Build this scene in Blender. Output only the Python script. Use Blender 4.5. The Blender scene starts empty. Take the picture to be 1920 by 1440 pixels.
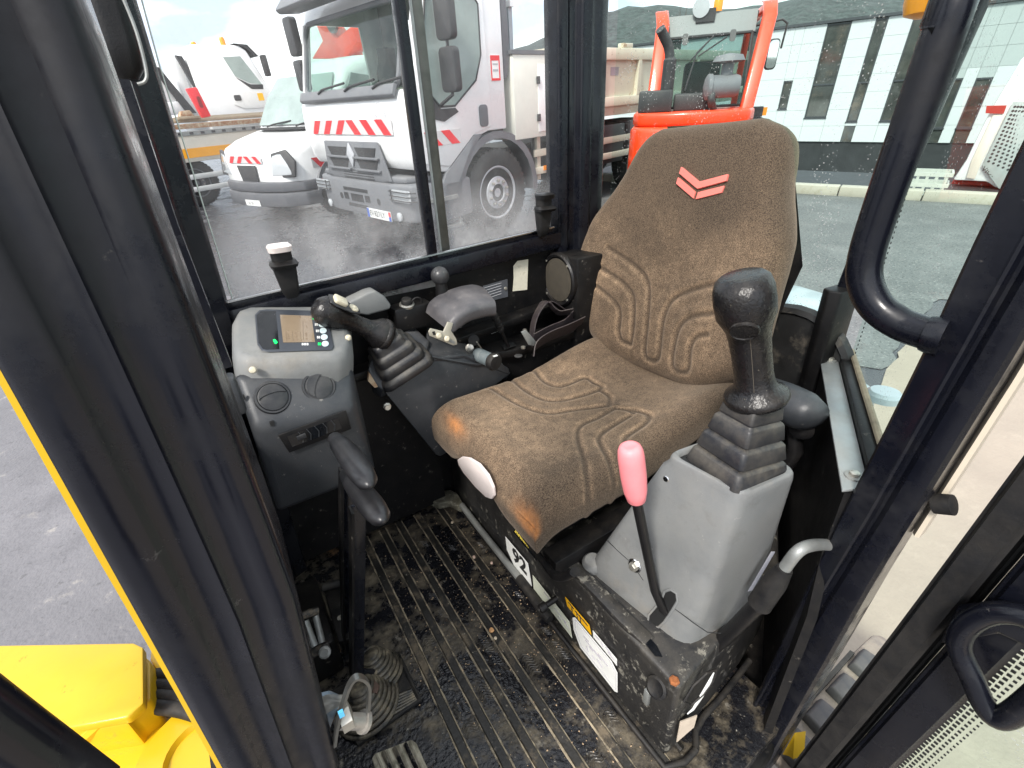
import bpy, bmesh, math, random
import numpy as np
from mathutils import Vector, Matrix, Quaternion
random.seed(7); RNG = np.random.default_rng(7)
SC = bpy.context.scene
COL = SC.collection
R = math.radians

# ------------------------------------------------------------------ camera
FPX, CX0, CY0 = 850.0, 960.0, 720.0          # focal length in photo pixels (1920 wide)
def _v(px, py): return np.array([(px-CX0)/FPX, (py-CY0)/FPX, 1.0])
def _n(a): return a/np.linalg.norm(a)
ZC = -_n(_v(1058, 2358)); YC = -_n(_v(360, 315)); YC = _n(YC-ZC*np.dot(YC, ZC)); XC = np.cross(YC, ZC)
MC = np.stack([XC, YC, ZC])                  # cab axes: x forward, y left (door side), z up
ZW = -_n(_v(1045, 2050)); XW = _n(XC-ZW*np.dot(XC, ZW)); YW = np.cross(ZW, XW)
MW = np.stack([XW, YW, ZW])                  # level yard axes (the machine stands 5 degrees off level)
EYE_H = 1.57
CAMC = np.array([0, 0, .9])                  # the eye in cab coordinates (cab floor z = 0)
CAMW = np.array([0, 0, EYE_H])
Rcw = MW @ MC.T
CAB = Matrix.Identity(4)
for i in range(3):
    for j in range(3): CAB[i][j] = Rcw[i, j]
CAB.translation = Vector(CAMW - Rcw @ CAMC)

cam = bpy.data.cameras.new('camera'); camo = bpy.data.objects.new('camera', cam); COL.objects.link(camo)
m = Matrix.Identity(4)
for i in range(3):
    m[i][0] = MW[i, 0]; m[i][1] = -MW[i, 1]; m[i][2] = -MW[i, 2]
m.translation = Vector(CAMW); camo.matrix_world = m
cam.sensor_width = 36; cam.lens = 36*FPX/1920; cam.clip_start = .01; cam.clip_end = 2000
SC.camera = camo

# ------------------------------------------------------------------ sky, sun, exposure
SUN_EL, SUN_AZ = 48, 28                      # direction towards the sun
wd = bpy.data.worlds.new('World'); SC.world = wd; wd.use_nodes = True
nt = wd.node_tree; nt.nodes.clear()
def WN(t, **k):
    n = nt.nodes.new(t)
    for a, b in k.items(): setattr(n, a, b)
    return n
wo = WN('ShaderNodeOutputWorld'); wb = WN('ShaderNodeBackground'); sky = WN('ShaderNodeTexSky')
sky.sky_type = 'NISHITA'; sky.sun_disc = False; sky.sun_elevation = R(SUN_EL); sky.sun_rotation = R(90-SUN_AZ)
sky.air_density = 1.2; sky.dust_density = 2.0
tc = WN('ShaderNodeTexCoord'); mp = WN('ShaderNodeMapping'); mp.inputs['Scale'].default_value = (1, 1, 2.6)
nz = WN('ShaderNodeTexNoise'); nz.inputs['Scale'].default_value = 3.2; nz.inputs['Detail'].default_value = 7; nz.inputs['Roughness'].default_value = .56
rp = WN('ShaderNodeValToRGB'); rp.color_ramp.elements[0].position = .30; rp.color_ramp.elements[1].position = .52
nz2 = WN('ShaderNodeTexNoise'); nz2.inputs['Scale'].default_value = 5.5; nz2.inputs['Detail'].default_value = 6
rp2 = WN('ShaderNodeValToRGB'); rp2.color_ramp.elements[0].position = .35; rp2.color_ramp.elements[1].position = .62
rp2.color_ramp.elements[0].color = (3.3, 3.8, 4.7, 1); rp2.color_ramp.elements[1].color = (8.6, 8.6, 8.5, 1)
mx = WN('ShaderNodeMixRGB')
L = nt.links.new
L(tc.outputs['Generated'], mp.inputs['Vector']); L(mp.outputs[0], nz.inputs['Vector']); L(mp.outputs[0], nz2.inputs['Vector'])
L(nz.outputs['Fac'], rp.inputs[0]); L(nz2.outputs['Fac'], rp2.inputs[0])
L(rp.outputs[0], mx.inputs[0]); L(sky.outputs[0], mx.inputs[1]); L(rp2.outputs[0], mx.inputs[2])
L(mx.outputs[0], wb.inputs['Color']); wb.inputs['Strength'].default_value = .125
L(wb.outputs[0], wo.inputs['Surface'])
sl = bpy.data.lights.new('sun', 'SUN'); sl.energy = 2.0; sl.angle = R(11); sl.color = (1, .96, .9)
so = bpy.data.objects.new('sun', sl); COL.objects.link(so)
sd = Vector((math.cos(R(SUN_EL))*math.cos(R(SUN_AZ)), math.cos(R(SUN_EL))*math.sin(R(SUN_AZ)), math.sin(R(SUN_EL))))
so.rotation_euler = sd.to_track_quat('Z', 'Y').to_euler()
SC.view_settings.view_transform = 'Standard'; SC.view_settings.look = 'None'
SC.view_settings.exposure = 1.15; SC.view_settings.gamma = 1
SC.cycles.use_denoising = True
SC.cycles.max_bounces = 8; SC.cycles.transparent_max_bounces = 16
SC.cycles.sample_clamp_indirect = 6

# ------------------------------------------------------------------ from a photo pixel to a point on a real plane
def _on(px, py, ax, val):
    r = MC @ _v(px, py); return Vector(CAMC + r*(val-CAMC[ax])/r[ax])
def cx(px, py, x): return _on(px, py, 0, x)
def cy(px, py, y): return _on(px, py, 1, y)
def cz(px, py, z): return _on(px, py, 2, z)
def cpl(px, py, p0, nrm):                    # any plane of the cab
    r = MC @ _v(px, py); n = np.array(nrm); return Vector(CAMC + r*(np.dot(n, np.array(p0)-CAMC)/np.dot(n, r)))
def gz(px, py, z=0.0):                       # level plane of the yard
    r = MW @ _v(px, py); return Vector(CAMW + r*(z-EYE_H)/r[2])

# ------------------------------------------------------------------ materials
MATS = {}
def pmat(name, col, rough=.5, metal=0, var=.12, vs=12, dust=None, bump=None, coat=0, spec=.5, emit=None, wear=None):
    """dust=(colour, amount, scale) settles on upward faces; wear=(colour, threshold, scale) patches; bump=(scale, strength)"""
    if name in MATS: return MATS[name]
    m = bpy.data.materials.new(name); m.use_nodes = True; t = m.node_tree; N = t.nodes; Lk = t.links.new
    b = N['Principled BSDF']
    b.inputs['Roughness'].default_value = rough; b.inputs['Metallic'].default_value = metal
    b.inputs['Specular IOR Level'].default_value = spec
    if coat: b.inputs['Coat Weight'].default_value = coat; b.inputs['Coat Roughness'].default_value = .08
    c4 = (*col, 1)
    tcn = N.new('ShaderNodeTexCoord')
    nn = N.new('ShaderNodeTexNoise'); nn.inputs['Scale'].default_value = vs; nn.inputs['Detail'].default_value = 5; nn.inputs['Roughness'].default_value = .65
    Lk(tcn.outputs['Object'], nn.inputs['Vector'])
    mr = N.new('ShaderNodeMapRange'); mr.inputs['From Min'].default_value = .25; mr.inputs['From Max'].default_value = .75
    mr.inputs['To Min'].default_value = 1-var; mr.inputs['To Max'].default_value = 1+var
    Lk(nn.outputs['Fac'], mr.inputs['Value'])
    mul = N.new('ShaderNodeMixRGB'); mul.blend_type = 'MULTIPLY'; mul.inputs[0].default_value = 1; mul.inputs[1].default_value = c4
    Lk(mr.outputs[0], mul.inputs[2]); out = mul.outputs[0]
    rr = N.new('ShaderNodeMapRange'); rr.inputs['From Min'].default_value = .2; rr.inputs['From Max'].default_value = .8
    rr.inputs['To Min'].default_value = max(.03, rough*.8); rr.inputs['To Max'].default_value = min(1, rough*1.25)
    Lk(nn.outputs['Fac'], rr.inputs['Value']); rough_out = rr.outputs[0]
    def layer(out, rough_out, colour, thr, scale, soft, up, amt):
        n2 = N.new('ShaderNodeTexNoise'); n2.inputs['Scale'].default_value = scale; n2.inputs['Detail'].default_value = 9; n2.inputs['Roughness'].default_value = .72
        Lk(tcn.outputs['Object'], n2.inputs['Vector'])
        r2 = N.new('ShaderNodeMapRange'); r2.inputs['From Min'].default_value = thr; r2.inputs['From Max'].default_value = thr+soft
        r2.inputs['To Max'].default_value = amt
        Lk(n2.outputs['Fac'], r2.inputs['Value']); f = r2.outputs[0]
        if up:
            g = N.new('ShaderNodeNewGeometry'); sx = N.new('ShaderNodeSeparateXYZ'); Lk(g.outputs['Normal'], sx.inputs[0])
            ru = N.new('ShaderNodeMapRange'); ru.inputs['From Min'].default_value = -.2; ru.inputs['From Max'].default_value = .9
            ru.inputs['To Min'].default_value = .15; ru.inputs['To Max'].default_value = 1
            Lk(sx.outputs['Z'], ru.inputs['Value'])
            mm = N.new('ShaderNodeMath'); mm.operation = 'MULTIPLY'; Lk(f, mm.inputs[0]); Lk(ru.outputs[0], mm.inputs[1]); f = mm.outputs[0]
        mxn = N.new('ShaderNodeMixRGB'); Lk(f, mxn.inputs[0]); Lk(out, mxn.inputs[1]); mxn.inputs[2].default_value = (*colour, 1)
        mx2 = N.new('ShaderNodeMixRGB'); Lk(f, mx2.inputs[0]); Lk(rough_out, mx2.inputs[1]); mx2.inputs[2].default_value = (.9, .9, .9, 1)
        return mxn.outputs[0], mx2.outputs[0]
    for w in ([wear] if wear and not isinstance(wear, list) else (wear or [])):
        out, rough_out = layer(out, rough_out, w[0], w[1]-.075, w[2], w[3] if len(w) > 3 else .05, False, w[4] if len(w) > 4 else .9)
    if dust: out, rough_out = layer(out, rough_out, dust[0], .38, dust[2], .35, True, dust[1])
    Lk(out, b.inputs['Base Color']); Lk(rough_out, b.inputs['Roughness'])
    if bump:
        bn = N.new('ShaderNodeTexNoise'); bn.inputs['Scale'].default_value = bump[0]; bn.inputs['Detail'].default_value = 3
        Lk(tcn.outputs['Object'], bn.inputs['Vector'])
        bb = N.new('ShaderNodeBump'); bb.inputs['Strength'].default_value = bump[1]; bb.inputs['Distance'].default_value = bump[2] if len(bump) > 2 else .002
        Lk(bn.outputs['Fac'], bb.inputs['Height']); Lk(bb.outputs[0], b.inputs['Normal'])
    if emit:
        b.inputs['Emission Color'].default_value = (*emit[0], 1); b.inputs['Emission Strength'].default_value = emit[1]
    MATS[name] = m
    return m

def glass_mat(name, tint, dust=0.0, thr=.5, scale=30, fine=True, low=None, ior=1.3):
    """thin pane: clear with a Fresnel sheen, dried spray and dust scattered over it; low=(z0, z1) more of it near the bottom rail"""
    m = bpy.data.materials.new(name); m.use_nodes = True; t = m.node_tree; N = t.nodes; Lk = t.links.new; N.clear()
    o = N.new('ShaderNodeOutputMaterial'); tr = N.new('ShaderNodeBsdfTransparent'); tr.inputs[0].default_value = (*tint, 1)
    gl = N.new('ShaderNodeBsdfGlossy'); gl.inputs['Roughness'].default_value = .02
    fr = N.new('ShaderNodeFresnel'); fr.inputs[0].default_value = ior
    ge = N.new('ShaderNodeNewGeometry'); fq = N.new('ShaderNodeMath'); fq.operation = 'SUBTRACT'; fq.use_clamp = True   # only the outer face of the sheet carries the sheen
    Lk(fr.outputs[0], fq.inputs[0]); Lk(ge.outputs['Backfacing'], fq.inputs[1])
    mxs = N.new('ShaderNodeMixShader'); Lk(fq.outputs[0], mxs.inputs[0]); Lk(tr.outputs[0], mxs.inputs[1]); Lk(gl.outputs[0], mxs.inputs[2])
    last = mxs.outputs[0]
    if dust:
        tcn = N.new('ShaderNodeTexCoord'); n1 = N.new('ShaderNodeTexNoise'); n1.inputs['Scale'].default_value = scale; n1.inputs['Detail'].default_value = 8; n1.inputs['Roughness'].default_value = .7
        Lk(tcn.outputs['Object'], n1.inputs['Vector'])
        r1 = N.new('ShaderNodeMapRange'); r1.inputs['From Min'].default_value = thr; r1.inputs['From Max'].default_value = thr+.3; r1.inputs['To Max'].default_value = dust
        Lk(n1.outputs['Fac'], r1.inputs['Value']); f = r1.outputs[0]
        n3 = N.new('ShaderNodeTexVoronoi'); n3.inputs['Scale'].default_value = 150; Lk(tcn.outputs['Object'], n3.inputs['Vector'])
        r3 = N.new('ShaderNodeMapRange'); r3.inputs['From Min'].default_value = .24; r3.inputs['From Max'].default_value = .10; r3.inputs['To Max'].default_value = .75
        Lk(n3.outputs['Distance'], r3.inputs['Value'])
        n4 = N.new('ShaderNodeTexNoise'); n4.inputs['Scale'].default_value = 14; n4.inputs['Detail'].default_value = 2; Lk(tcn.outputs['Object'], n4.inputs['Vector'])
        r4 = N.new('ShaderNodeMapRange'); r4.inputs['From Min'].default_value = .5; r4.inputs['From Max'].default_value = .62; Lk(n4.outputs['Fac'], r4.inputs['Value'])
        q = N.new('ShaderNodeMath'); q.operation = 'MULTIPLY'; Lk(r3.outputs[0], q.inputs[0]); Lk(r4.outputs[0], q.inputs[1])
        a = N.new('ShaderNodeMath'); a.operation = 'ADD'; a.use_clamp = True; Lk(f, a.inputs[0]); Lk(q.outputs[0], a.inputs[1]); f = a.outputs[0]
        if low:
            sx = N.new('ShaderNodeSeparateXYZ'); Lk(tcn.outputs['Object'], sx.inputs[0])
            rl = N.new('ShaderNodeMapRange'); rl.inputs['From Min'].default_value = low[1]; rl.inputs['From Max'].default_value = low[0]
            rl.inputs['To Min'].default_value = .09; rl.inputs['To Max'].default_value = 1
            Lk(sx.outputs['Z'], rl.inputs['Value'])
            mm = N.new('ShaderNodeMath'); mm.operation = 'MULTIPLY'; Lk(f, mm.inputs[0]); Lk(rl.outputs[0], mm.inputs[1]); f = mm.outputs[0]
        df = N.new('ShaderNodeBsdfDiffuse'); df.inputs[0].default_value = (.62, .6, .58, 1)
        tl = N.new('ShaderNodeBsdfTranslucent'); tl.inputs[0].default_value = (.62, .6, .6, 1)
        md = N.new('ShaderNodeMixShader'); md.inputs[0].default_value = .55; Lk(df.outputs[0], md.inputs[1]); Lk(tl.outputs[0], md.inputs[2])
        m2 = N.new('ShaderNodeMixShader'); Lk(f, m2.inputs[0]); Lk(last, m2.inputs[1]); Lk(md.outputs[0], m2.inputs[2]); last = m2.outputs[0]
    Lk(last, o.inputs[0]); MATS[name] = m
    return m

def fabric_mat():
    m = bpy.data.materials.new('seat_fabric'); m.use_nodes = True; t = m.node_tree; N = t.nodes; Lk = t.links.new
    b = N['Principled BSDF']; b.inputs['Roughness'].default_value = .95; b.inputs['Specular IOR Level'].default_value = .12
    b.inputs['Sheen Weight'].default_value = .25; b.inputs['Sheen Tint'].default_value = (.9, .75, .6, 1)
    tcn = N.new('ShaderNodeTexCoord')
    def noise(s, d, ro=.6):
        n = N.new('ShaderNodeTexNoise'); n.inputs['Scale'].default_value = s; n.inputs['Detail'].default_value = d; n.inputs['Roughness'].default_value = ro
        Lk(tcn.outputs['Object'], n.inputs['Vector']); return n.outputs['Fac']
    def rng(v, a, b2, c, d):
        r = N.new('ShaderNodeMapRange'); r.inputs['From Min'].default_value = a; r.inputs['From Max'].default_value = b2; r.inputs['To Min'].default_value = c; r.inputs['To Max'].default_value = d
        Lk(v, r.inputs['Value']); return r.outputs[0]
    def math2(op, a, b2):
        q = N.new('ShaderNodeMath'); q.operation = op
        for i, v in enumerate((a, b2)):
            if isinstance(v, float): q.inputs[i].default_value = v
            else: Lk(v, q.inputs[i])
        q.use_clamp = True
        return q.outputs[0]
    at = N.new('ShaderNodeAttribute'); at.attribute_name = 'dust'           # dust and wear of the cloth, with groove shade put in as darker cloth
    speck = rng(noise(500, 3, .6), .33, .67, 0., 1.)
    patch = rng(noise(9, 6, .7), .3, .75, .15, 1.)
    fine = rng(noise(60, 5, .7), .3, .7, .3, 1.)
    amt = math2('MULTIPLY', at.outputs['Fac'], math2('MULTIPLY', patch, fine))
    base = N.new('ShaderNodeMixRGB'); Lk(speck, base.inputs[0]); base.inputs[1].default_value = (.026, .0185, .0135, 1); base.inputs[2].default_value = (.125, .091, .064, 1)
    dusty = N.new('ShaderNodeMixRGB'); Lk(speck, dusty.inputs[0]); dusty.inputs[1].default_value = (.14, .086, .053, 1); dusty.inputs[2].default_value = (.62, .43, .27, 1)
    mxn = N.new('ShaderNodeMixRGB'); Lk(amt, mxn.inputs[0]); Lk(base.outputs[0], mxn.inputs[1]); Lk(dusty.outputs[0], mxn.inputs[2])
    at2 = N.new('ShaderNodeAttribute'); at2.attribute_name = 'rust'
    m3 = N.new('ShaderNodeMixRGB'); Lk(math2('MULTIPLY', at2.outputs['Fac'], fine), m3.inputs[0]); Lk(mxn.outputs[0], m3.inputs[1]); m3.inputs[2].default_value = (.62, .24, .07, 1)
    Lk(m3.outputs[0], b.inputs['Base Color'])
    bb = N.new('ShaderNodeBump'); bb.inputs['Strength'].default_value = .45; bb.inputs['Distance'].default_value = .002
    Lk(noise(400, 3, .6), bb.inputs['Height']); Lk(bb.outputs[0], b.inputs['Normal'])
    MATS['seat_fabric'] = m; return m

DUSTC = (.30, .25, .19)
K = dict(
 paint=pmat('black_paint', (.0040, .0046, .0082), .22, 0, .2, 20, spec=.36, dust=((.16, .16, .18), .03, 30), wear=[((.12, .11, .10), .735, 60, .05, .5), ((.008, .008, .010), .56, 9, .2, .8)], bump=(140, .06)),
 panel=pmat('black_panel', (.0045, .0045, .0052), .42, 0, .3, 18, spec=.25, dust=(DUSTC, .06, 22), wear=((.2, .18, .15), .68, 55, .08, .5), bump=(200, .15)),
 black=pmat('black_plastic', (.006, .006, .007), .38, 0, .2, 30, spec=.3, dust=(DUSTC, .08, 26), bump=(500, .15)),
 matte=pmat('black_rubber', (.009, .009, .010), .6, 0, .25, 25, spec=.3, dust=((.32, .27, .2), .14, 24), bump=(300, .2)),
 boot=pmat('bellows_rubber', (.017, .018, .022), .40, 0, .15, 20, dust=((.36, .31, .23), .34, 30)),
 grip=pmat('worn_grip', (.008, .0075, .0085), .26, 0, .3, 30, spec=.4, dust=(DUSTC, .12, 40), wear=((.30, .26, .19), .71, 230, .05, .45), bump=(260, .5)),
 grey=pmat('grey_plastic', (.165, .17, .17), .52, 0, .12, 9, dust=((.40, .37, .31), .38, 10), wear=[((.11, .105, .10), .60, 16, .18, .6), ((.30, .29, .27), .715, 75, .05, .6), ((.25, .21, .16), .64, 7, .12, .35)], bump=(600, .18)),
 dgrey=pmat('dark_grey_plastic', (.026, .029, .034), .40, 0, .15, 12, dust=((.3, .28, .25), .17, 14), wear=((.3, .28, .25), .70, 70, .05, .5), bump=(600, .15)),
 vent=pmat('vent_plastic', (.016, .017, .020), .4, 0, .12, 20, dust=((.3, .28, .25), .25, 20)),
 cream=pmat('cream_plastic', (.62, .56, .42), .5, 0, .12, 40),
 steel=pmat('zinc_steel', (.55, .53, .47), .32, .85, .2, 40, dust=(DUSTC, .3, 40)),
 chrome=pmat('bright_steel', (.62, .62, .62), .22, 1, .1, 30),
 satin=pmat('satin_grey_steel', (.3, .31, .3), .42, .5, .2, 30, dust=(DUSTC, .35, 25)),
 silver=pmat('silver_plate', (.33, .35, .35), .4, .5, .15, 18, dust=(DUSTC, .35, 25)),
 mat_rub=pmat('floor_rubber', (.009, .009, .011), .22, 0, .35, 12, wear=[((.22, .18, .12), .555, 9, .18, .8), ((.33, .19, .09), .69, 6, .07, .8), ((.27, .24, .19), .665, 32, .08, .75), ((.40, .37, .31), .70, 100, .05, .9), ((.010, .010, .012), .60, 8, .2, .85)], bump=(110, .5, .004)),
 rib_rub=pmat('rib_rubber', (.022, .020, .017), .5, 0, .5, 25, wear=[((.20, .155, .10), .60, 14, .12, .75), ((.42, .37, .28), .70, 90, .05, .9)], bump=(130, .4, .003)),
 white=pmat('white_sticker', (.78, .78, .75), .5, 0, .06, 30, wear=((.5, .4, .3), .68, 40, .1, .5)),
 offwhite=pmat('offwhite_disc', (.80, .70, .66), .5, 0, .05, 10),
 amber=pmat('amber_sticker', (.85, .45, .01), .5, 0, .06, 30),
 pink=pmat('faded_red_knob', (.90, .25, .27), .45, 0, .06, 30, dust=((.8, .6, .5), .15, 30)),
 redmark=pmat('red_emblem', (.82, .20, .16), .7, 0, .06, 60, wear=((.5, .2, .15), .66, 90, .1, .5)),
 yellow=pmat('yellow_paint', (.70, .425, .003), .42, 0, .10, 5, coat=.15, dust=((.55, .36, .08), .22, 6), wear=[((.12, .07, .02), .725, 30, .05, .8), ((.58, .34, .005), .58, 4, .2, .6), ((.04, .03, .02), .755, 70, .03, .8), ((.30, .2, .06), .69, 9, .06, .45)]),
 wpaint=pmat('white_vehicle_paint', (.84, .84, .84), .3, 0, .03, 3, coat=.5, dust=((.6, .58, .53), .10, 3)),
 orange=pmat('orange_paint', (.90, .050, .004), .35, 0, .06, 4, coat=.4, dust=((.8, .35, .2), .12, 5)),
 ostripe=pmat('amber_stripe', (.88, .38, .01), .45, 0, .05, 4),
 vgrey=pmat('grey_bumper', (.15, .155, .168), .55, 0, .12, 6, dust=((.35, .33, .3), .3, 5), bump=(80, .1)),
 vdark=pmat('dark_trim', (.03, .03, .033), .5, 0, .2, 8, dust=((.3, .28, .25), .25, 6)),
 tyre=pmat('tyre_rubber', (.03, .03, .031), .8, 0, .25, 14, dust=((.28, .26, .22), .35, 9), bump=(60, .3)),
 wheelr=pmat('silver_wheel', (.50, .51, .54), .4, .1, .12, 14, dust=((.3, .28, .24), .3, 14)),
 redrefl=pmat('red_reflective', (.75, .03, .04), .35, 0, .05, 10),
 whrefl=pmat('silver_reflective', (.58, .56, .56), .35, 0, .05, 10),
 tipper=pmat('tipper_body_paint', (.62, .58, .47), .5, 0, .1, 4, wear=((.28, .15, .06), .66, 7, .07, .7), dust=((.5, .44, .34), .4, 5)),
 timber=pmat('deck_timber', (.30, .25, .18), .8, 0, .3, 5, dust=((.45, .4, .33), .4, 4)),
 rusty=pmat('rusted_steel', (.45, .36, .25), .8, 0, .3, 9, wear=((.28, .12, .05), .5, 11, .12, .85)),
 lens=pmat('lamp_lens', (.50, .52, .54), .08, 0, .05, 10, coat=1),
 amberl=pmat('amber_lens', (.9, .3, .02), .2, 0, .05, 10),
 blue=pmat('plate_blue', (.02, .1, .5), .4), platew=pmat('plate_white', (.82, .82, .8), .4), inkm=pmat('black_ink', (.015, .015, .015), .6),
 inkg=pmat('grey_ink', (.35, .33, .36), .6), inkb=pmat('faint_ink', (.42, .42, .44), .6), inky=pmat('yellow_ink', (.85, .65, .1), .5),
 vglass=pmat('vehicle_glass', (.30, .36, .34), .06, 0, .2, 2, spec=.35),
 cladw=pmat('white_cladding', (.55, .58, .585), .5, 0, .03, .6), cladg=pmat('grey_cladding', (.40, .44, .435), .5, 0, .03, .6),
 bframe=pmat('window_frame_grey', (.05, .055, .06), .4), bglass=pmat('dark_window_glass', (.05, .055, .05), .06, 0, .7, 1.1, coat=1, wear=((.16, .115, .07), .60, .8, .2, .6)),  # brown patches on the dark window glass are reflections put into the colour
 plinth=pmat('black_plinth', (.025, .028, .03), .6, 0, .3, 2),
 asphalt=pmat('asphalt', (.12, .127, .124), .6, 0, .4, .9, wear=[((.21, .215, .21), .57, 2.2, .2, .8), ((.36, .36, .345), .63, 45, .08, .8), ((.04, .04, .04), .62, 38, .08, .8)], bump=(90, .5, .01)),
 wet=pmat('wet_asphalt', (.045, .045, .05), .22, 0, .4, 1.2, wear=[((.12, .12, .12), .6, 2.5, .15, .7), ((.4, .4, .4), .72, 40, .04, .8)], bump=(70, .4, .01)),
 concrete=pmat('dusty_concrete', (.155, .149, .156), .6, 0, .25, 1.5, wear=[((.36, .33, .29), .66, 6, .1, .7), ((.11, .107, .115), .58, 2.5, .2, .85), ((.09, .088, .09), .66, 30, .06, .7)], bump=(60, .5, .01)),
 sandc=pmat('pale_concrete', (.33, .28, .225), .8, 0, .12, 3, wear=((.42, .36, .29), .6, 9, .2, .5), bump=(60, .35, .008)),
 kerbm=pmat('kerb_stone', (.42, .40, .33), .7, 0, .1, 4, wear=((.3, .28, .2), .64, 6, .1, .6)),
 hood=pmat('pale_hood_paint', (.55, .62, .66), .3, 0, .04, 5, coat=.4, dust=((.5, .45, .4), .2, 8)),
 red=pmat('red_paint', (.42, .03, .02), .5, 0, .15, 4), crate=pmat('white_crate', (.50, .52, .47), .5, 0, .08, 8),
 belt=pmat('seat_belt_webbing', (.030, .022, .026), .6, 0, .2, 60, dust=(DUSTC, .3, 40), bump=(600, .4)),
 lcd=pmat('lcd_screen', (.22, .165, .11), .25, 0, .1, 14, coat=.3, emit=((.42, .30, .19), .06)),
 lcdink=pmat('lcd_ink', (.2, .14, .09), .4), glossb=pmat('gloss_black', (.006, .007, .009), .15, 0, .2, 60, spec=.3, wear=((.2, .2, .22), .7, 90, .05, .3)),
 bezel=pmat('bezel_grey', (.045, .05, .06), .4), green=pmat('green_lamp', (.0, .7, .1), .4, emit=((.0, 1, .15), .5)),
 button=pmat('pale_button', (.55, .65, .66), .5, 0, .04, 30),
 hill=pmat('wooded_hill', (.05, .064, .060), 1, 0, .75, .45, wear=[((.11, .115, .115), .55, .25, .2, .7), ((.02, .026, .024), .58, .5, .1, .7)]),
 bark=pmat('bare_bark', (.10, .085, .075), .9), mesh=pmat('mesh_steel', (.6, .62, .62), .5),
 frit=pmat('black_frit', (.01, .01, .01), .6),
 dirt=pmat('floor_grit', (.45, .32, .2), .9, 0, .4, 40),
)
FAB = fabric_mat()
K['pane'] = glass_mat('dusty_pane', (.98, .99, .985), .85, .33, 5, low=(.66, .84), ior=1.2)
K['green_pane'] = glass_mat('green_pane', (.92, .98, .955), .03, .58, 9, ior=1.2)
K['slant_pane'] = glass_mat('slant_pane', (.91, .98, .95), .03, .55, 9, ior=1.05)
K['clear'] = glass_mat('vehicle_pane', (.55, .66, .64), 0)
K['clear2'] = glass_mat('lamp_cover', (.95, .96, .97), 0)

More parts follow.
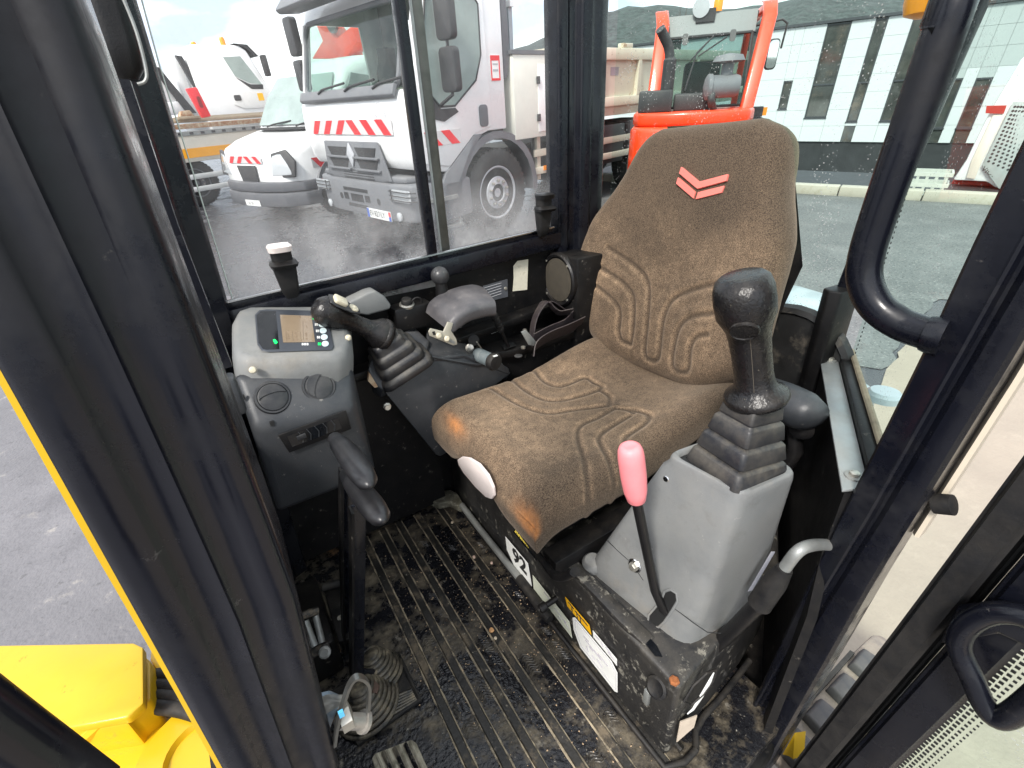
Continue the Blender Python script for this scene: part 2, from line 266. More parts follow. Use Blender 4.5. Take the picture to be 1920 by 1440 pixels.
# ------------------------------------------------------------------ mesh building
ORG = {}; CABROOTS = []
def V(*a): return Vector(a)
class MB:
    def __init__(s): s.v = []; s.f = []
    def add(s, vs, fs):
        o = len(s.v); s.v += [tuple(p) for p in vs]; s.f += [tuple(i+o for i in f) for f in fs]; return s
    def box(s, c, d, rz=0, M=None):
        c = Vector(c); h = Vector(d)/2; M = M or Matrix.Rotation(rz, 3, 'Z')
        vs = [c + M @ Vector((h.x*i, h.y*j, h.z*k)) for i in (-1, 1) for j in (-1, 1) for k in (-1, 1)]
        return s.add(vs, [(0, 1, 3, 2), (4, 6, 7, 5), (0, 4, 5, 1), (2, 3, 7, 6), (0, 2, 6, 4), (1, 5, 7, 3)])
    def bb(s, a, b):
        return s.box([(a[i]+b[i])/2 for i in range(3)], [abs(b[i]-a[i]) for i in range(3)])
    def prism(s, poly, off):
        """polygon (3-D points, in one plane) pushed along off"""
        n = len(poly); off = Vector(off); a = [Vector(p) for p in poly]
        nr = Vector((0, 0, 0))
        for i in range(n): nr += a[i].cross(a[(i+1) % n])
        if nr.dot(off) > 0: a = a[::-1]
        return s.add(a+[p+off for p in a], [tuple(range(n)), tuple(range(2*n-1, n-1, -1))] + [(i, n+i, n+(i+1) % n, (i+1) % n) for i in range(n)])
    def loft(s, rings, caps=True, loop=False):
        n = len(rings[0]); vs = [p for r in rings for p in r]; fs = []
        m_ = len(rings)
        for k in range(m_ if loop else m_-1):
            for i in range(n):
                j = (i+1) % n; k2 = (k+1) % m_
                fs.append((k*n+i, k*n+j, k2*n+j, k2*n+i))
        if caps and not loop: fs += [tuple(range(n-1, -1, -1)), tuple(range((m_-1)*n, m_*n))]
        return s.add(vs, fs)
    def tube(s, pts, r, n=10, caps=True, flat=None, up=None):
        pts = [Vector(p) for p in pts]; k = len(pts); rs = r if isinstance(r, (list, tuple)) else [r]*k
        rings = []; u = None
        for i in range(k):
            t = ((pts[min(i+1, k-1)]-pts[i]).normalized() + (pts[i]-pts[max(i-1, 0)]).normalized())
            t = t.normalized() if t.length > 1e-9 else V(0, 0, 1)
            if u is None:
                u = Vector(up) if up else (V(0, 0, 1) if abs(t.z) < .9 else V(1, 0, 0))
            u = (u - t*u.dot(t)).normalized(); w = t.cross(u)
            rings.append([pts[i] + (u*math.cos(a)*(flat or 1) + w*math.sin(a))*rs[i] for a in [2*math.pi*j/n for j in range(n)]])
        return s.loft(rings, caps)
    def lathe(s, c, axis, prof, n=20, caps=True):
        """profile of (radius, distance along axis) pairs"""
        c = Vector(c); ax = Vector(axis).normalized(); u = (V(0, 0, 1) if abs(ax.z) < .9 else V(1, 0, 0)); u = (u-ax*u.dot(ax)).normalized(); w = ax.cross(u)
        return s.loft([[c+ax*h+(u*math.cos(2*math.pi*j/n)+w*math.sin(2*math.pi*j/n))*max(r, 1e-5) for j in range(n)] for r, h in prof], caps)
    def sweep(s, pts, sec, up, caps=True):
        """cross-section [(a, b)] carried along pts; a lies along up, b across"""
        pts = [Vector(p) for p in pts]; k = len(pts); rings = []
        for i in range(k):
            t = ((pts[min(i+1, k-1)]-pts[i]).normalized() + (pts[i]-pts[max(i-1, 0)]).normalized()).normalized()
            u = Vector(up); u = (u-t*u.dot(t)).normalized(); w = t.cross(u)
            rings.append([pts[i]+u*a+w*b for a, b in sec])
        return s.loft(rings, caps)
    def quad(s, *p): return s.add(p, [tuple(range(len(p)))])
    def mesh(s, name, org=(0, 0, 0), bevel=0, seg=2, smooth=40, recalc=True):
        me = bpy.data.meshes.new(name); o = Vector(org)
        me.from_pydata([Vector(p)-o for p in s.v], [], s.f)
        bm = bmesh.new(); bm.from_mesh(me)
        if recalc: bmesh.ops.recalc_face_normals(bm, faces=bm.faces)
        if bevel:
            es = [e for e in bm.edges if len(e.link_faces) == 2 and e.calc_face_angle(0) > R(25)]
            bmesh.ops.bevel(bm, geom=es, offset=bevel, segments=seg, profile=.5, affect='EDGES', clamp_overlap=True)
        bm.to_mesh(me); bm.free()
        me.shade_smooth()
        me.set_sharp_from_angle(angle=R(smooth))
        return me

def props(o, label=None, cat=None, group=None, kind=None):
    if label: o['label'] = label
    if cat: o['category'] = cat
    if group: o['group'] = group
    if kind: o['kind'] = kind
    return o
def thing(name, label, cat, loc=(0, 0, 0), rz=0, group=None, cab=False):
    o = bpy.data.objects.new(name, None); COL.objects.link(o); o.empty_display_size = .05
    o.location = loc; o.rotation_euler = (0, 0, rz); props(o, label, cat, group)
    if cab: CABROOTS.append(o); ORG[o.name] = Vector(loc)
    else: ORG[o.name] = V(0, 0, 0)
    return o
def put(name, mb, mat, parent=None, bevel=0, seg=2, smooth=40, cab=False, recalc=True, **pk):
    """one mesh object; a part when parent is given, else a thing of its own (pk: label, cat, group, kind)"""
    if parent is not None: org = ORG[parent.name]
    else:
        a = np.array(mb.v); org = Vector(((a[:, 0].min()+a[:, 0].max())/2, (a[:, 1].min()+a[:, 1].max())/2, a[:, 2].min()))
    me = mb.mesh(name, org, bevel, seg, smooth, recalc)
    me.materials.append(K[mat] if isinstance(mat, str) else mat)
    o = bpy.data.objects.new(name, me); COL.objects.link(o)
    if parent is not None: o.parent = parent; ORG[o.name] = org
    else:
        o.location = org; ORG[o.name] = org
        if cab: CABROOTS.append(o)
    return props(o, **pk)
def copy_tree(o, parent=None):
    c = o.copy(); COL.objects.link(c); c.parent = parent
    ORG[c.name] = ORG.get(o.name, V(0, 0, 0))
    for ch in list(o.children):
        copy_tree(ch, c)
    return c
def text(name, s, mat, parent, origin, xdir, ydir, size, lift=.0006, cab=False, bold=0, sx=1.0):
    """flat print: letters as a thin mesh on the surface, baseline at origin"""
    cu = bpy.data.curves.new(name, 'FONT'); cu.body = s; cu.size = size; cu.resolution_u = 2; cu.offset = bold
    tmp = bpy.data.objects.new(name, cu); COL.objects.link(tmp)
    dg = bpy.context.evaluated_depsgraph_get(); me = bpy.data.meshes.new_from_object(tmp.evaluated_get(dg)); bpy.data.objects.remove(tmp); bpy.data.curves.remove(cu)
    x = Vector(xdir).normalized(); y = Vector(ydir); y = (y-x*y.dot(x)).normalized(); z = x.cross(y); org = ORG[parent.name]
    for vt in me.vertices:
        vt.co = Vector(origin) + x*vt.co.x*sx + y*vt.co.y + z*lift - org
    me.name = name; me.materials.append(K[mat] if isinstance(mat, str) else mat)
    o = bpy.data.objects.new(name, me); COL.objects.link(o); o.parent = parent; ORG[o.name] = org
    return o
def patch(pts, th, n=None):
    """thin plate on the polygon pts, th thick along its normal (towards the eye of the cab unless n is given)"""
    p = [Vector(q) for q in pts]; nr = V(0, 0, 0)
    for i in range(len(p)): nr += p[i].cross(p[(i+1) % len(p)])
    nr.normalize()
    want = Vector(n) if n else Vector(CAMC)-p[0]
    if nr.dot(want) < 0: nr = -nr
    return MB().prism([q+nr*.0004 for q in p], nr*th)
def rrect(w, h, r, n=4):
    out = []
    for (sx, sy, a0) in ((1, 1, 0), (-1, 1, 90), (-1, -1, 180), (1, -1, 270)):
        for k in range(n+1):
            a = R(a0+90*k/n); out.append((sx*(w/2-r)+r*math.cos(a), sy*(h/2-r)+r*math.sin(a)))
    return out
def arc(c, u, w, r, a0, a1, n=8):
    c, u, w = Vector(c), Vector(u), Vector(w)
    return [c+u*r*math.cos(R(a0+(a1-a0)*k/n))+w*r*math.sin(R(a0+(a1-a0)*k/n)) for k in range(n+1)]
def smoothpath(pts, n=6):
    """Catmull-Rom through pts"""
    p = [Vector(q) for q in pts]; out = []
    for i in range(len(p)-1):
        a, b, c, d = p[max(i-1, 0)], p[i], p[i+1], p[min(i+2, len(p)-1)]
        for k in range(n):
            t = k/n; out.append(.5*((2*b)+(c-a)*t+(2*a-5*b+4*c-d)*t*t+(3*b-a-3*c+d)*t**3))
    return out+[p[-1]]

# ------------------------------------------------------------------ the yard (setting)
kerb_line = [gz(1150, 352, 0), gz(1500, 363), gz(1625, 372), gz(1860, 385)]
kd = (kerb_line[3]-kerb_line[1]); kd.z = 0; kd.normalize(); kn = V(-kd.y, kd.x, 0)
if kn.x > 0: kn = -kn                                   # away from the eye
k0 = kerb_line[1]-kd*4.5; k1 = kerb_line[3]+kd*9
m_ = MB()                                               # wet asphalt round the trucks, out to the wooded slopes on that side
m_.quad(V(60, -300, 0), V(60, 60, 0), V(k1.x, k1.y, 0)+kd*40, V(k0.x, k0.y, 0), V(k0.x, k0.y, 0)-kd*3+kn*6, V(-20, -300, 0))
put('yard_ground', m_, 'wet', kind='structure')
def blob(cpts, z, jit=.06, n=7):
    out = []
    for i in range(len(cpts)):
        a, b = Vector(cpts[i]), Vector(cpts[(i+1) % len(cpts)])
        for k in range(n):
            p = a.lerp(b, k/n); out.append(V(p.x+random.uniform(-jit, jit), p.y+random.uniform(-jit, jit), z))
    return out
q = [gz(1480, 700), gz(1672, 690), gz(1702, 628), gz(1760, 560), V(k1.x+3, k1.y, 0), V(k0.x+.02, k0.y, 0), gz(1120, 500)]
q[4] = k1; q[5] = k0 + kd*.6
put('dry_asphalt', MB().add(blob(q, .004, .03), [tuple(range(7*7))]), 'asphalt', kind='structure')
q = [gz(1672, 694), gz(1706, 628), gz(1740, 560)+V(0, .6, 0), V(-6, 6, 0), V(2.5, 6, 0), V(.2, 1.2, 0), V(-.2, -.25, 0)]
put('concrete_slab', MB().add(blob(q, .008, .03), [tuple(range(7*7))]), 'sandc', kind='structure')
q = [V(.3, .2, 0), V(.3, -2.0, 0), V(.1, -5.2, 0), V(1.5, -5.6, 0), V(9, -5, 0), V(9, 5, 0), V(2.4, 5, 0)]
put('worn_concrete', MB().add(blob(q, .012, .08), [tuple(range(7*7))]), 'concrete', kind='structure')
LOW = -2.9
lw = MB(); lw.quad(V(*(k0-kd*30+kn*.6).xy, LOW), V(*(k1+kd*60+kn*.6).xy, LOW), V(*(k1+kd*80+kn*260).xy, LOW), V(*(k0-kd*60+kn*260).xy, LOW))
put('lower_yard', lw, 'asphalt', kind='structure')
rw = MB(); rw.prism([V(*(k0+kn*.02).xy, -.02), V(*(k1+kd*40+kn*.02).xy, -.02), V(*(k1+kd*40+kn*.02).xy, LOW), V(*(k0+kn*.02).xy, LOW)], kn*.3)
put('retaining_wall', rw, 'concrete', label='low concrete retaining wall behind the kerb, dropping to the lower yard', cat='wall')
# kerb: stones laid end to end
kt = thing('kerb', 'pale stone kerb along the far edge of the dry asphalt', 'kerb', tuple(k0))
props(kt, kind='structure')
ln = (k1-k0).length; nst = int(ln/1.0); proto = None
for i in range(nst):
    if proto is None:
        mb = MB().box(V(0, 0, .055), (.985, .2, .15)); proto = put('kerb_stone', mb, 'kerbm', kt, bevel=.012)
        o = proto
    else:
        o = proto.copy(); COL.objects.link(o); o.parent = kt
    o.location = kd*(i+.5)*1.0 + kn*.1; o.rotation_euler = (0, 0, math.atan2(kd.y, kd.x)+random.uniform(-.004, .004))
# wooded hills all round the yard
hl = MB(); na = 260; rings = []
for (rad, hf) in ((170, 0), (200, .45), (240, .8), (300, 1), (420, .9)):
    row = []
    for i in range(na):
        a = 2*math.pi*i/na; az = math.degrees(a)
        hgt = 15+8*math.sin(a*2.0+1.0)+5*math.sin(a*5+.6)
        d = abs((az-226+180) % 360-180); hgt += 9*math.exp(-(d/9)**2)
        d = abs((az-207+180) % 360-180); hgt += 8*math.exp(-(d/9)**2)
        jit = random.uniform(-1, 1)*.9 if hf else 0
        row.append(V(rad*math.cos(a), rad*math.sin(a), -6 + max(hgt, 4)*hf*1.25 + jit))
    rings.append(row)
hl.loft(rings, caps=False)
put('hills', hl, 'hill', kind='structure', smooth=80)

# ------------------------------------------------------------------ building across the lower yard
bo = Vector(CAMW) + (Vector((MW @ _v(1515, 153))).normalized()); r_ = MW @ _v(1515, 153); bo = Vector(CAMW + r_*(28/np.hypot(r_[0], r_[1]))); bo.z = 0
ang = math.atan2(kd.y, kd.x)+R(-3)
bld = thing('office_building', 'long flat roofed building of white panels and tall dark strip windows', 'building', tuple(bo), ang)
# local: x along the face, y towards the eye is +/-; decide the sign
by = 1 if (Matrix.Rotation(ang, 3, 'Z') @ V(0, 1, 0)).dot(Vector((-bo.x, -bo.y, 0))) > 0 else -1
X0, X1, ZB, ZT = -16.0, 22.0, -1.05, 3.38
put('wall', MB().bb((X0, -by*9, LOW), (X1, -by*.06, ZB-.02)), 'plinth', bld); put('wall', MB().bb((X0, -by*9, ZB-.018), (X1, -by*.062, ZT-.02)), 'cladg', bld)
put('roof', MB().bb((X0-.15, -by*9.2, ZT), (X1+.15, by*.12, ZT+.10)), 'bframe', bld)
wins = [(-1.0, -.62, .3, 1.4, 0), (.22, 1.1, -.08, 3.34, 1), (1.92, 2.34, -.25, 3.34, 1), (3.15, 3.95, -.25, 3.34, 1), (4.62, 5.36, -.52, 1.15, 0), (5.74, 6.22, -.52, 1.13, 0),
        (7.6, 8.1, -.5, 1.15, 0), (9.4, 9.9, -.5, 1.15, 0), (-3.1, -2.5, -.08, 3.34, 1), (-5.2, -4.8, .3, 1.4, 0), (-6.9, -6.2, -.08, 3.34, 1), (12, 12.8, -.2, 3.3, 1), (15, 15.5, -.5, 1.15, 0)]
dark = [(1.92, 2.34, ZB, -.25), (4.62, 5.36, ZB, -.52), (5.74, 6.22, ZB, -.52)]
rows = [ZB+.632*i for i in range(8)]; rows[-1] = ZT-.01
um = MB().box((.5, 0, .5), (1, .05, 1)).mesh('cladding_panel'); um.materials.append(K['cladw'])
um2 = um.copy(); um2.materials.clear(); um2.materials.append(K['cladg'])
def panel(x0, x1, z0, z1):
    if x1-x0 < .05 or z1-z0 < .05: return
    o = bpy.data.objects.new('cladding_panel', um2 if x0 > 3.9 and z0 > 1.1 else um); COL.objects.link(o); o.parent = bld
    o.location = (x0+.004, 0, z0+.004); o.scale = (x1-x0-.008, 1, z1-z0-.008)
edges = sorted(set([X0, X1]+[w[0] for w in wins]+[w[1] for w in wins]))
for a, b in zip(edges[:-1], edges[1:]):
    wn = [w for w in wins if w[0] <= a+.01 and w[1] >= b-.01]
    segs = [(a, b)]
    if not wn and b-a > 2.4:
        k = math.ceil((b-a)/4.2); segs = [(a+(b-a)*i/k, a+(b-a)*(i+1)/k) for i in range(k)]
    for z0, z1 in zip(rows[:-1], rows[1:]):
        if wn:
            w = wn[0]
            if any(d[0] <= a+.01 and d[1] >= b-.01 for d in dark) and z1 <= w[2]+.35: continue
            if z0 >= w[2]-.01 and z1 <= w[3]+.05: continue
            panel(a, b, z0, min(z1, w[2]-.01)) if z0 < w[2] else panel(a, b, max(z0, w[3]+.01), z1)
            if z0 < w[2] and z1 > w[3]: panel(a, b, w[3]+.01, z1)
        else:
            for s0, s1 in segs: panel(s0, s1, z0, z1)
for (x0, x1, z0, z1, tall) in wins:
    f = .045; mb = MB()
    for (a, b) in (((x0, z0), (x1, z0+f)), ((x0, z1-f), (x1, z1)), ((x0, z0+f), (x0+f, z1-f)), ((x1-f, z0+f), (x1, z1-f))):
        mb.bb((a[0], -.03*by, a[1]), (b[0], .035*by, b[1]))
    if tall: mb.bb((x0+f, -.03*by, 1.16), (x1-f, .035*by, 1.22))
    w = put('window', mb, 'bframe', bld)
    if tall:
        for (q0, q1) in ((z0+f, 1.16), (1.22, z1-f)): put('pane', MB().bb((x0+f, -.02*by, q0), (x1-f, -.01*by, q1)), 'bglass', w)
    else: put('pane', MB().bb((x0+f, -.02*by, z0+f), (x1-f, -.01*by, z1-f)), 'bglass', w)
    put('window_sill', MB().bb((x0-.02, -.02*by, z0-.05), (x1+.02, .06*by, z0-.004)), 'bframe', w)
for (x0, x1, z0, z1) in dark: put('infill_panel', MB().bb((x0, -.05*by, z0), (x1, -.008*by, z1-.06)), 'bglass', bld)

# ------------------------------------------------------------------ wheels, shared by the vehicles
def wheel(parent, c, r, w, side, name='wheel', rim='wheelr', nuts=10, dish=.55):
    """axle along local y; side = +1 shows its face towards +y"""
    c = Vector(c); ax = V(0, side, 0)
    prof = [(r*.60, -w*.5), (r*.9, -w*.5), (r*.98, -w*.40), (r, -w*.3), (r, w*.3), (r*.98, w*.42), (r*.9, w*.5), (r*.64, w*.47), (r*.6, w*.40)]
    ty = put(name, MB().lathe(c, ax, prof, 40), 'tyre', parent)
    rm = MB().lathe(c, ax, [(r*.60, -w*.3), (r*.625, w*.44), (r*.60, w*.455), (r*.575, w*.42), (r*.54, w*.30), (r*.49, w*.28), (r*.40, w*.36), (r*.37, w*.43), (r*.23, w*.44), (r*.215, w*.46), (r*.20, w*.38), (r*.12, w*.37), (r*.10, w*.41), (0.001, w*.41)], 36)
    put('rim', rm, rim, ty)
    tr_ = MB()
    for k in range(40):
        a = 2*math.pi*k/40
        for sgn in (-1, 1): tr_.box(c+V(math.cos(a)*r*.995, sgn*w*.30, math.sin(a)*r*.995), (.05*r*2, w*.24, .035*r), M=Matrix.Rotation(-a-math.pi/2, 3, 'Y'))
    put('tread', tr_, 'tyre', ty)
    nb = MB(); hb = MB()
    for k in range(nuts):
        a = 2*math.pi*(k+.5)/nuts; p = c+V(math.cos(a)*r*.29, 0, math.sin(a)*r*.29)
        nb.lathe(p+ax*w*.43, ax, [(r*.034, 0), (r*.034, r*.07), (r*.018, r*.08)], 6)
        p = c+V(math.cos(a)*r*.47, 0, math.sin(a)*r*.47)
        hb.lathe(p+ax*w*.29, ax, [(r*.045, 0), (r*.045, r*.03), (.001, r*.03)], 10)
    put('wheel_nuts', nb, 'steel', ty); put('hand_hole', hb, 'vdark', ty)
    return ty
def hazard(parent, p0, xd, zd, w, h, n, nrm, flip=1, name='hazard_stripe', skew=.5):
    """red and silver slanting marking: a silver band with red bars"""
    p0, xd, zd, nrm = Vector(p0), Vector(xd), Vector(zd), Vector(nrm)
    band = put(name, MB().prism([p0, p0+xd*w, p0+xd*w+zd*h, p0+zd*h], nrm*.003), 'whrefl', parent)
    bw = w/(2*n); mb = MB()
    for k in range(n):
        x = (2*k+.35)*bw; sk = skew*h*(flip if not isinstance(flip, (list, tuple)) else flip[k])
        a, b = x, x+bw*.95
        q = [(max(0, min(w, a-sk)), 0), (max(0, min(w, b-sk)), 0), (max(0, min(w, b+sk)), h), (max(0, min(w, a+sk)), h)]
        mb.prism([p0+xd*u+zd*v_+nrm*.0035 for u, v_ in q], nrm*.003)
    put('red_bars', mb, 'redrefl', band)
    return band
def onface(pts, th, n=None): return patch(pts, th, n)
def rpoly(cx_, cz_, w, h, r, n=4): return [(cx_+a, cz_+b) for a, b in rrect(w, h, r, n)]

# ------------------------------------------------------------------ white tipper truck
tk = thing('tipper_truck', 'white tipper truck with grey bumper and red striped bonnet outside the side window', 'truck', (-1.72, -6.25, 0), R(12.9))
HW = 1.2
def yprism(poly, y0, y1): return MB().prism([V(x, y0, z) for x, z in poly], V(0, y1-y0, 0))
prof = [(-.06, .92), (.0, 1.02), (.03, 1.3), (0, 1.60), (-.055, 1.68), (-.27, 2.42), (-.36, 2.62), (-.55, 2.74), (-1.42, 2.74), (-1.42, 1.22), (-1.12, 1.22), (-.86, 1.16), (-.46, .86)]
put('cab_side', yprism(prof, HW, HW-.05), 'wpaint', tk, bevel=.02, seg=2)
put('cab_side', yprism([(-.06, .92), (.0, 1.02), (.03, 1.3), (0, 1.56), (-1.42, 1.56), (-1.42, 1.22), (-1.12, 1.22), (-.86, 1.16), (-.46, .86)], -HW, -HW+.05), 'wpaint', tk, bevel=.015)
put('cab_side', yprism([(-1.10, 1.562), (-1.42, 1.562), (-1.42, 2.74), (-.55, 2.74), (-.36, 2.62), (-.30, 2.44), (-1.06, 2.44)], -HW, -HW+.05), 'wpaint', tk, bevel=.01)
put('windscreen_pillar', yprism([(0, 1.562), (-.055, 1.68), (-.27, 2.438), (-.36, 2.438), (-.16, 1.70), (-.12, 1.562)], -HW, -HW+.05), 'wpaint', tk, bevel=.006)
put('far_side_window', yprism([(-.16, 1.57), (-.35, 2.43), (-1.06, 2.43), (-1.09, 1.57)], -HW+.02, -HW+.026), glass_mat('far_side_glass', (.82, .88, .86), .05, .5, 4, ior=1.1), tk)
put('cab_nose', yprism([(-.06, .92), (.0, 1.02), (.03, 1.3), (0, 1.60), (-.045, 1.675), (-.12, 1.675), (-.12, .92)], -HW+.04, HW-.04), 'wpaint', tk, bevel=.02)
put('cab_roof', yprism([(-.275, 2.43), (-.36, 2.62), (-.55, 2.74), (-1.42, 2.74), (-1.42, 2.68), (-.57, 2.68), (-.40, 2.57), (-.33, 2.43)], -HW+.04, HW-.04), 'wpaint', tk, bevel=.01)
put('cab_floor', MB().bb((-1.40, -HW+.05, 1.16), (-.12, HW-.05, 1.22)), 'vdark', tk)
rw_ = put('cab_rear', MB().bb((-1.42, -HW+.05, 1.22), (-1.38, HW-.05, 1.92)).bb((-1.42, -HW+.05, 2.46), (-1.38, HW-.05, 2.70)).bb((-1.42, -HW+.05, 1.92), (-1.38, -.78, 2.46)).bb((-1.42, .42, 1.92), (-1.38, HW-.05, 2.46)), pmat('cab_lining', (.36, .37, .36), .8, 0, .1, 4), tk)
put('dashboard', yprism([(-.12, 1.22), (-.12, 1.66), (-.30, 1.70), (-.46, 1.60), (-.46, 1.22)], -HW+.06, HW-.06), pmat('dash_plastic', (.16, .17, .14), .6, 0, .15, 5), tk, bevel=.02)
sw0 = V(-.55, .52, 1.78); sa = V(.45, 0, 1).normalized(); su = V(0, 1, 0); sv = sa.cross(su)
stw = put('steering_wheel', MB().tube([sw0+su*.23*math.cos(a)+sv*.23*math.sin(a) for a in [2*math.pi*i/24 for i in range(25)]], .018, 8), 'vdark', tk)
put('wheel_spokes', MB().tube([sw0-su*.22, sw0+su*.22], .02, 6).tube([sw0, sw0-sa*.3], .035, 8), 'vdark', stw)
for y in (-.55, .55): put('cab_seat', MB().loft([[V(-1.02+a, y+b, z) for a, b in rrect(.16, w, .05)] for z, w in ((1.3, .5), (1.9, .46), (2.0, .3), (2.16, .26))]), 'vdark', tk)
n_ws = V(.96, 0, .28)
def wsp(y, z, off=.012): return V(-.055-(z-1.68)*.2905+off, y, z)
ws = [wsp(y, z) for y, z in rpoly(0, 2.06, 2.12, .72, .1)]
wso = put('windscreen', MB().prism(ws, V(.012, 0, .003)), glass_mat('windscreen_glass', (.80, .87, .83), .10, .5, 4, ior=1.35), tk)
put('screen_frame', MB().tube(ws+[ws[0]], .03, 8), 'vgrey', wso)
for s in (-.55, .1, .7):
    put('wiper', MB().tube([V(.04, s, 1.70), V(.035, s+.1, 1.735), V(-.03, s+.55, 1.78)], .012, 6), 'vdark', tk)
put('scuttle', yprism([(.03, 1.60), (.06, 1.64), (.02, 1.73), (-.03, 1.72)], -1.08, 1.08), 'vgrey', tk, bevel=.01)
put('sun_visor', yprism([(-.25, 2.54), (.02, 2.52), (.06, 2.56), (-.14, 2.76), (-.30, 2.74)], -1.12, 1.12), 'vgrey', tk, bevel=.02)
hazard(tk, V(.036, -.95, 1.27), V(0, 1, 0), V(0, 0, 1), 1.9, .15, 6, V(1, 0, 0), flip=[1, 1, 1, -1, -1, -1])
gr = put('grille', MB().prism([V(.035, y, z) for y, z in ((-.66, 1.2), (.62, 1.2), (.78, .80), (-.74, .80))], V(.03, 0, 0)), 'vgrey', tk, bevel=.012)
sl_ = MB()
for yy in (-.34, .34):
    for zz in (1.09, .96):
        sl_.prism([V(.067, yy-.24, zz+.05), V(.067, yy+.24, zz+.05), V(.067, yy+.18, zz-.045), V(.067, yy-.18, zz-.045)], V(.004, 0, 0))
put('grille_opening', sl_, 'vdark', gr)
for yy in (-.34, .34):
    for zz in (1.03, .90): put('grille_bar', MB().bb((.06, yy-.28, zz-.012), (.10, yy+.28, zz+.012)), 'vgrey', gr, bevel=.006)
put('badge', MB().prism([V(.068, y, z) for y, z in ((0, 1.19), (.085, 1.06), (0, .92), (-.085, 1.06))], V(.02, 0, 0)), 'wheelr', gr, bevel=.006)
bp = [(-.75, -1.22), (-.28, -1.22), (.02, -1.08), (.09, -.7), (.09, .7), (.02, 1.08), (-.28, 1.22), (-.75, 1.22)]
bmp = put('bumper', MB().prism([V(x, y, .36) for x, y in bp], V(0, 0, .42)), 'vgrey', tk, bevel=.035)
put('bumper_step', MB().prism([V(x*.9-.02, y*.9, .78) for x, y in bp[1:-1]], V(0, 0, .07)), 'vgrey', bmp, bevel=.02)
sl_ = MB()
for k in range(4): sl_.bb((.04, -.3, .795+.028*k), (.066, .42, .807+.028*k))
put('step_slots', sl_, 'vdark', bmp)
put('intake_slots', MB().bb((.085, -.36, .64), (.094, .24, .68)).bb((.085, -.30, .45), (.094, .18, .49)).bb((.085, -.38, .53), (.094, -.27, .61)).bb((.085, -.2, .52), (.094, .1, .61)).bb((.085, .15, .53), (.094, .26, .61)), 'vdark', bmp)
for s in (-1, 1):
    hl_ = put('headlight', MB().prism([V(.075, s*y, z) for y, z in rpoly(.96, .665, .36, .13, .03)], V(.012, 0, 0)), 'lens', bmp)
    hg = MB()
    for zz in (.62, .665, .71): hg.tube([V(.06, s*.72, zz), V(.11, s*.76, zz), V(.11, s*1.1, zz), V(.04, s*1.2, zz)], .007, 6)
    hg.tube([V(.112, s*.8, .6), V(.112, s*.8, .73)], .007, 6)
    put('headlight_guard', hg, 'vdark', hl_)
    put('fog_light', MB().lathe(V(.075, s*.86, .43), (1, 0, 0), [(.05, 0), (.05, .02), (.035, .028), (.001, .03)], 16), 'lens', bmp)
    put('bumper_recess', MB().lathe(V(.088, s*.46, .56), (1, 0, 0), [(.04, 0), (.04, .004), (.001, .004)], 14), 'vdark', bmp)
npl = put('number_plate', MB().prism([V(.095, y, z) for y, z in ((.16, .36), (.70, .36), (.70, .47), (.16, .47))], V(.01, 0, 0)), 'platew', tk)
put('plate_band', MB().bb((.1055, .162, .362), (.107, .21, .468)), 'blue', npl); put('plate_band', MB().bb((.1055, .65, .362), (.107, .698, .41)), 'blue', npl)
put('plate_mark', MB().bb((.1055, .65, .412), (.107, .698, .466)), 'redrefl', npl)
text('plate_lettering', 'EV·827·LY', 'inkm', npl, V(.1062, .222, .385), (0, 1, 0), (0, 0, 1), .095, .001, sx=.86)
tx = text('bonnet_lettering', 'FRANCE', 'inkb', tk, V(.036, .62, 1.43), (0, 1, .09), (0, 0, 1), .065, .002)
put('bonnet_ring', MB().tube(arc(V(.034, .75, 1.47), V(0, 1, 0), V(0, 0, 1), .1, 0, 360, 30), .003, 5), 'inkb', tk)
# door side
yd = HW+.004
sw = [(-.30, 1.62), (-.42, 1.50), (-.62, 1.50), (-.95, 1.72), (-1.05, 1.95), (-1.06, 2.38), (-1.0, 2.44), (-.45, 2.44), (-.38, 2.38), (-.24, 1.85)]
dr = put('door', MB().prism([V(x, yd-.002, z) for x, z in ((-.10, 1.66), (-.34, 2.46), (-1.13, 2.48), (-1.16, 1.27), (-.87, 1.21), (-.47, .92), (-.12, .98))], V(0, .018, 0)), 'wpaint', tk, bevel=.008)
put('side_window', MB().prism([V(x, yd+.017, z) for x, z in sw], V(0, .006, 0)), 'vglass', dr)
put('window_seal', MB().tube([V(x, yd+.02, z) for x, z in sw]+[V(sw[0][0], yd+.02, sw[0][1])], .012, 6), 'vdark', dr)
put('handle', MB().prism([V(x, yd+.016, z) for x, z in rpoly(-1.03, 1.38, .13, .22, .04)], V(0, .012, 0)), 'vgrey', dr, bevel=.004)
put('lower_window_trim', MB().prism([V(x, yd+.017, z) for x, z in ((-.30, 1.60), (-.42, 1.48), (-.62, 1.48), (-.66, 1.44), (-.45, 1.36), (-.28, 1.40))], V(0, .008, 0)), 'vdark', dr)
hazard(dr, V(-.16, yd+.017, 1.14), V(-1, 0, 0), V(0, 0, 1), .5, .14, 2, V(0, 1, 0), flip=-1)
st_ = put('cab_sticker', MB().prism([V(x, HW+.002, z) for x, z in rpoly(-1.28, 1.83, .15, .24, .008)], V(0, .004, 0)), 'platew', tk)
put('sticker_border', MB().bb((-1.352, HW+.0065, 1.90), (-1.208, HW+.008, 1.948)).bb((-1.352, HW+.0065, 1.712), (-1.208, HW+.008, 1.735)).bb((-1.352, HW+.0065, 1.735), (-1.335, HW+.008, 1.9)).bb((-1.225, HW+.0065, 1.735), (-1.208, HW+.008, 1.9)), 'redrefl', st_)
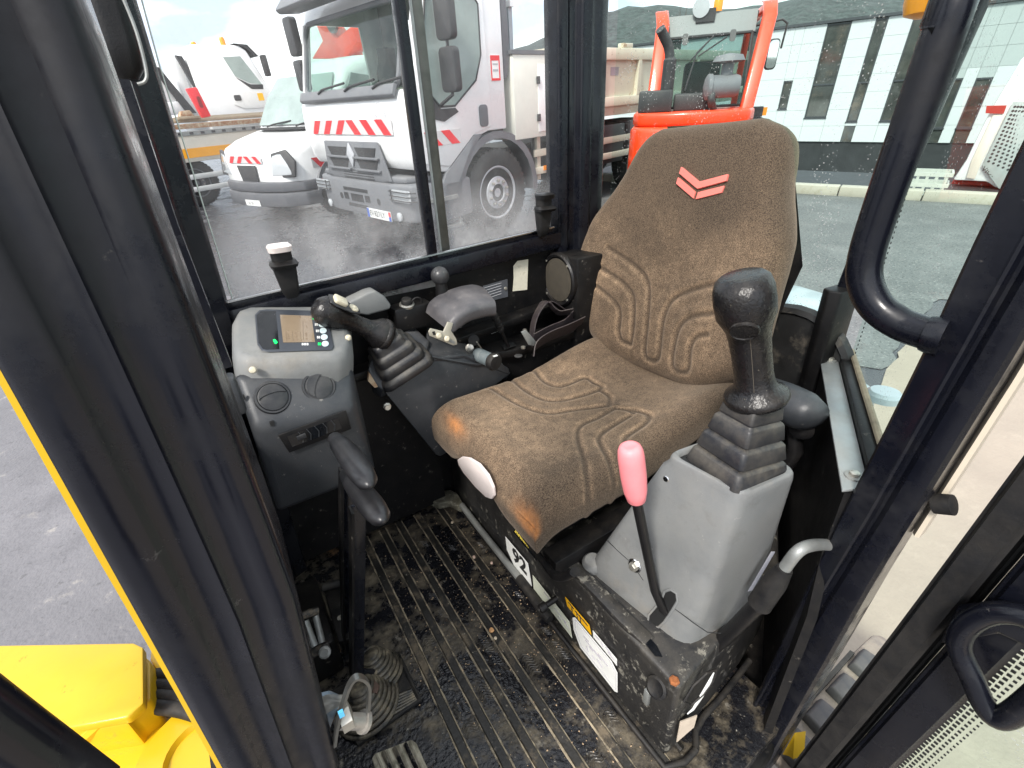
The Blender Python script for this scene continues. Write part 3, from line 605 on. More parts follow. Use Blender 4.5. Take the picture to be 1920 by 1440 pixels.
put('sticker_lines', MB().bb((-1.32, HW+.0066, 1.80), (-1.24, HW+.0078, 1.82)).bb((-1.32, HW+.0066, 1.86), (-1.24, HW+.0078, 1.875)), 'inkb', st_)
for (z0, z1, y0) in ((2.05, 2.42, .2), (1.62, 2.0, .2)):
    mi = put('mirror', MB().prism([V(-.42, HW+y0+a, (z0+z1)/2+b) for a, b in rrect(.24, z1-z0, .05)], V(-.09, 0, 0)), 'vdark', tk, bevel=.02)
put('mirror_arm', MB().tube([V(-.45, HW, 2.5), V(-.46, HW+.2, 2.46), V(-.46, HW+.2, 1.60), V(-.42, HW, 1.50)], .018, 8), 'vdark', tk)
put('mirror', MB().prism([V(-.12, -HW-.10+a, 2.33+b) for a, b in rrect(.22, .40, .05)], V(-.10, 0, 0)), 'vdark', tk, bevel=.02); put('mirror', MB().prism([V(-.12, -HW-.10+a, 1.92+b) for a, b in rrect(.22, .34, .05)], V(-.10, 0, 0)), 'vdark', tk, bevel=.02)
put('fender', MB().sweep(arc(V(-1.24, HW-.14, .50), V(1, 0, 0), V(0, 0, 1), .66, -12, 184, 16), [(.05, -.15), (.05, .15), (-.03, .15), (-.03, .13), (.02, .12), (.02, -.15)], (0, 0, 1)), 'vgrey', tk)
put('fender_panel', MB().prism([V(x, HW-.03, z) for x, z in ((-.40, .86), (-.86, 1.2), (-1.0, 1.2), (-.80, 1.04), (-.62, .72), (-.56, .36), (-.3, .36), (-.3, .7))], V(0, .05, 0)), 'vgrey', tk, bevel=.01)
put('cab_step', MB().bb((-.5, HW-.12, .58), (-.15, HW+.06, .62)).bb((-.56, HW-.1, .26), (-.3, HW+.04, .29)).tube([V(-.32, HW, .6), V(-.32, HW, .28)], .012, 6).tube([V(-.54, HW, .45), V(-.54, HW, .28)], .012, 6), 'satin', tk)
wheel(tk, V(-1.24, HW-.17, .51), .51, .30, 1); wheel(tk, V(-1.24, -HW+.17, .51), .51, .30, -1)
for xx in (-4.9, -6.2):
    for s in (1, -1): wheel(tk, V(xx, s*(HW-.22), .51), .51, .5, s)
put('cab_back_trim', MB().prism([V(x, HW-.08, z) for x, z in ((-1.44, 2.7), (-1.52, 2.6), (-1.56, 1.95), (-1.5, 1.75), (-1.44, 1.72))], V(0, .06, 0)), 'vgrey', tk, bevel=.01)
put('chassis', MB().bb((-8.2, -.42, .62), (-1.0, .42, .92)), 'vdark', tk)
put('exhaust_pipe', MB().tube([V(-1.9, HW-.25, .5), V(-2.1, HW-.2, .55), V(-2.16, HW-.2, .7), V(-2.16, HW-.2, 1.05)], .06, 10), 'satin', tk)
put('air_tank', MB().lathe(V(-1.75, HW-.5, .8), (-1, 0, 0), [(.0, -.02), (.12, 0), (.14, .04), (.14, .5), (.12, .54), (0, .56)], 20), 'vgrey', tk)
gl_ = thing  # locker stands on the chassis behind the cab
lk = put('side_locker', MB().bb((-2.95, .2, 1.08), (-1.55, HW+.02, 1.96)), pmat('locker_paint', (.72, .71, .64), .5, 0, .06, 3, dust=((.5, .45, .35), .3, 4)), tk, bevel=.012)
put('door', MB().bb((-2.9, HW+.02, 1.14), (-1.98, HW+.03, 1.86)), 'wpaint', lk, bevel=.004)
put('hinge', MB().bb((-2.0, HW+.028, 1.26), (-1.95, HW+.045, 1.34)), 'vdark', lk); put('hinge', MB().bb((-2.0, HW+.028, 1.66), (-1.95, HW+.045, 1.74)), 'vdark', lk)
put('locker_lid', MB().bb((-2.97, .18, 1.96), (-1.53, HW+.03, 2.0)), 'vgrey', lk)
hd = put('headboard', MB().bb((-1.70, .55, 1.3), (-1.64, HW-.1, 2.40)), pmat('headboard_grey', (.38, .42, .45), .4), tk)
me_ = MB()
for k in range(30): me_.bb((-1.66, -HW+k*.075, 2.40), (-1.655, -HW+k*.075+.006, 3.05))
for k in range(9): me_.bb((-1.665, -HW, 2.42+k*.075), (-1.66, HW-.1, 2.426+k*.075))
put('mesh_guard', me_, 'mesh', hd)
put('guard_frame', MB().bb((-1.70, -HW, 3.05), (-1.63, HW-.06, 3.10)).bb((-1.70, HW-.14, 2.4), (-1.63, HW-.06, 3.05)), 'wpaint', hd)
# tipper body
bd = put('tipper_body', MB().bb((-8.3, -1.22, 1.22), (-3.1, 1.22, 1.36)), 'tipper', tk, bevel=.01)
put('side_board', MB().bb((-8.3, 1.18, 1.40), (-3.1, 1.22, 1.90)), 'tipper', bd); put('side_board', MB().bb((-8.3, -1.22, 1.40), (-3.1, -1.18, 1.90)), 'tipper', bd)
put('top_rail', MB().bb((-8.3, 1.16, 1.90), (-3.1, 1.27, 2.04)), 'tipper', bd, bevel=.01); put('lower_rail', MB().bb((-8.3, 1.16, 1.34), (-3.1, 1.28, 1.46)), 'tipper', bd, bevel=.01)
for k in range(6): put('side_post', MB().prism([V(-3.3-k*.95+a, 1.22, z) for a, z in ((-.05, 1.46), (.05, 1.46), (.035, 1.9), (-.035, 1.9))], V(0, .06, 0)), 'tipper', bd)
put('front_board', MB().bb((-3.12, -1.2, 1.36), (-3.06, 1.2, 2.1)), 'tipper', bd)
put('rail_block', MB().bb((-4.05, 1.15, 2.04), (-3.8, 1.25, 2.10)), 'tipper', bd, bevel=.01)
put('body_lettering', MB().bb((-3.75, 1.2215, 1.72), (-3.55, 1.224, 1.82)), 'inkg', bd)
for (x0, x1, z0, z1, mt) in ((-4.15, -3.45, .55, 1.1, 'vdark'), (-5.0, -4.3, .6, 1.12, 'vgrey'), (-3.3, -2.5, .45, .95, 'vdark')): put('chassis_box', MB().bb((x0, .5, z0), (x1, 1.15, z1)), mt, tk, bevel=.03)
for zz in (.62, .84): put('side_guard', MB().bb((-4.6, 1.14, zz), (-1.95, 1.17, zz+.09)), 'tipper', tk, bevel=.008)
for xx in (-2.1, -3.35): put('guard_post', MB().bb((xx, 1.1, .55), (xx+.07, 1.14, 1.1)), 'tipper', tk)
put('side_marker', MB().bb((-2.28, 1.172, .66), (-2.12, 1.182, .72)), 'amberl', tk)

oc = gz(650, 400); oc = Vector(CAMW) + (Vector(MW @ _v(640, 82))*(11.5/np.hypot(*(MW @ _v(640, 82))[:2])))
crn = thing('orange_crane', 'orange crane arm seen through the tipper truck windscreen', 'crane', (oc.x, oc.y, 0), R(13))
put('boom', MB().prism([V(.1, y, z) for y, z in ((-1.2, oc.z-.15), (.2, oc.z-.25), (.75, oc.z-.05), (.65, oc.z+.2), (.1, oc.z+.10), (-.35, oc.z+.5), (-.75, oc.z+.55), (-.55, oc.z+.1))], V(-.3, 0, 0)), 'orange', crn, bevel=.03)
put('yellow_rail', MB().bb((-.2, -1.3, oc.z-.36), (.12, .8, oc.z-.26)), 'ostripe', crn)
put('column', MB().bb((-.35, -.25, 0), (.0, .15, oc.z)), 'orange', crn, bevel=.03)
put('slew_ring', MB().lathe(V(.11, .05, oc.z+.35), (1, 0, 0), [(.2, 0), (.2, .05), (.14, .06), (0, .06)], 24), 'vgrey', crn)

# ------------------------------------------------------------------ white van behind it
vn = thing('white_van', 'white van with grey plastic bumper half hidden behind the tipper truck', 'van', (-.70, -8.80, 0), R(27))
def vloft(sections, name, mat, bev=.0):
    """sections: (x, half width, z0, z1, corner radius)"""
    rg = [[V(x, a, (z0+z1)/2+b) for a, b in rrect(2*hw, z1-z0, r, 5)] for x, hw, z0, z1, r in sections]
    return put(name, MB().loft(rg), mat, vn, smooth=50)
vloft([(.0, .42, .62, .94, .1), (-.06, .70, .56, 1.02, .12), (-.22, .90, .5, 1.08, .14), (-.5, .98, .42, 1.17, .12), (-.95, 1.0, .42, 1.27, .1), (-1.3, 1.0, .42, 1.30, .1), (-5.4, 1.0, .42, 1.30, .1)], 'body', 'wpaint')
vloft([(-.98, .86, 1.25, 1.30, .02), (-1.28, .90, 1.25, 1.72, .09), (-1.62, .91, 1.25, 2.12, .16), (-1.95, .92, 1.25, 2.24, .2), (-2.4, .93, 1.25, 2.27, .2), (-5.4, .93, 1.25, 2.27, .2)], 'cab', 'wpaint')
def vws(y, z, off=.02):
    return V(float(np.interp(z, (1.3, 1.72, 2.12), (-.98, -1.28, -1.62)))+off, y, z+.012)
for z0, z1, w0, w1 in ((1.33, 1.72, .83, .80), (1.72, 2.0, .80, .70)):
    put('windscreen', MB().prism([vws(-w0, z0), vws(w0, z0), vws(w1, z1), vws(-w1, z1)], V(.012, 0, .008)), 'vglass', vn)
put('scuttle', MB().prism([V(x, y, 1.285) for x, y in ((-.86, -.8), (-.82, 0), (-.86, .8), (-1.02, .84), (-1.02, -.84))], V(0, 0, .03)), 'vdark', vn)
for s in (-.5, .25): put('wiper', MB().tube([V(-.88, s, 1.33), V(-.93, s+.12, 1.36), V(-1.0, s+.5, 1.4)], .012, 6), 'vdark', vn)
put('grille', MB().prism([V(.012, y, z) for y, z in ((-.24, .86), (.24, .86), (.2, .62), (.0, .58), (-.2, .62))], V(.02, 0, 0)), 'vdark', vn, bevel=.012)
hazard(vn, V(.012, -.42, .89), V(0, 1, 0), V(0, 0, 1), .84, .1, 4, V(1, 0, 0), flip=[1, 1, -1, -1])
for s in (-1, 1):
    put('headlight_surround', MB().prism([V(-.07, s*.46, .67), V(-.15, s*.92, .69), V(-.21, s*.94, .9), V(-.18, s*.82, 1.06), V(-.09, s*.58, 1.01)], V(.048, s*.018, .01)), 'vdark', vn, bevel=.015)
    put('headlight', MB().prism([V(-.06, s*.50, .70), V(-.14, s*.88, .72), V(-.20, s*.90, .9), V(-.17, s*.78, 1.03), V(-.08, s*.60, .98)], V(.05, s*.02, .01)), 'lens', vn, bevel=.02)
    wheel(vn, V(-.92, s*.88, .40), .40, .24, s, nuts=6)
    put('wheel_arch', MB().sweep(arc(V(-.92, s*.93, .40), V(1, 0, 0), V(0, 0, 1), .49, -8, 188, 14), [(.03, -.09), (.03, .09), (-.03, .09), (-.03, -.09)], (0, 0, 1)), 'vgrey', vn)
    wheel(vn, V(-4.3, s*.88, .40), .40, .24, s, nuts=6)
hazard(vn, V(-.42, 1.0, .78), V(-1, 0, 0), V(0, 0, 1), .36, .14, 1, V(0, 1, 0), flip=-1); 
vb = [(-.45, -1.03), (-.2, -.98), (.02, -.72), (.12, -.3), (.12, .3), (.02, .72), (-.2, .98), (-.45, 1.03)]
VB2 = pmat('van_bumper_grey', (.085, .088, .10), .5, 0, .12, 6, dust=((.35, .33, .3), .25, 5))
vbp = put('bumper', MB().prism([V(x, y, .28) for x, y in vb], V(0, 0, .20)), VB2, vn, bevel=.03)
put('bumper', MB().prism([V(x-.02, y*.98, .49) for x, y in vb], V(0, 0, .14)), VB2, vn, bevel=.03)
np2 = put('number_plate', MB().prism([V(.125, y, z) for y, z in ((-.15, .29), (.22, .29), (.22, .375), (-.15, .375))], V(.008, 0, 0)), 'platew', vn)
text('plate_lettering', '62 SK', 'inkm', np2, V(.1335, -.08, .31), (0, 1, 0), (0, 0, 1), .06, .001)
put('side_window', MB().prism([V(x, .94, z) for x, z in ((-1.22, 1.42), (-1.3, 1.36), (-2.1, 1.36), (-2.1, 1.95), (-1.62, 2.0))], V(0, .015, 0)), 'vglass', vn)

# ------------------------------------------------------------------ low loader trailer and the vehicles beyond it
lo = thing('low_loader', 'low loader trailer with timber deck and orange side stripe beyond the van', 'trailer', (0, -11.5, 0), R(20))
put('side_beam', MB().bb((-9, -.12, .80), (5, 0, 1.24)), pmat('beam_paint', (.62, .58, .5), .6, 0, .12, 3, dust=((.5, .44, .34), .5, 4)), lo, bevel=.01)
put('side_stripe', MB().bb((-9, .001, .87), (5, .006, 1.03)), 'ostripe', lo)
put('deck_frame', MB().bb((-9, -2.5, 1.12), (5, -.14, 1.24)), 'vdark', lo)
put('rubbing_rail', MB().bb((-9, -.10, 1.24), (5, .03, 1.31)), 'satin', lo)
ra = put('ramp', MB().bb((-9, -.95, 1.34), (5, -.55, 1.42)), 'rusty', lo)
pk = None
for k in range(4):
    y0 = -.98-.34*k
    if pk is None: pk = put('deck_plank', MB().bb((-9, -.16, 0), (5, .16, .06)), 'timber', lo, bevel=.006)
    else:
        c = pk.copy(); COL.objects.link(c); c.parent = lo; 
    o = pk if k == 0 else c
    o.location = (0, y0-.16, 1.44+.012*k)
mb = MB()
for k in range(70): mb.bb((-9+k*.2, .031, 1.255), (-8.93+k*.2, .036, 1.295))
put('rail_notches', mb, 'vdark', lo)
for zz in (.50, .28): put('side_guard', MB().bb((-7, -.04, zz), (4, 0, zz+.09)), pmat('guard_alu', (.62, .63, .62), .45, .3, .1, 5), lo, bevel=.008)
for xx in (1.0, .0, -1.2): wheel(lo, V(xx-1.5 if False else xx+1.2, -.28, .42), .42, .28, 1, rim='vgrey')
tt = thing('tractor_unit', 'white lorry tractor unit with yellow door sticker behind the low loader', 'truck', (0, -14.5, 0), R(13))
pr = [(-.68, 1.62), (-.68, 2.78), (-.85, 2.92), (-1.9, 2.92), (-2.05, 2.82), (-2.26, 2.30), (-2.36, 2.05), (-2.42, 1.6), (-2.42, .9), (-.68, .9)]
put('cab', MB().prism([V(x, 0, z) for x, z in pr], V(0, -2.3, 0)), 'wpaint', tt, bevel=.05, seg=3)
d2 = put('door', MB().prism([V(x, .002, z) for x, z in ((-1.38, 1.72), (-1.40, 2.74), (-1.92, 2.76), (-2.3, 1.95), (-2.32, 1.62), (-1.6, 1.62))], V(0, .015, 0)), 'wpaint', tt, bevel=.006)
put('window', MB().prism([V(x, .017, z) for x, z in ((-1.46, 2.68), (-1.86, 2.70), (-2.18, 2.12), (-1.9, 2.15), (-1.6, 2.3))], V(0, .006, 0)), 'vglass', d2)
put('window_trim', MB().prism([V(x, .018, z) for x, z in ((-1.6, 2.28), (-1.9, 2.13), (-2.2, 2.12), (-2.18, 2.02), (-1.9, 2.03))], V(0, .006, 0)), 'vdark', d2)
put('handle', MB().prism([V(x, .017, z) for x, z in rpoly(-1.5, 1.86, .16, .12, .03)], V(0, .01, 0)), 'vdark', d2)
put('door_sticker', MB().prism([V(x, .018, z) for x, z in rpoly(-2.06, 1.86, .14, .16, .01)], V(0, .004, 0)), 'amber', d2)
put('mirror', MB().bb((-2.42, .02, 2.28), (-2.3, .2, 2.72)), 'vdark', tt, bevel=.03)
put('sun_visor', MB().prism([V(x, .02, z) for x, z in ((-1.8, 2.95), (-2.1, 2.93), (-2.3, 2.70), (-2.22, 2.70), (-2.05, 2.86))], V(0, -2.3, 0)), 'vdark', tt)
put('roof_beacon', MB().lathe(V(-1.62, -.15, 2.92), (0, 0, 1), [(.06, 0), (.06, .12), (.04, .16), (0, .17)], 12), 'amberl', tt)
put('roof_beacon', MB().lathe(V(-1.2, -.9, 2.92), (0, 0, 1), [(.06, 0), (.06, .10), (.04, .13), (0, .14)], 12), 'amberl', tt)
wheel(tt, V(-1.9, -.15, .5), .5, .3, 1); wheel(tt, V(.6, -.15, .5), .5, .3, 1); wheel(tt, V(1.9, -.15, .5), .5, .3, 1)
put('chassis', MB().bb((-1, -1.5, .6), (4.5, -.8, 1.0)), 'vdark', tt)
put('ladder_frame', MB().prism([V(x, -.05, z) for x, z in ((-.62, 2.7), (-.5, 2.72), (-.78, 1.6), (-.92, 1.6))], V(0, -.12, 0)).prism([V(x, -.05, z) for x, z in ((-.08, 2.5), (.06, 2.5), (-.30, 1.6), (-.50, 1.6))], V(0, -.12, 0)), 'vdark', tt)
put('exhaust_stack', MB().bb((-.62, -.6, 1.5), (-.42, -.3, 2.75)), 'wpaint', tt, bevel=.04)
hp = thing('white_hopper', 'white hopper body at the far left behind the low loader', 'hopper', (0, -14.5, 0), R(13))
put('tank', MB().prism([V(x, -.1, z) for x, z in ((-.18, 1.85), (-.30, 1.95), (-.1, 2.62), (.1, 2.75), (1.8, 2.75), (1.8, 1.85))], V(0, -2, 0)), 'wpaint', hp, bevel=.04)
put('lower_body', MB().prism([V(x, -.08, z) for x, z in ((-.3, 1.6), (-.28, 1.85), (1.8, 1.85), (1.8, 1.5))], V(0, -2, 0)), 'wpaint', hp, bevel=.02)
put('rear_lamp', MB().lathe(V(.05, -.3, 2.72), (0, 0, 1), [(.06, 0), (.06, .1), (0, .14)], 10), 'amberl', hp)
put('support', MB().bb((.2, -.6, 0), (.5, -.3, 1.6)).bb((1.3, -.6, 0), (1.6, -.3, 1.6)), 'vdark', hp)
M3 = Matrix.Rotation(R(20), 3, 'Z'); 
o_ = M3 @ V(-.98, -.98, 0) + V(0, -11.5, 0)
wc = thing('plastic_barrier', 'faded red plastic barrier block leaning on the trailer deck', 'barrier', (o_.x, o_.y, 1.5), R(20))
put('block', MB().prism([V(x, 0, z) for x, z in ((-.08, .02), (.10, .0), (.20, .52), (.0, .54))], V(0, -.12, 0)), 'redrefl', wc, bevel=.02)
put('slot', MB().prism([V(x, .001, z) for x, z in rpoly(.05, .28, .07, .2, .03)], V(0, .006, 0)), pmat('dark_red', (.25, .02, .02), .6), wc)
lb = thing('timber_block', 'small brown timber block lying on the trailer deck', 'block', (o_.x+.15, o_.y+.1, 1.5), R(20))
put('piece', MB().bb((.0, -.15, 0), (.42, .05, .05)), 'timber', lb, bevel=.008); put('piece', MB().prism([V(x, 0, z) for x, z in ((.08, .05), (.36, .05), (.30, .14), (.14, .15))], V(0, -.14, 0)), 'rusty', lb, bevel=.01)

# ------------------------------------------------------------------ orange forklift
fk = thing('forklift', 'orange forklift with black exhaust pipe and glazed cab behind the seat', 'forklift', (-4.45, -3.95, 0), R(41))
cpl_ = [(-.0, .33)]
def cw(w, d, x0, z0, z1):
    """counterweight slab, rounded towards the rear"""
    pl = [(x0-1.2, .33-w), (x0-.28, .33-w), (x0-.10, .33-w*.9), (x0, .33-w*.62), (x0+d, .33), (x0, .33+w*.62), (x0-.10, .33+w*.9), (x0-.28, .33+w), (x0-1.2, .33+w)]
    return MB().prism([V(x, y, z0) for x, y in pl], V(0, 0, z1-z0))
put('counterweight', cw(.66, .05, 0, .55, 1.18), 'orange', fk, bevel=.06, seg=3)
put('counterweight_top', cw(.64, .05, -.03, 1.18, 1.31), 'orange', fk, bevel=.03, seg=3)
put('counterweight_foot', cw(.69, .05, .02, .42, .57), 'orange', fk, bevel=.03, seg=3)
put('tail_recess', MB().bb((-.06, -.22, .66), (-.02+.01, .0, .86)).bb((-.05, .72, .66), (-.02, .9, .86)), 'red', fk)
for y in (-.26, .86): wheel(fk, V(-.75, y, .34), .34, .22, 1 if y > 0 else -1, rim='orange', nuts=6)
for y in (-.30, .90): wheel(fk, V(-2.1, y, .40), .40, .28, 1 if y > 0 else -1, rim='orange', nuts=6)
put('body', MB().bb((-2.4, -.22, .4), (-1.2, .88, 1.25)), 'orange', fk, bevel=.03)
put('left_cover', MB().bb((-.62, -.26, 1.31), (-.18, .10, 1.52)), 'vdark', fk, bevel=.02)
put('engine_box', MB().bb((-.7, .12, 1.31), (-.3, .52, 1.47)), 'vdark', fk, bevel=.02)
put('seat_back', MB().bb((-1.2, .2, 1.2), (-1.05, .62, 1.78)), 'vdark', fk, bevel=.05)
put('exhaust_pipe', MB().tube(smoothpath([V(-.3, .03, 1.4), V(-.3, .03, 1.75), V(-.3, .0, 1.9), V(-.26, -.06, 2.0), V(-.22, -.10, 2.06)], 5), .05, 14), 'vdark', fk)
put('pipe_sleeve', MB().lathe(V(-.3, .03, 1.45), (0, 0, 1), [(.068, 0), (.068, .34), (.05, .36)], 16), 'vdark', fk)
ac = put('air_cleaner', MB().lathe(V(-.22, .42, 1.52), (-.12, 1, 0), [(.0, -.02), (.09, 0), (.12, .02), (.12, .06), (.105, .07), (.105, .30), (.09, .34), (0, .34)], 24), 'vgrey', fk)
put('rain_cap', MB().lathe(V(-.26, .62, 1.62), (0, 0, 1), [(.06, 0), (.06, .1), (.16, .12), (.13, .17), (0, .19)], 20), 'vgrey', ac)
put('hose', MB().tube(smoothpath([V(-.2, .5, 1.5), V(-.15, .5, 1.4), V(-.3, .55, 1.3)], 5), .04, 10), 'vdark', fk)
for y, s in ((-.17, -1), (.96, 1)):
    po = put('cab_post', MB().loft([[V(x+a, y+dy*s+b, z) for a, b in rrect(.12, .14, .03)] for x, z, dy in ((-.55, 1.28, -.05), (-.85, 2.14, .05*s*(1 if s > 0 else 1.6)), (-1.0, 2.27, .05*s), (-1.12, 2.29, .05*s))]), 'orange', fk)
    put('front_post', MB().loft([[V(x+a, y+b*.8, z) for a, b in rrect(.09, .1, .02)] for x, z in ((-2.3, 1.2), (-2.1, 2.2))]), 'orange', fk)
    put('roof_rail', MB().bb((-2.15, y-.05+(.05 if s > 0 else .08), 2.18), (-1.0, y+.05+(.05 if s > 0 else .08), 2.27)), 'orange', fk, bevel=.02)
put('roof', MB().bb((-2.15, -.12, 2.15), (-1.05, .92, 2.21)), 'vdark', fk)
rb = put('roof_beam', MB().prism([V(-.90, -.10, 2.02), V(-.90, .90, 2.02), V(-.97, .90, 2.22), V(-.97, -.10, 2.22)], V(-.06, 0, 0)), pmat('beam_grey', (.20, .21, .21), .5), fk)
def rwp(y, z): t = (z-1.32)/.7; return V(-.60-.27*t, y+.11, z)
wn_ = put('rear_window', MB().prism([rwp(y, z) for y, z in ((-.17, 1.34), (.75, 1.34), (.75, 2.0), (-.17, 2.0))], V(.006, 0, 0)), 'clear', fk)
mb = MB()
for a, b in (((-.18, 1.33), (.76, 1.33)), ((.76, 1.33), (.76, 2.01)), ((.76, 2.01), (-.18, 2.01)), ((-.18, 2.01), (-.18, 1.33)), ((.18, 2.0), (.18, 2.01))): mb.tube([rwp(*a)+V(.012, 0, 0), rwp(*b)+V(.012, 0, 0)], .014, 6)
put('window_frame', mb, 'vdark', wn_)
put('wiper', MB().tube([rwp(.34, 1.98)+V(.03, 0, 0), rwp(.20, 1.85)+V(.03, 0, 0), rwp(.12, 1.5)+V(.02, 0, 0)], .009, 6).tube([rwp(.36, 2.0)+V(.03, 0, 0), rwp(.14, 1.78)+V(.03, 0, 0)], .008, 6).tube([rwp(.5, 1.98)+V(.03, 0, 0), rwp(.22, 1.82)+V(.03, 0, 0)], .008, 6), 'vdark', wn_)
for y in (.06, .56): put('hinge', MB().prism([rwp(y+a, 1.99+b)+V(.014, 0, 0) for a, b in rrect(.06, .11, .02)], V(.02, 0, 0)), 'vdark', wn_)
put('beacon', MB().lathe(V(-1.0, .48, 2.23), (0, 0, 1), [(.05, 0), (.05, .1), (.03, .13), (0, .13)], 14), 'amberl', fk)
put('work_lamp', MB().lathe(V(-.92, .30, 2.27), (1, 0, -.1), [(.03, -.08), (.09, -.03), (.09, .02), (0, .025)], 18), 'lens', fk)
put('lamp_bracket', MB().bb((-1.0, .26, 2.14), (-.92, .46, 2.26)), 'vdark', fk)
mr_ = put('mirror', MB().prism([V(-1.2, 1.17+a, 1.80+b) for a, b in rrect(.12, .30, .04)], V(-.06, 0, 0)), 'vdark', fk, bevel=.012)
put('mirror_glass', MB().prism([V(-1.198, 1.17+a, 1.80+b) for a, b in rrect(.10, .27, .035)], V(.004, 0, 0)), pmat('mirror_glass', (.8, .82, .8), .03, 1, .02), mr_)
put('mirror_arm', MB().tube([V(-1.2, .9, 2.08), V(-1.2, 1.2, 2.12), V(-1.2, 1.26, 2.08), V(-1.22, 1.25, 1.85)], .012, 8), 'vdark', fk)
put('lamp', MB().lathe(V(-1.15, 1.0, 2.02), (1, .1, 0), [(.05, -.03), (.055, .01), (0, .012)], 14), 'vdark', fk)
put('side_lamp', MB().bb((-1.5, .98, 1.16), (-1.35, 1.22, 1.27)), 'vdark', fk); put('side_lamp', MB().bb((-1.42, 1.22, 1.17), (-1.38, 1.27, 1.26)), 'amberl', fk)
put('side_step', MB().bb((-2.0, .92, .9), (-1.3, 1.25, 1.15)), 'vdark', fk, bevel=.02)

# ------------------------------------------------------------------ white mini digger behind the kerb, on the lower yard side
def dpt(px, py, d):
    r = MW @ _v(px, py); k = d/np.hypot(r[0], r[1]); return Vector(CAMW+r*k)
DG = 10.3
dg0 = dpt(1850, 300, DG); vdir = V(dg0.x, dg0.y, 0).normalized()            # away from the eye
dgr = thing('white_digger', 'white mini digger with perforated side panel behind the kerb', 'excavator', (dg0.x, dg0.y, 0), math.atan2(-vdir.y, -vdir.x))
Md = Matrix.Rotation(-math.atan2(-vdir.y, -vdir.x), 3, 'Z')
def dl(px, py, off=0.0):
    p = dpt(px, py, DG+off)-V(dg0.x, dg0.y, 0); return Md @ p
body = [dl(*p) for p in ((1786, 338), (1812, 300), (1838, 245), (1858, 205), (1915, 110), (1990, 60), (2080, 60), (2080, 330), (1960, 380), (1866, 352), (1850, 341))]
put('engine_hood', MB().prism(body, V(-1.1, 0, 0)), 'wpaint', dgr, bevel=.03)
put('hood_corner', MB().prism([dl(*p) + V(.02, 0, 0) for p in ((1812, 333), (1822, 300), (1862, 216), (1886, 214), (1842, 300), (1828, 335))], V(.01, 0, 0)), pmat('warm_white_panel', (.72, .64, .56), .4, 0, .04, 4), dgr, bevel=.004)
put('red_band', MB().prism([dl(*p)+V(.034, 0, 0) for p in ((1850, 198), (1888, 197), (1882, 213), (1848, 212))], V(.01, 0, 0)), 'red', dgr)
gp = put('grille_panel', MB().prism([dl(*p)+V(.04, 0, 0) for p in ((1842, 310), (1900, 190), (1990, 190), (1990, 390), (1872, 352))], V(.012, 0, 0)), pmat('panel_grey', (.42, .45, .44), .5), dgr, bevel=.004)
mb = MB(); A, B, C_, D = dl(1848, 303), dl(1902, 196), dl(1990, 196), dl(1990, 366)
for i in range(15):
    for j in range(15):
        u, w = (i+.5)/15, (j+.5)/15
        p = (A.lerp(D, u)).lerp(B.lerp(C_, u), w)+V(.0525, 0, 0)
        mb.lathe(p, (1, 0, 0), [(.017, 0), (.017, .002), (.001, .002)], 6)
put('grille_hole', mb, 'vdark', gp, kind='stuff')
text('model_lettering', 'VIO26', 'inkm', gp, dl(1838, 318)+V(.053, 0, 0), dl(1860, 330)-dl(1838, 318), V(0, 0, 1), .10, .002)
put('slew_base', MB().prism([dl(*p, .3) for p in ((1770, 362), (1790, 335), (1990, 345), (1990, 400), (1760, 400))], V(-.9, 0, 0)), 'red', dgr, bevel=.03)
put('track', MB().prism([dl(*p, .25) for p in ((1810, 348), (1990, 372), (1990, 470), (1800, 420))], V(-.3, 0, 0)), 'tyre', dgr, bevel=.05)
dgp = None
# white slatted crate standing against the kerb
p = gz(1728, 352, .0); p = dpt(1728, 335, 9.25); 
crt = thing('plastic_crate', 'white slatted plastic crate standing behind the kerb', 'crate', (p.x, p.y, -.02), math.atan2(kd.y, kd.x))
cz0 = p.z-.02
mb = MB()
for z in (.0, .16, .30): 
    for s in (-1, 1): mb.bb((-.30-.04*z, s*(.17+.03*z)-.012, z), (.30+.04*z, s*(.17+.03*z)+.012, z+.05)); mb.bb((s*(.30+.04*z)-.012, -.17, z), (s*(.30+.04*z)+.012, .17, z+.05))
put('rail', mb, 'crate', crt)
for k in range(6):
    for s in (-1, 1): put('slat', MB().bb((-.27+k*.105, s*.175-.010, .03), (-.245+k*.105, s*.175+.010, .32)), 'crate', crt)
put('floor', MB().bb((-.28, -.16, .0), (.28, .16, .02)), 'crate', crt)
# ground bank the digger and the crate stand on, between kerb and wall edge
bk = MB().prism([V(*(k0+kn*.22).xy, -.03), V(*(k1+kd*30+kn*.22).xy, -.03), V(*(k1+kd*30+kn*2.6).xy, -.03), V(*(k0+kn*2.6).xy, -.03)], V(0, 0, -.6))
put('gravel_bank', bk, 'plinth', kind='structure')
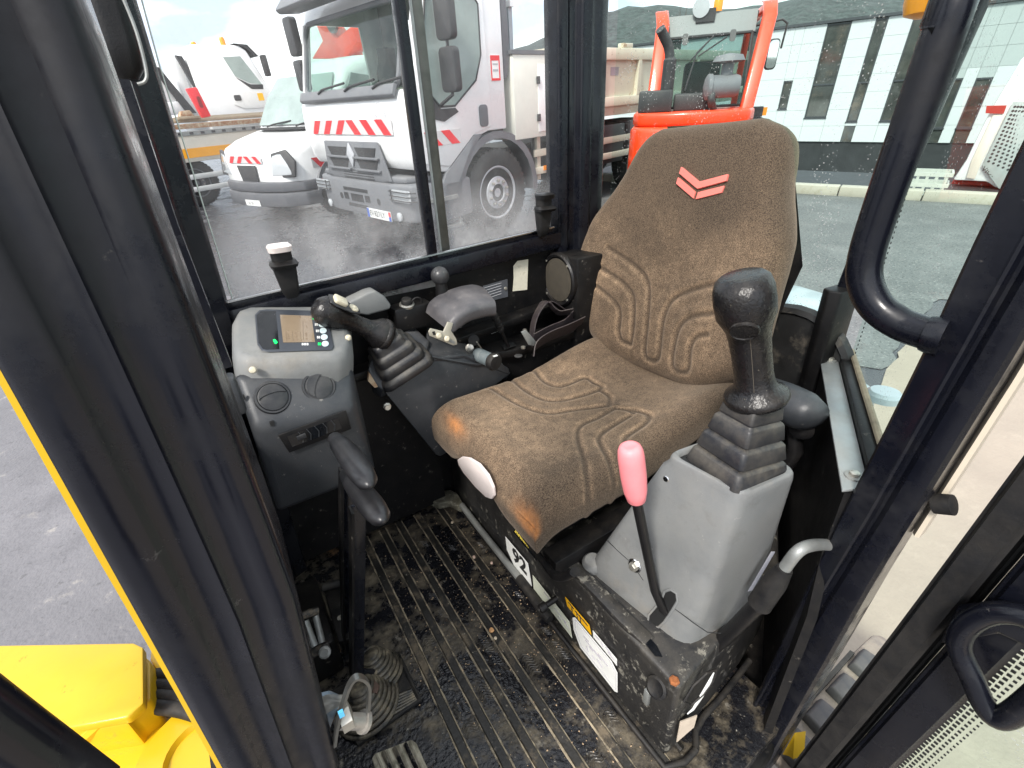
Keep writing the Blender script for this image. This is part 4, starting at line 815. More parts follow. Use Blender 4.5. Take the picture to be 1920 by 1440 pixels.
# dark parked car on the lower yard, roof showing over the kerb
def parked_car(loc, rz, label):
    c = thing('parked_car', label, 'car', loc, rz, group='dark cars parked in the lower yard')
    rg = [[V(x, a, (z0+z1)/2+b) for a, b in rrect(1.72, z1-z0, .12, 4)] for x, z0, z1 in ((2.1, .4, .75), (2.0, .3, .88), (1.1, .25, .98), (-1.7, .25, 1.0), (-2.1, .4, .9))]
    put('body', MB().loft(rg), 'plinth', c, smooth=50)
    rg = [[V(x, a, (.9+z1)/2+b) for a, b in rrect(1.5-.2*(z1 > 1.2), z1-.9+.02, .05, 3)] for x, z1 in ((1.1, .95), (.4, 1.42), (-1.1, 1.45), (-1.9, 1.0))]
    put('cabin', MB().loft(rg), 'bglass', c, smooth=50)
    for x in (1.35, -1.3):
        for s in (-1, 1): wheel(c, V(x, s*.78, .31), .31, .2, s, nuts=5)
    for s in (-.6, .6): put('headlight', MB().bb((2.0, s-.18, .66), (2.11, s+.18, .78)), 'lens', c, bevel=.02)
    return c
q = bo*.62
parked_car((q.x+kd.x*.5, q.y+kd.y*.5, LOW), math.atan2(kd.y, kd.x)+.1, 'dark car parked below the building straight past the seat back')
parked_car((q.x+kd.x*6, q.y+kd.y*6, LOW), math.atan2(kd.y, kd.x)-.1, 'dark car parked below the building towards the white digger')
# bare tree beyond the forklift, far off
tr_ = thing('bare_tree', 'thin bare tree standing far off beyond the forklift cab', 'tree', tuple(dpt(1278, 40, 60).xy)+(0,))
mb = MB(); mb.tube([V(0, 0, -1), V(.05, 0, 3), V(.1, .1, 6.5)], [.16, .12, .06], 7)
put('trunk', mb, 'bark', tr_)
mb = MB()
for k in range(46):
    z = random.uniform(1.8, 6.3); a = random.uniform(0, 6.28); l_ = random.uniform(.8, 1.9)
    p0 = V(.07, .04, z); p1 = p0+V(math.cos(a)*l_*.35, math.sin(a)*l_*.35, l_*.8); p2 = p1+V(math.cos(a+.4)*l_*.12, math.sin(a+.4)*l_*.12, l_*.7)
    mb.tube([p0, p1, p2], [.04, .025, .01], 5)
put('crown', mb, 'bark', tr_)

# ================================================================== THE EXCAVATOR CAB (cab axes)
cab = thing('excavator_cab', 'black framed excavator cab around the seat with sliding side window', 'cab', (-.45, -.55, 0), cab=True)
ZT_ = 1.75
def lerp(a, b, t): return a+(b-a)*t
def tab(z, t):                                # piecewise table z -> value
    t = sorted(t); zs = [q[0] for q in t]; return float(np.interp(z, zs, [q[1] for q in t]))
def walls(name, plan, z0, z1, mat, parent=cab, bevel=.003, **k):
    return put(name, MB().prism([V(x, y, z0) for x, y in plan], V(0, 0, z1-z0)), mat, parent, bevel=bevel, **k)
# --- front-left pillar beside the eye
xl = lambda z: tab(z, [(-.3, .115), (0, .108), (.4, .093), (.606, .083), (.842, .072), (1.2, .060), (1.75, .04)])
xr = lambda z: tab(z, [(-.3, .085), (0, .075), (.3, .055), (.4, .045), (.54, .032), (.624, .0245), (.70, .0175), (.77, .0160), (.9, .0150), (1.2, .008), (1.75, -.01)])
rel = [(0, -.206), (.015, -.2025), (.09, -.2000), (.26, -.1990), (.30, -.2005), (.33, -.2025), (.46, -.2030), (.51, -.2005), (.545, -.1995), (.565, -.2015), (.74, -.2030), (.78, -.2000), (.94, -.1980), (.985, -.2005), (1.0, -.2065), (1.0, -.262), (.12, -.285), (.03, -.235)]
rings = []
for z in np.linspace(-.3, ZT_, 42):
    rings.append([V(lerp(xl(z), xr(z), t), y+.03*(0 if z > .1 else (.1-z)), z) for t, y in rel])
put('front_left_pillar', MB().loft(rings), 'paint', cab, smooth=62)
mb = MB(); rings = []
for z in np.linspace(-.3, ZT_, 42): rings.append([V(xl(z)*1.12+a, b, z) for a, b in ((-.006, -.223), (tab(z, [(.3, -.0018), (.66, -.0014), (.76, -.0002), (1, -.0002)]), -.224), (tab(z, [(.3, -.0018), (.66, -.0014), (.76, -.0002), (1, -.0002)]), -.235), (-.006, -.235))])
put('yellow_edge', mb.loft(rings), 'yellow', cab)
# --- front-right pillar, seen past the near one, with the front window rails
xf = lambda z: -.002+(1.114-z)*.0405
rings = [[V(xf(z)+a, b, z) for a, b in ((0, -.985), (.004, -.965), (.030, -.955), (.034, -.945), (.066, -.94), (.07, -.955), (.12, -.955), (.12, -1.03), (0, -1.03))] for z in np.linspace(-.05, ZT_, 8)]
put('front_right_pillar', MB().loft(rings), 'paint', cab, bevel=.002)
put('front_window_rail', MB().sweep([cy(195, 150, -.62), cy(290, 420, -.62), cy(400, 690, -.62)], [(.012, -.02), (.012, .015), (-.004, .015), (-.004, -.02)], (0, 1, 0)), 'paint', cab)
p0 = cy(222, 60, -.75)
lt = put('front_window_latch', MB().loft([[cy(210, 0, -.75)+V(a, b, .08) for a, b in rrect(.034, .03, .010)], [cy(224, 80, -.75)+V(a, b, 0) for a, b in rrect(.036, .034, .012)], [cy(236, 130, -.75)+V(a, b, 0) for a, b in rrect(.034, .032, .012)], [cy(242, 150, -.75)+V(a, b, 0) for a, b in rrect(.018, .02, .008)]]), 'black', cab)
put('latch_bail', MB().tube(smoothpath([cy(228, -10, -.72), cy(256, 60, -.72), cy(274, 130, -.72), cy(272, 152, -.72), cy(258, 158, -.72)], 4), .0017, 8), 'satin', lt)
put('weather_strip', MB().sweep([cy(389, 700, -.5), cy(405, 770, -.5), cy(430, 860, -.5), cy(470, 960, -.5), cy(482, 975, -.5)], [(.006, -.005), (.006, .005), (-.006, .005), (-.006, -.005)], (0, 1, 0)), pmat('cream_seal', (.50, .46, .33), .6, 0, .2, 40, wear=((.1, .09, .07), .6, 60, .1, .6)), cab)
put('weather_strip', MB().sweep([cy(484, 968, -.42), cy(500, 1030, -.42), cy(524, 1105, -.42)], [(.006, -.007), (.006, .007), (-.006, .007), (-.006, -.007)], (0, 1, 0)), MATS['cream_seal'], cab)
put('front_sash', MB().sweep([cy(398, 735, -.52), cy(470, 930, -.50), cy(530, 1110, -.45), cy(560, 1210, -.42)], [(.004, -.012), (.004, .006), (-.012, .006), (-.012, -.012)], (0, 1, 0)), 'panel', cab)
cb_ = put('catch_block', MB().box(cy(427, 742, -.62), (.030, .03, .052)), 'dgrey', cab, bevel=.006)
put('catch_body', MB().box(cy(434, 786, -.62), (.022, .028, .022)).box(cy(428, 772, -.62), (.018, .032, .016)), 'black', cb_, bevel=.002)
put('front_lower_wall', MB().prism([V(.105, -.25, -.02), V(.105, -1.02, -.02), V(.105, -1.02, .66), V(.105, -.25, .42)], V(.03, 0, 0)), 'panel', cab)
# --- right wall
put('right_wall', MB().bb((-.98, -1.03, -.02), (.105, -1.005, .655)), 'panel', cab)
sill = lambda x: .664-.052*x
put('wall_rib', MB().prism([V(.05, -1.005, sill(.05)-.045), V(-.80, -1.005, sill(-.8)-.045), V(-.80, -1.005, sill(-.8)-.004), V(.05, -1.005, sill(.05)-.004)], V(0, .022, 0)), 'paint', cab, bevel=.004)
put('lower_window_rail', MB().prism([V(.05, -1.02, sill(.05)-.006), V(-.80, -1.02, sill(-.8)-.006), V(-.80, -1.02, sill(-.8)+.008), V(.05, -1.02, sill(.05)+.008)], V(0, .028, 0)), 'paint', cab, bevel=.002)
put('rail_trim', MB().tube([V(.02, -.990, sill(.02)+.010), V(-.75, -.990, sill(-.75)+.010)], .0028, 6), 'chrome', cab)
put('lower_ledge', MB().prism([V(.06, -1.005, .44), V(-.75, -1.005, .50), V(-.75, -1.005, .52), V(.06, -1.005, .46)], V(0, .05, 0)), 'panel', cab, bevel=.004)
# sliding side window: two sashes
xd0 = cy(778, 240, -1.0).x; xd1 = cy(812, 240, -1.0).x
sw_ = put('sliding_window', MB().prism([V(.012, -1.004, .62), V(xd0-.012, -1.004, .62), V(xd0-.012, -1.004, 1.75), V(-.03, -1.004, 1.75)], V(0, .003, 0)), 'pane', cab)
put('sash_stile', MB().bb((xd0-.011, -1.010, .67), (xd0+.011, -.990, 1.75)), 'paint', sw_, bevel=.002)
put('glass_edge', MB().tube([cy(266, 0, -.998), cy(300, 125, -.998), cy(436, 560, -.998)], .0012, 5), pmat('glass_edge', (.6, .66, .6), .2), sw_)
s2 = put('sliding_window', MB().prism([V(xd1+.02, -1.018, .62), V(-.77, -1.018, .62), V(-.77, -1.018, 1.75), V(xd1+.02, -1.018, 1.75)], V(0, .003, 0)), 'pane', cab)
put('sash_stile', MB().bb((xd1-.010, -1.022, .675), (xd1+.011, -1.004, 1.75)), pmat('alu_stile', (.10, .10, .09), .35, .6, .3, 30), s2, bevel=.002)
put('sash_edge', MB().bb((xd1+.0115, -1.008, .69), (xd1+.0155, -1.0035, 1.75)), 'satin', s2)
put('upper_rail', MB().bb((-.78, -1.025, 1.72), (.06, -.985, 1.78)), 'paint', cab)
def latch(px0, py0, px1, py1, light):
    """window catch: from its cap to its foot"""
    a = cy(px0, py0, -.985); b = cy(px1, py1, -.985); h = a.z-b.z; x = b.x
    def ring(z, w, d, dx=0): return [V(x+dx+i, -.983+d/2+j, b.z+z) for i, j in rrect(w, d, min(w, d)*.3)]
    c = put('window_catch', MB().loft([ring(0, .020, .012), ring(h*.12, .030, .020), ring(h*.25, .034, .022), ring(h*.62, .042, .026)]), 'matte', sw_ if light else s2)
    put('catch_lip', MB().loft([ring(h*.60, .046, .040), ring(h*.66, .050, .046), ring(h*.72, .044, .036)]), 'black', c)
    put('catch_neck', MB().loft([ring(h*.72, .036, .030), ring(h*.88, .036, .032)]), 'matte', c)
    put('catch_cap', MB().loft([ring(h*.88, .040, .040), ring(h*.97, .042, .043), ring(h, .036, .035)]), 'offwhite' if light else 'black', c)
latch(521, 455, 547, 556, True); latch(1009, 362, 1013, 442, False)
# plates and labels on the right wall
def wallp(*pp, y=-1.004): return [cy(px, py, y) for px, py in pp]
put('paper_label', patch(wallp((962, 499), (970, 489), (990, 486), (988, 543), (961, 546), (963, 520)), .0008), pmat('worn_paper', (.62, .58, .47), .8, 0, .15, 60, wear=((.3, .25, .17), .64, 60, .1, .6)), cab)
rp_ = put('rating_plate', patch(wallp((905, 536), (951, 523), (952, 556), (912, 566)), .001), pmat('rating_plate', (.14, .15, .17), .35, .6, .15, 60), cab)
mb = MB()
for k in range(5):
    a = cy(908+k*1.0, 540+k*5, -1.002); b = cy(940, 530.5+k*5, -1.002); mb.tube([a, b], .0007, 4)
put('plate_print', mb, 'inkb', rp_); put('plate_screw', MB().lathe(cy(948, 541, -1.002), (0, 1, 0), [(.005, 0), (.004, .002), (0, .0025)], 10), 'steel', rp_)
put('floor_plate', MB().prism([V(-.56, -1.0, -.045), V(-.56, -.155, -.045), V(-.70, -.23, -.045), V(-.98, -.40, -.045), V(-.98, -1.0, -.045)], V(0, 0, .013)), 'panel', cab)
# --- rear: right post, wall, glass
rings = [[V(x, y, z) for x, y in ((-.757, -1.03), (-.762, -.985), (-.785, -.977), (-.793, -.985), (-.812, -.985), (-.818, -.968), (-.842, -.960), (-.85, -.966), (-.872, -.962), (-.893, -.968), (-.95, -1.03))] for z in (.60, 1.0, 1.4, ZT_)]
put('rear_right_pillar', MB().loft(rings), 'paint', cab, bevel=.003)
put('rear_wall', MB().prism([V(-.96, -1.0, -.02), V(-.96, -.38, -.02), V(-.96, -.38, .562), V(-.96, -.50, .578), V(-.96, -1.0, .60)], V(-.02, 0, 0)), 'panel', cab)
put('rear_window', MB().prism([V(-.953, -1.0, .55), V(-.953, -.37, .55), V(-.953, -.26, 1.75), V(-.953, -1.0, 1.75)], V(-.004, 0, 0)), 'green_pane', cab)
put('rear_header', MB().bb((-.98, -1.0, 1.72), (-.94, -.38, 1.78)), 'paint', cab)
rings = [[V(-.962+a, tab(z, [(.35, -.395), (.7, -.362), (.95, -.334), (1.75, -.245)])+b, z) for a, b in rrect(.04, .034, .010)] for z in (.35, .7, .95, ZT_)]
put('rear_left_pillar', MB().loft(rings), 'paint', cab)
# speaker housing in the rear right corner
sb = put('speaker_box', MB().bb((-.955, -1.004, .36), (-.742, -.884, .648)), 'panel', cab, bevel=.006)
sc_ = cx(1050, 524, -.742)
sp = put('speaker', MB().lathe(sc_, (1, 0, 0), [(.070, -.004), (.070, .008), (.066, .012), (.060, .010), (.058, .005), (.03, .008), (0, .009)], 32), 'black', sb)
put('speaker_mesh', MB().lathe(sc_+V(.0085, 0, 0), (1, 0, 0), [(.057, 0), (.04, .003), (0, .004)], 28), pmat('speaker_cloth', (.05, .042, .03), .9, 0, .3, 60, bump=(700, .8)), sp)
for k in range(4):
    a = R(45+90*k); put('screw', MB().lathe(sc_+V(.011, math.cos(a)*.063, math.sin(a)*.063), (1, 0, 0), [(.0035, 0), (.003, .002), (0, .0025)], 8), 'steel', sp)
# --- left side behind the door: slanting wall, ledge plate, quarter glass
A_ = V(-.957, -.381, 0); B_ = V(-.555, -.150, 0); dd = (B_-A_).normalized(); nn_ = V(-dd.y, dd.x, 0)   # towards outside (+y)
if nn_.y < 0: nn_ = -nn_
def along(t, off, z): p = A_.lerp(B_, t)+nn_*off; return V(p.x, p.y, z)
put('left_rear_wall', MB().prism([along(0, 0, -.05), along(1.03, 0, -.05), along(1.03, 0, .30), along(.96, 0, .38), along(.96, 0, .497), along(0, 0, .497)], nn_*.012), 'panel', cab)
pl_ = put('ledge_plate', MB().prism([along(0, -.004, .498), along(.97, -.004, .498), along(.93, .026, .498), along(0, .026, .498)], V(0, 0, .004)), 'silver', cab, bevel=.0015)
for q in ((1556, 676), (1601, 893)):
    c = cz(q[0], q[1], .502); bt = put('bolt_washer', MB().lathe(c, (0, 0, 1), [(.011, 0), (.011, .002), (.006, .0025)], 18), 'satin', pl_)
    put('bolt_head', MB().lathe(c, (0, 0, 1), [(.0065, .002), (.0065, .006), (.004, .0075), (0, .0075)], 6), 'steel', bt)
put('window_channel', MB().prism([along(0, .027, .49), along(.92, .027, .49), along(.92, .027, .512), along(0, .027, .512)], nn_*.018), 'panel', cab, bevel=.003)
put('channel_seal', MB().tube([along(0, .047, .515), along(.88, .047, .515)], .005, 8), pmat('dusty_seal', (.30, .25, .17), .8, 0, .4, 40), cab)
put('quarter_window', MB().prism([along(-.02, .050, .50), along(.90, .050, .50), along(.90, .050, 1.75), along(-.02, .050, 1.75)], nn_*.004), 'slant_pane', cab)
mb = MB()
for k in range(110):
    for q in (0,):
        z = .52+.0085*k; c = along(.045, .0495, z)
        mb.box(c, (.0028, .001, .0035), M=Matrix.Rotation(math.atan2(dd.y, dd.x), 3, 'Z'))
put('frit_dots', mb, 'frit', cab, kind='stuff')
cpn = put('corner_post_foot', MB().loft([[V(-.94+a, -.372+b, z) for a, b in ((-.03, -.016), (.02, -.022), (.035, -.005), (.03, .015), (-.03, .02))] for z in (.2, .55, .642)]), 'panel', cab, bevel=.004)
# wheel-house bulge low at the rear left
ov = MB().lathe(V(-.953, -.44, .46), (1, 0, 0), [(.13, 0), (.125, .012), (.115, .016), (.11, .010), (0, .012)], 30)
put('round_cover', ov, pmat('dirty_black', (.016, .016, .016), .5, 0, .3, 20, wear=((.20, .17, .13), .60, 22, .18, .5)), cab)
# --- B pillar
yi = lambda z: tab(z, [(1.75, -.06), (1.4, -.092), (.89, -.128), (.79, -.134), (.71, -.137), (.6, -.144), (.44, -.156), (.2, -.169), (-.02, -.180), (-.3, -.192)])
yo = lambda z: tab(z, [(1.75, -.005), (1.4, -.034), (.89, -.068), (.73, -.075), (.61, -.083), (.4, -.098), (.2, -.108), (-.02, -.12), (-.3, -.135)])
ys = lambda z: tab(z, [(1.75, -.03), (1.2, -.070), (.69, -.108), (.49, -.124), (.227, -.150), (-.03, -.173), (-.3, -.188)])
rings = []
for z in np.linspace(-.3, ZT_, 40):
    s, i, o = ys(z), yi(z), yo(z)
    rings.append([V(x, y, z) for x, y in ((-.572, o), (-.567, o-.004), (-.566, o-.010), (-.567, s+.010), (-.573, s+.004), (-.573, s+.001), (-.566, s-.0015), (-.5645, s-.004), (-.566, s-.007), (-.568, i+.003), (-.572, i), (-.625, i), (-.63, o))])
put('door_pillar', MB().loft(rings), 'paint', cab, smooth=28)
rings = [[V(x, yo(z)+y, z) for x, y in ((-.618, .0005), (-.612, .004), (-.613, .0085), (-.63, .0092), (-.63, .0005))] for z in np.linspace(-.3, ZT_, 20)]
rings = rings[7:]
put('outer_skin', MB().loft(rings), pmat('cream_paint', (.60, .53, .42), .4, 0, .05, 6, coat=.3), cab, smooth=60)
# grab handle
gp_ = [cx(1800, -40, -.575), cx(1790, 0, -.575), cx(1706, 240, -.575), cx(1652, 390, -.575), cx(1624, 480, -.575), cx(1622, 530, -.575), cx(1644, 575, -.575), cx(1690, 608, -.575), cx(1748, 628, -.575)]
gp_ = [gp_[0]+V(0, .03, .5)]+gp_
put('grab_handle', MB().tube(smoothpath(gp_, 6), .0165, 18, up=(1, 0, 0)), 'paint', cab, smooth=70)
put('handle_weld', MB().lathe(cx(1742, 626, -.572), (-.1, 1, 0), [(.0175, -.003), (.0195, .004), (.020, .012)], 16), 'paint', cab)
# door striker on the near pillar
st = put('door_striker', MB().loft([[cy(px, py, -.205)+V(a, 0, b) for a, b in rrect(.016, .010, .003)] for px, py in ((596, 1322), (622, 1322))]), 'satin', cab)
put('striker_hook', MB().sweep(smoothpath([cy(627, 1396, -.20), cy(632, 1362, -.20), cy(643, 1320, -.20), cy(655, 1285, -.20), cy(668, 1270, -.20), cy(684, 1274, -.20), cy(692, 1290, -.20), cy(690, 1330, -.20)], 5), [(.0022, -.0009), (.0022, .0009), (-.0022, .0009), (-.0022, -.0009)], (0, 1, 0)), pmat('hook_steel', (.16, .16, .15), .3, .8, .2, 60), st)
put('striker_pin', MB().tube([cy(636, 1352, -.205), cy(682, 1353, -.205)], .0052, 12).tube([cy(679, 1353, -.205), cy(685, 1353, -.205)], .0072, 14), pmat('worn_pin', (.30, .28, .25), .4, .5, .3, 80), st)
put('striker_nut', MB().lathe(cy(638, 1350, -.207), (-1, 0, 0), [(.0085, 0), (.0085, .007), (.004, .008)], 6), 'steel', st)
put('blue_paint_dab', MB().box(cy(640, 1338, -.197), (.003, .002, .005)), pmat('blue_dab', (.1, .45, .75), .4), st)
put('striker_bracket', MB().prism([cy(588, 1300, -.215), cy(618, 1292, -.215), cy(637, 1300, -.215), cy(612, 1362, -.215), cy(604, 1362, -.215)], V(0, .006, 0)), pmat('bluegrey_bracket', (.16, .20, .24), .3, .3, .1, 20), cab, bevel=.002)
# sill under the door
put('door_sill', MB().prism([V(.10, -.16, -.03), V(-.57, -.165, -.03), V(-.57, -.125, -.05), V(.10, -.10, -.05)], V(0, 0, -.05)), 'panel', cab, bevel=.006)

# --- the open cab door, swung out square to the cab
door = thing('cab_door', 'open black cab door with dotted glass edge and tube handle at the right', 'door', (-.62, 0, 0), cab=True)
yd_ = lambda z: tab(z, [(1.5, -.005), (.9, -.020), (.612, -.043), (.352, -.063), (.05, -.088), (-.124, -.103), (-.4, -.115)])
def dband(y0, y1, x0, x1, zz=None): 
    return MB().loft([[V(x, yd_(z)+y, z) for x, y in ((x0, y0), (x0+.001, y0+.003), (x1, y0+.006), (x1, y1-.006), (x0+.001, y1-.002), (x0, y1))]+[V(-.65, yd_(z)+y1, z), V(-.65, yd_(z)+y0, z)] for z in np.linspace(-.4, 1.4, 24)])
put('edge_seal', dband(0, .034, -.606, -.598), 'matte', door, smooth=40)
put('seal_gap', dband(.0345, .044, -.640, -.636), 'frit', door)
put('frame', dband(.0445, .088, -.614, -.608), 'paint', door, smooth=40)
put('pane', MB().loft([[V(x, yd_(z)+y, z) for x, y in ((-.634, .085), (-.634, .75), (-.638, .75), (-.638, .085))] for z in np.linspace(-.4, 1.4, 24)]), 'green_pane', door)
mb = MB()
for k in range(110):
    z = -.25+k*.0085
    for j in range(4):
        r_ = .0030-.0005*j
        c = V(-.6335, yd_(z+.004*(j % 2))+.0915+j*.0065, z+.004*(j % 2)); mb.box(c, (.001, r_*1.7, r_*1.7))
put('frit_dots', mb, 'frit', door, kind='stuff')
hp_ = [cx(1960, 1170, -.575), cx(1900, 1150, -.575), cx(1850, 1152, -.575), cx(1808, 1178, -.575), cx(1798, 1215, -.575), cx(1822, 1270, -.575), cx(1845, 1322, -.575), cx(1868, 1346, -.575), cx(1900, 1338, -.575), cx(1960, 1290, -.575)]
dh = put('inside_handle', MB().tube(smoothpath(hp_, 5), .0115, 14, up=(1, 0, 0)), 'paint', door, smooth=70)
put('handle_plate', MB().prism([cx(px, py, -.605) for px, py in ((1765, 1200), (1800, 1130), (1880, 1120), (1990, 1150), (1990, 1230), (1880, 1180), (1830, 1190))], V(.012, 0, 0)), 'paint', door, bevel=.005)
hgp = put('hinge_stub', MB().tube([cx(1752, 944, -.60), cx(1788, 947, -.60)], .0115, 16), 'matte', door)
# grey door lever with black sleeve beside the console
gl2 = thing('release_lever', 'bent grey steel lever with black sleeve beside the left console', 'lever', tuple(cx(1430, 1110, -.49)), cab=True)
lp = [cx(1575, 1024, -.60), cx(1540, 1021, -.555), cx(1512, 1025, -.515), cx(1494, 1036, -.50), cx(1478, 1056, -.498), cx(1464, 1076, -.495)]
put('rod', MB().tube(smoothpath(lp, 5), .0075, 14), 'satin', gl2)
put('sleeve', MB().tube([cx(1472, 1066, -.496), cx(1454, 1090, -.493), cx(1424, 1132, -.488)], [.0095, .0145, .0155], 16), 'matte', gl2, smooth=50)
put('arm', MB().tube([cx(1430, 1124, -.489), cx(1385, 1170, -.492), cx(1320, 1230, -.50)], .011, 12), 'black', gl2)

# ------------------------------------------------------------------ floor mat with raised ribs
fm = thing('floor_mat', 'dirty black rubber floor mat with raised ribs in front of the seat', 'floor mat', (-.2, -.55, 0), cab=True)
put('sheet', MB().bb((-.60, -1.004, -.03), (.105, -.13, 0)), 'mat_rub', fm)
rx = [cz(a, 1044, 0).x*.5+cz(b, 1044, 0).x*.5 for a, b in ((694, 705), (738, 750), (780, 789), (827, 839), (885, 897))]
stp_ = (rx[0]-rx[-1])/4
rxs = rx + [rx[-1]-stp_]
for i, x in enumerate(rxs):
    y0 = -.985 if i < 5 else -.97
    mb = MB(); segs_ = []
    rgs = []
    for k in range(25):
        y = lerp(y0, -.16, k/24); h = .0045; w = .0062
        jx = random.uniform(-.0006, .0006)
        rgs.append([V(x-w-.002+jx, y, 0), V(x-w+jx, y, h), V(x+w+jx, y, h+random.uniform(-.0008, .0004)), V(x+w+.002+jx, y, 0)])
    rb_ = put('rib', MB().loft(rgs), 'rib_rub', fm, smooth=25)
    dl_ = MB()
    for sgn in (-1, 1):                       # dried mud caught along both edges of the rib
        dl_.loft([[V(x+sgn*.0088-wd, y, .0003), V(x+sgn*.0088-wd*.5, y, .0016), V(x+sgn*.0088+wd*.5, y, .0016), V(x+sgn*.0088+wd, y, .0003)] for y, wd in [(lerp(y0, -.16, k/60), .0016*random.uniform(.4, 1.6)) for k in range(61)]])
    put('mud_line', dl_, pmat('dried_mud', (.34, .28, .19), .9, 0, .5, 60, wear=((.05, .045, .04), .56, 22, .12, .9)), rb_, kind='stuff')
# moulded wave marks between the ribs
mb = MB()
for k in range(26):
    x = random.choice(rxs[:-1])-stp_*.5; y = random.uniform(-.92, -.25)
    for q in range(4):
        o = q*.0055; pts = [V(x-.014+.004*i, y+o+.004*math.sin(i*1.1), .0006) for i in range(8)]
        mb.tube(pts, .0014, 5)
put('tread_marks', mb, 'mat_rub', fm, kind='stuff')
put('mat_border', MB().tube([V(rxs[-1]-.035, -.97, .002), V(rxs[-1]-.035, -.20, .002)], .006, 8), 'rib_rub', fm)
put('mat_seam', MB().tube([cz(794, 1295, .001), cz(828, 1290, .001)], .0012, 5), 'frit', fm)
mb = MB()
for k in range(1000):
    u = random.random(); x = -.31+.05*random.gauss(0, 1)+(.0 if u < .6 else .13); y = -.60+.2*random.gauss(0, 1)
    if not (-.375 < x < .05 and -.95 < y < -.18): continue
    r_ = random.choice((.0006, .0008, .0008, .0011, .0014, .0019)); c = V(x, y, r_*.6+.0005)
    mb.add([c+V(random.uniform(.6, 1.2)*r_*a, random.uniform(.6, 1.2)*r_*b, random.uniform(.6, 1.1)*r_*d) for a, b, d in ((1, 0, 0), (-1, 0, 0), (0, 1, 0), (0, -1, 0), (0, 0, 1), (0, 0, -1))], [(0, 2, 4), (2, 1, 4), (1, 3, 4), (3, 0, 4), (2, 0, 5), (1, 2, 5), (3, 1, 5), (0, 3, 5)])
put('floor_grit', mb, 'dirt', cab=True, kind='stuff', recalc=False)
def pebble(px, py, r_, label, mat):
    c = cz(px, py, .004); mb = MB(); rg = []
    for i in range(1, 5):
        t = math.pi*i/5; rg.append([c+V(math.sin(t)*math.cos(a)*r_*random.uniform(.8, 1.15), math.sin(t)*math.sin(a)*r_*random.uniform(.8, 1.15), r_*.7-math.cos(t)*r_*.75) for a in [2*math.pi*k/8 for k in range(8)]])
    put('pebble', mb.loft(rg), mat, cab=True, label=label, cat='stone', group='pebbles on the floor mat')
pebble(922, 1184, .0062, 'ochre pebble on the fourth rib, the largest of the pebbles', pmat('ochre_stone', (.55, .30, .13), .8, 0, .2, 200))
pebble(929, 1198, .0036, 'small cream pebble touching the ochre one', pmat('cream_stone', (.6, .5, .36), .8, 0, .2, 200))
pebble(889, 1046, .0044, 'pale pink pebble on the rib by the steel bar', pmat('pink_stone', (.58, .42, .33), .8, 0, .2, 200))
pebble(848, 981, .004, 'white pebble at the far end of the ribs', MATS['cream_stone'])
pebble(922, 1057, .004, 'tan pebble beside the steel bar', MATS['pink_stone'])

# ------------------------------------------------------------------ seat base with labels
BX = -.375
sbz = thing('seat_pedestal', 'black steel seat base with white and amber labels on its front', 'seat base', (-.6, -.6, 0), cab=True)
put('box', MB().prism([V(BX-.004, -1.0, 0), V(BX, -.90, 0), V(BX, -.209, 0), V(-.604, -.232, 0), V(-.70, -.25, 0), V(-.955, -.40, 0), V(-.955, -1.0, 0)], V(0, 0, .195)), pmat('base_metal', (.014, .014, .015), .4, 0, .3, 12, dust=((.3, .26, .2), .2, 16), wear=[((.30, .28, .23), .655, 42, .06, .6), ((.14, .13, .12), .665, 14, .06, .5), ((.36, .34, .28), .70, 110, .05, .7)], bump=(160, .15)), sbz, bevel=.008, seg=3)
put('top_rail', MB().sweep([V(BX-.012, -.96, .200), V(BX-.012, -.33, .200), V(BX-.02, -.285, .192), V(BX-.02, -.262, .165)], [(.006, -.012), (.006, .012), (-.006, .012), (-.006, -.012)], (0, 0, 1)), MATS['base_metal'], sbz, bevel=.002)
put('foot_seal', MB().tube([V(BX+.012, -.96, .004), V(BX+.012, -.20, .004), V(BX-.02, -.187, .004), V(BX-.05, -.188, .004)], .0055, 10), 'matte', sbz)
put('foot_seal', MB().tube([V(BX-.05, -.188, .004), V(BX-.07, -.205, .004), V(BX-.10, -.212, .004), V(BX-.16, -.215, .004), V(-.63, -.225, .004)], .0055, 10), 'matte', sbz)
def bp(px, py, off=.0012): return cx(px, py, BX+off)
def blabel(mat, pts, nm='label'): return put(nm, MB().prism([bp(*q, .0045) for q in pts], V(.0008, 0, 0)), mat, sbz)
l1 = blabel('white', [(948, 1006), (990, 1056), (999, 1108), (965, 1062), (951, 1030)])
l2 = blabel(pmat('greenish_label', (.62, .64, .52), .5, 0, .1, 30), [(999, 1078), (1068, 1166), (1073, 1196), (1001, 1103)])
l3 = blabel('white', [(1074, 1158), (1078, 1157), (1147, 1240), (1158, 1262), (1158, 1298), (1153, 1296), (1088, 1213), (1076, 1180)])
l4 = blabel('amber', [(1060, 1119), (1105, 1172), (1109, 1190), (1064, 1136)])
l5 = blabel('white', [(1112, 1182), (1157, 1236), (1157, 1248), (1113, 1194)])
yv = V(0, 1, 0); zv = V(0, 0, 1)
text('label_lettering', '92', 'inkm', l1, bp(962, 1047, .0056), V(0, 1, 0), V(0, 0, 1), .058, .0006, bold=.002)
mb = MB()
for (a, b) in (((1098, 1200), (1128, 1238)), ((1105, 1212), (1112, 1221)), ((1114, 1219), (1124, 1232)), ((1100, 1211), (1103, 1222)), ((1110, 1228), (1116, 1238)), ((1120, 1236), (1130, 1252)), ((1094, 1192), (1104, 1203)), ((1122, 1226), (1140, 1249))):
    mb.tube([bp(*a, .0056), bp(*b, .0056)], .0013, 4)
put('label_drawing', mb, 'inkg', l3)
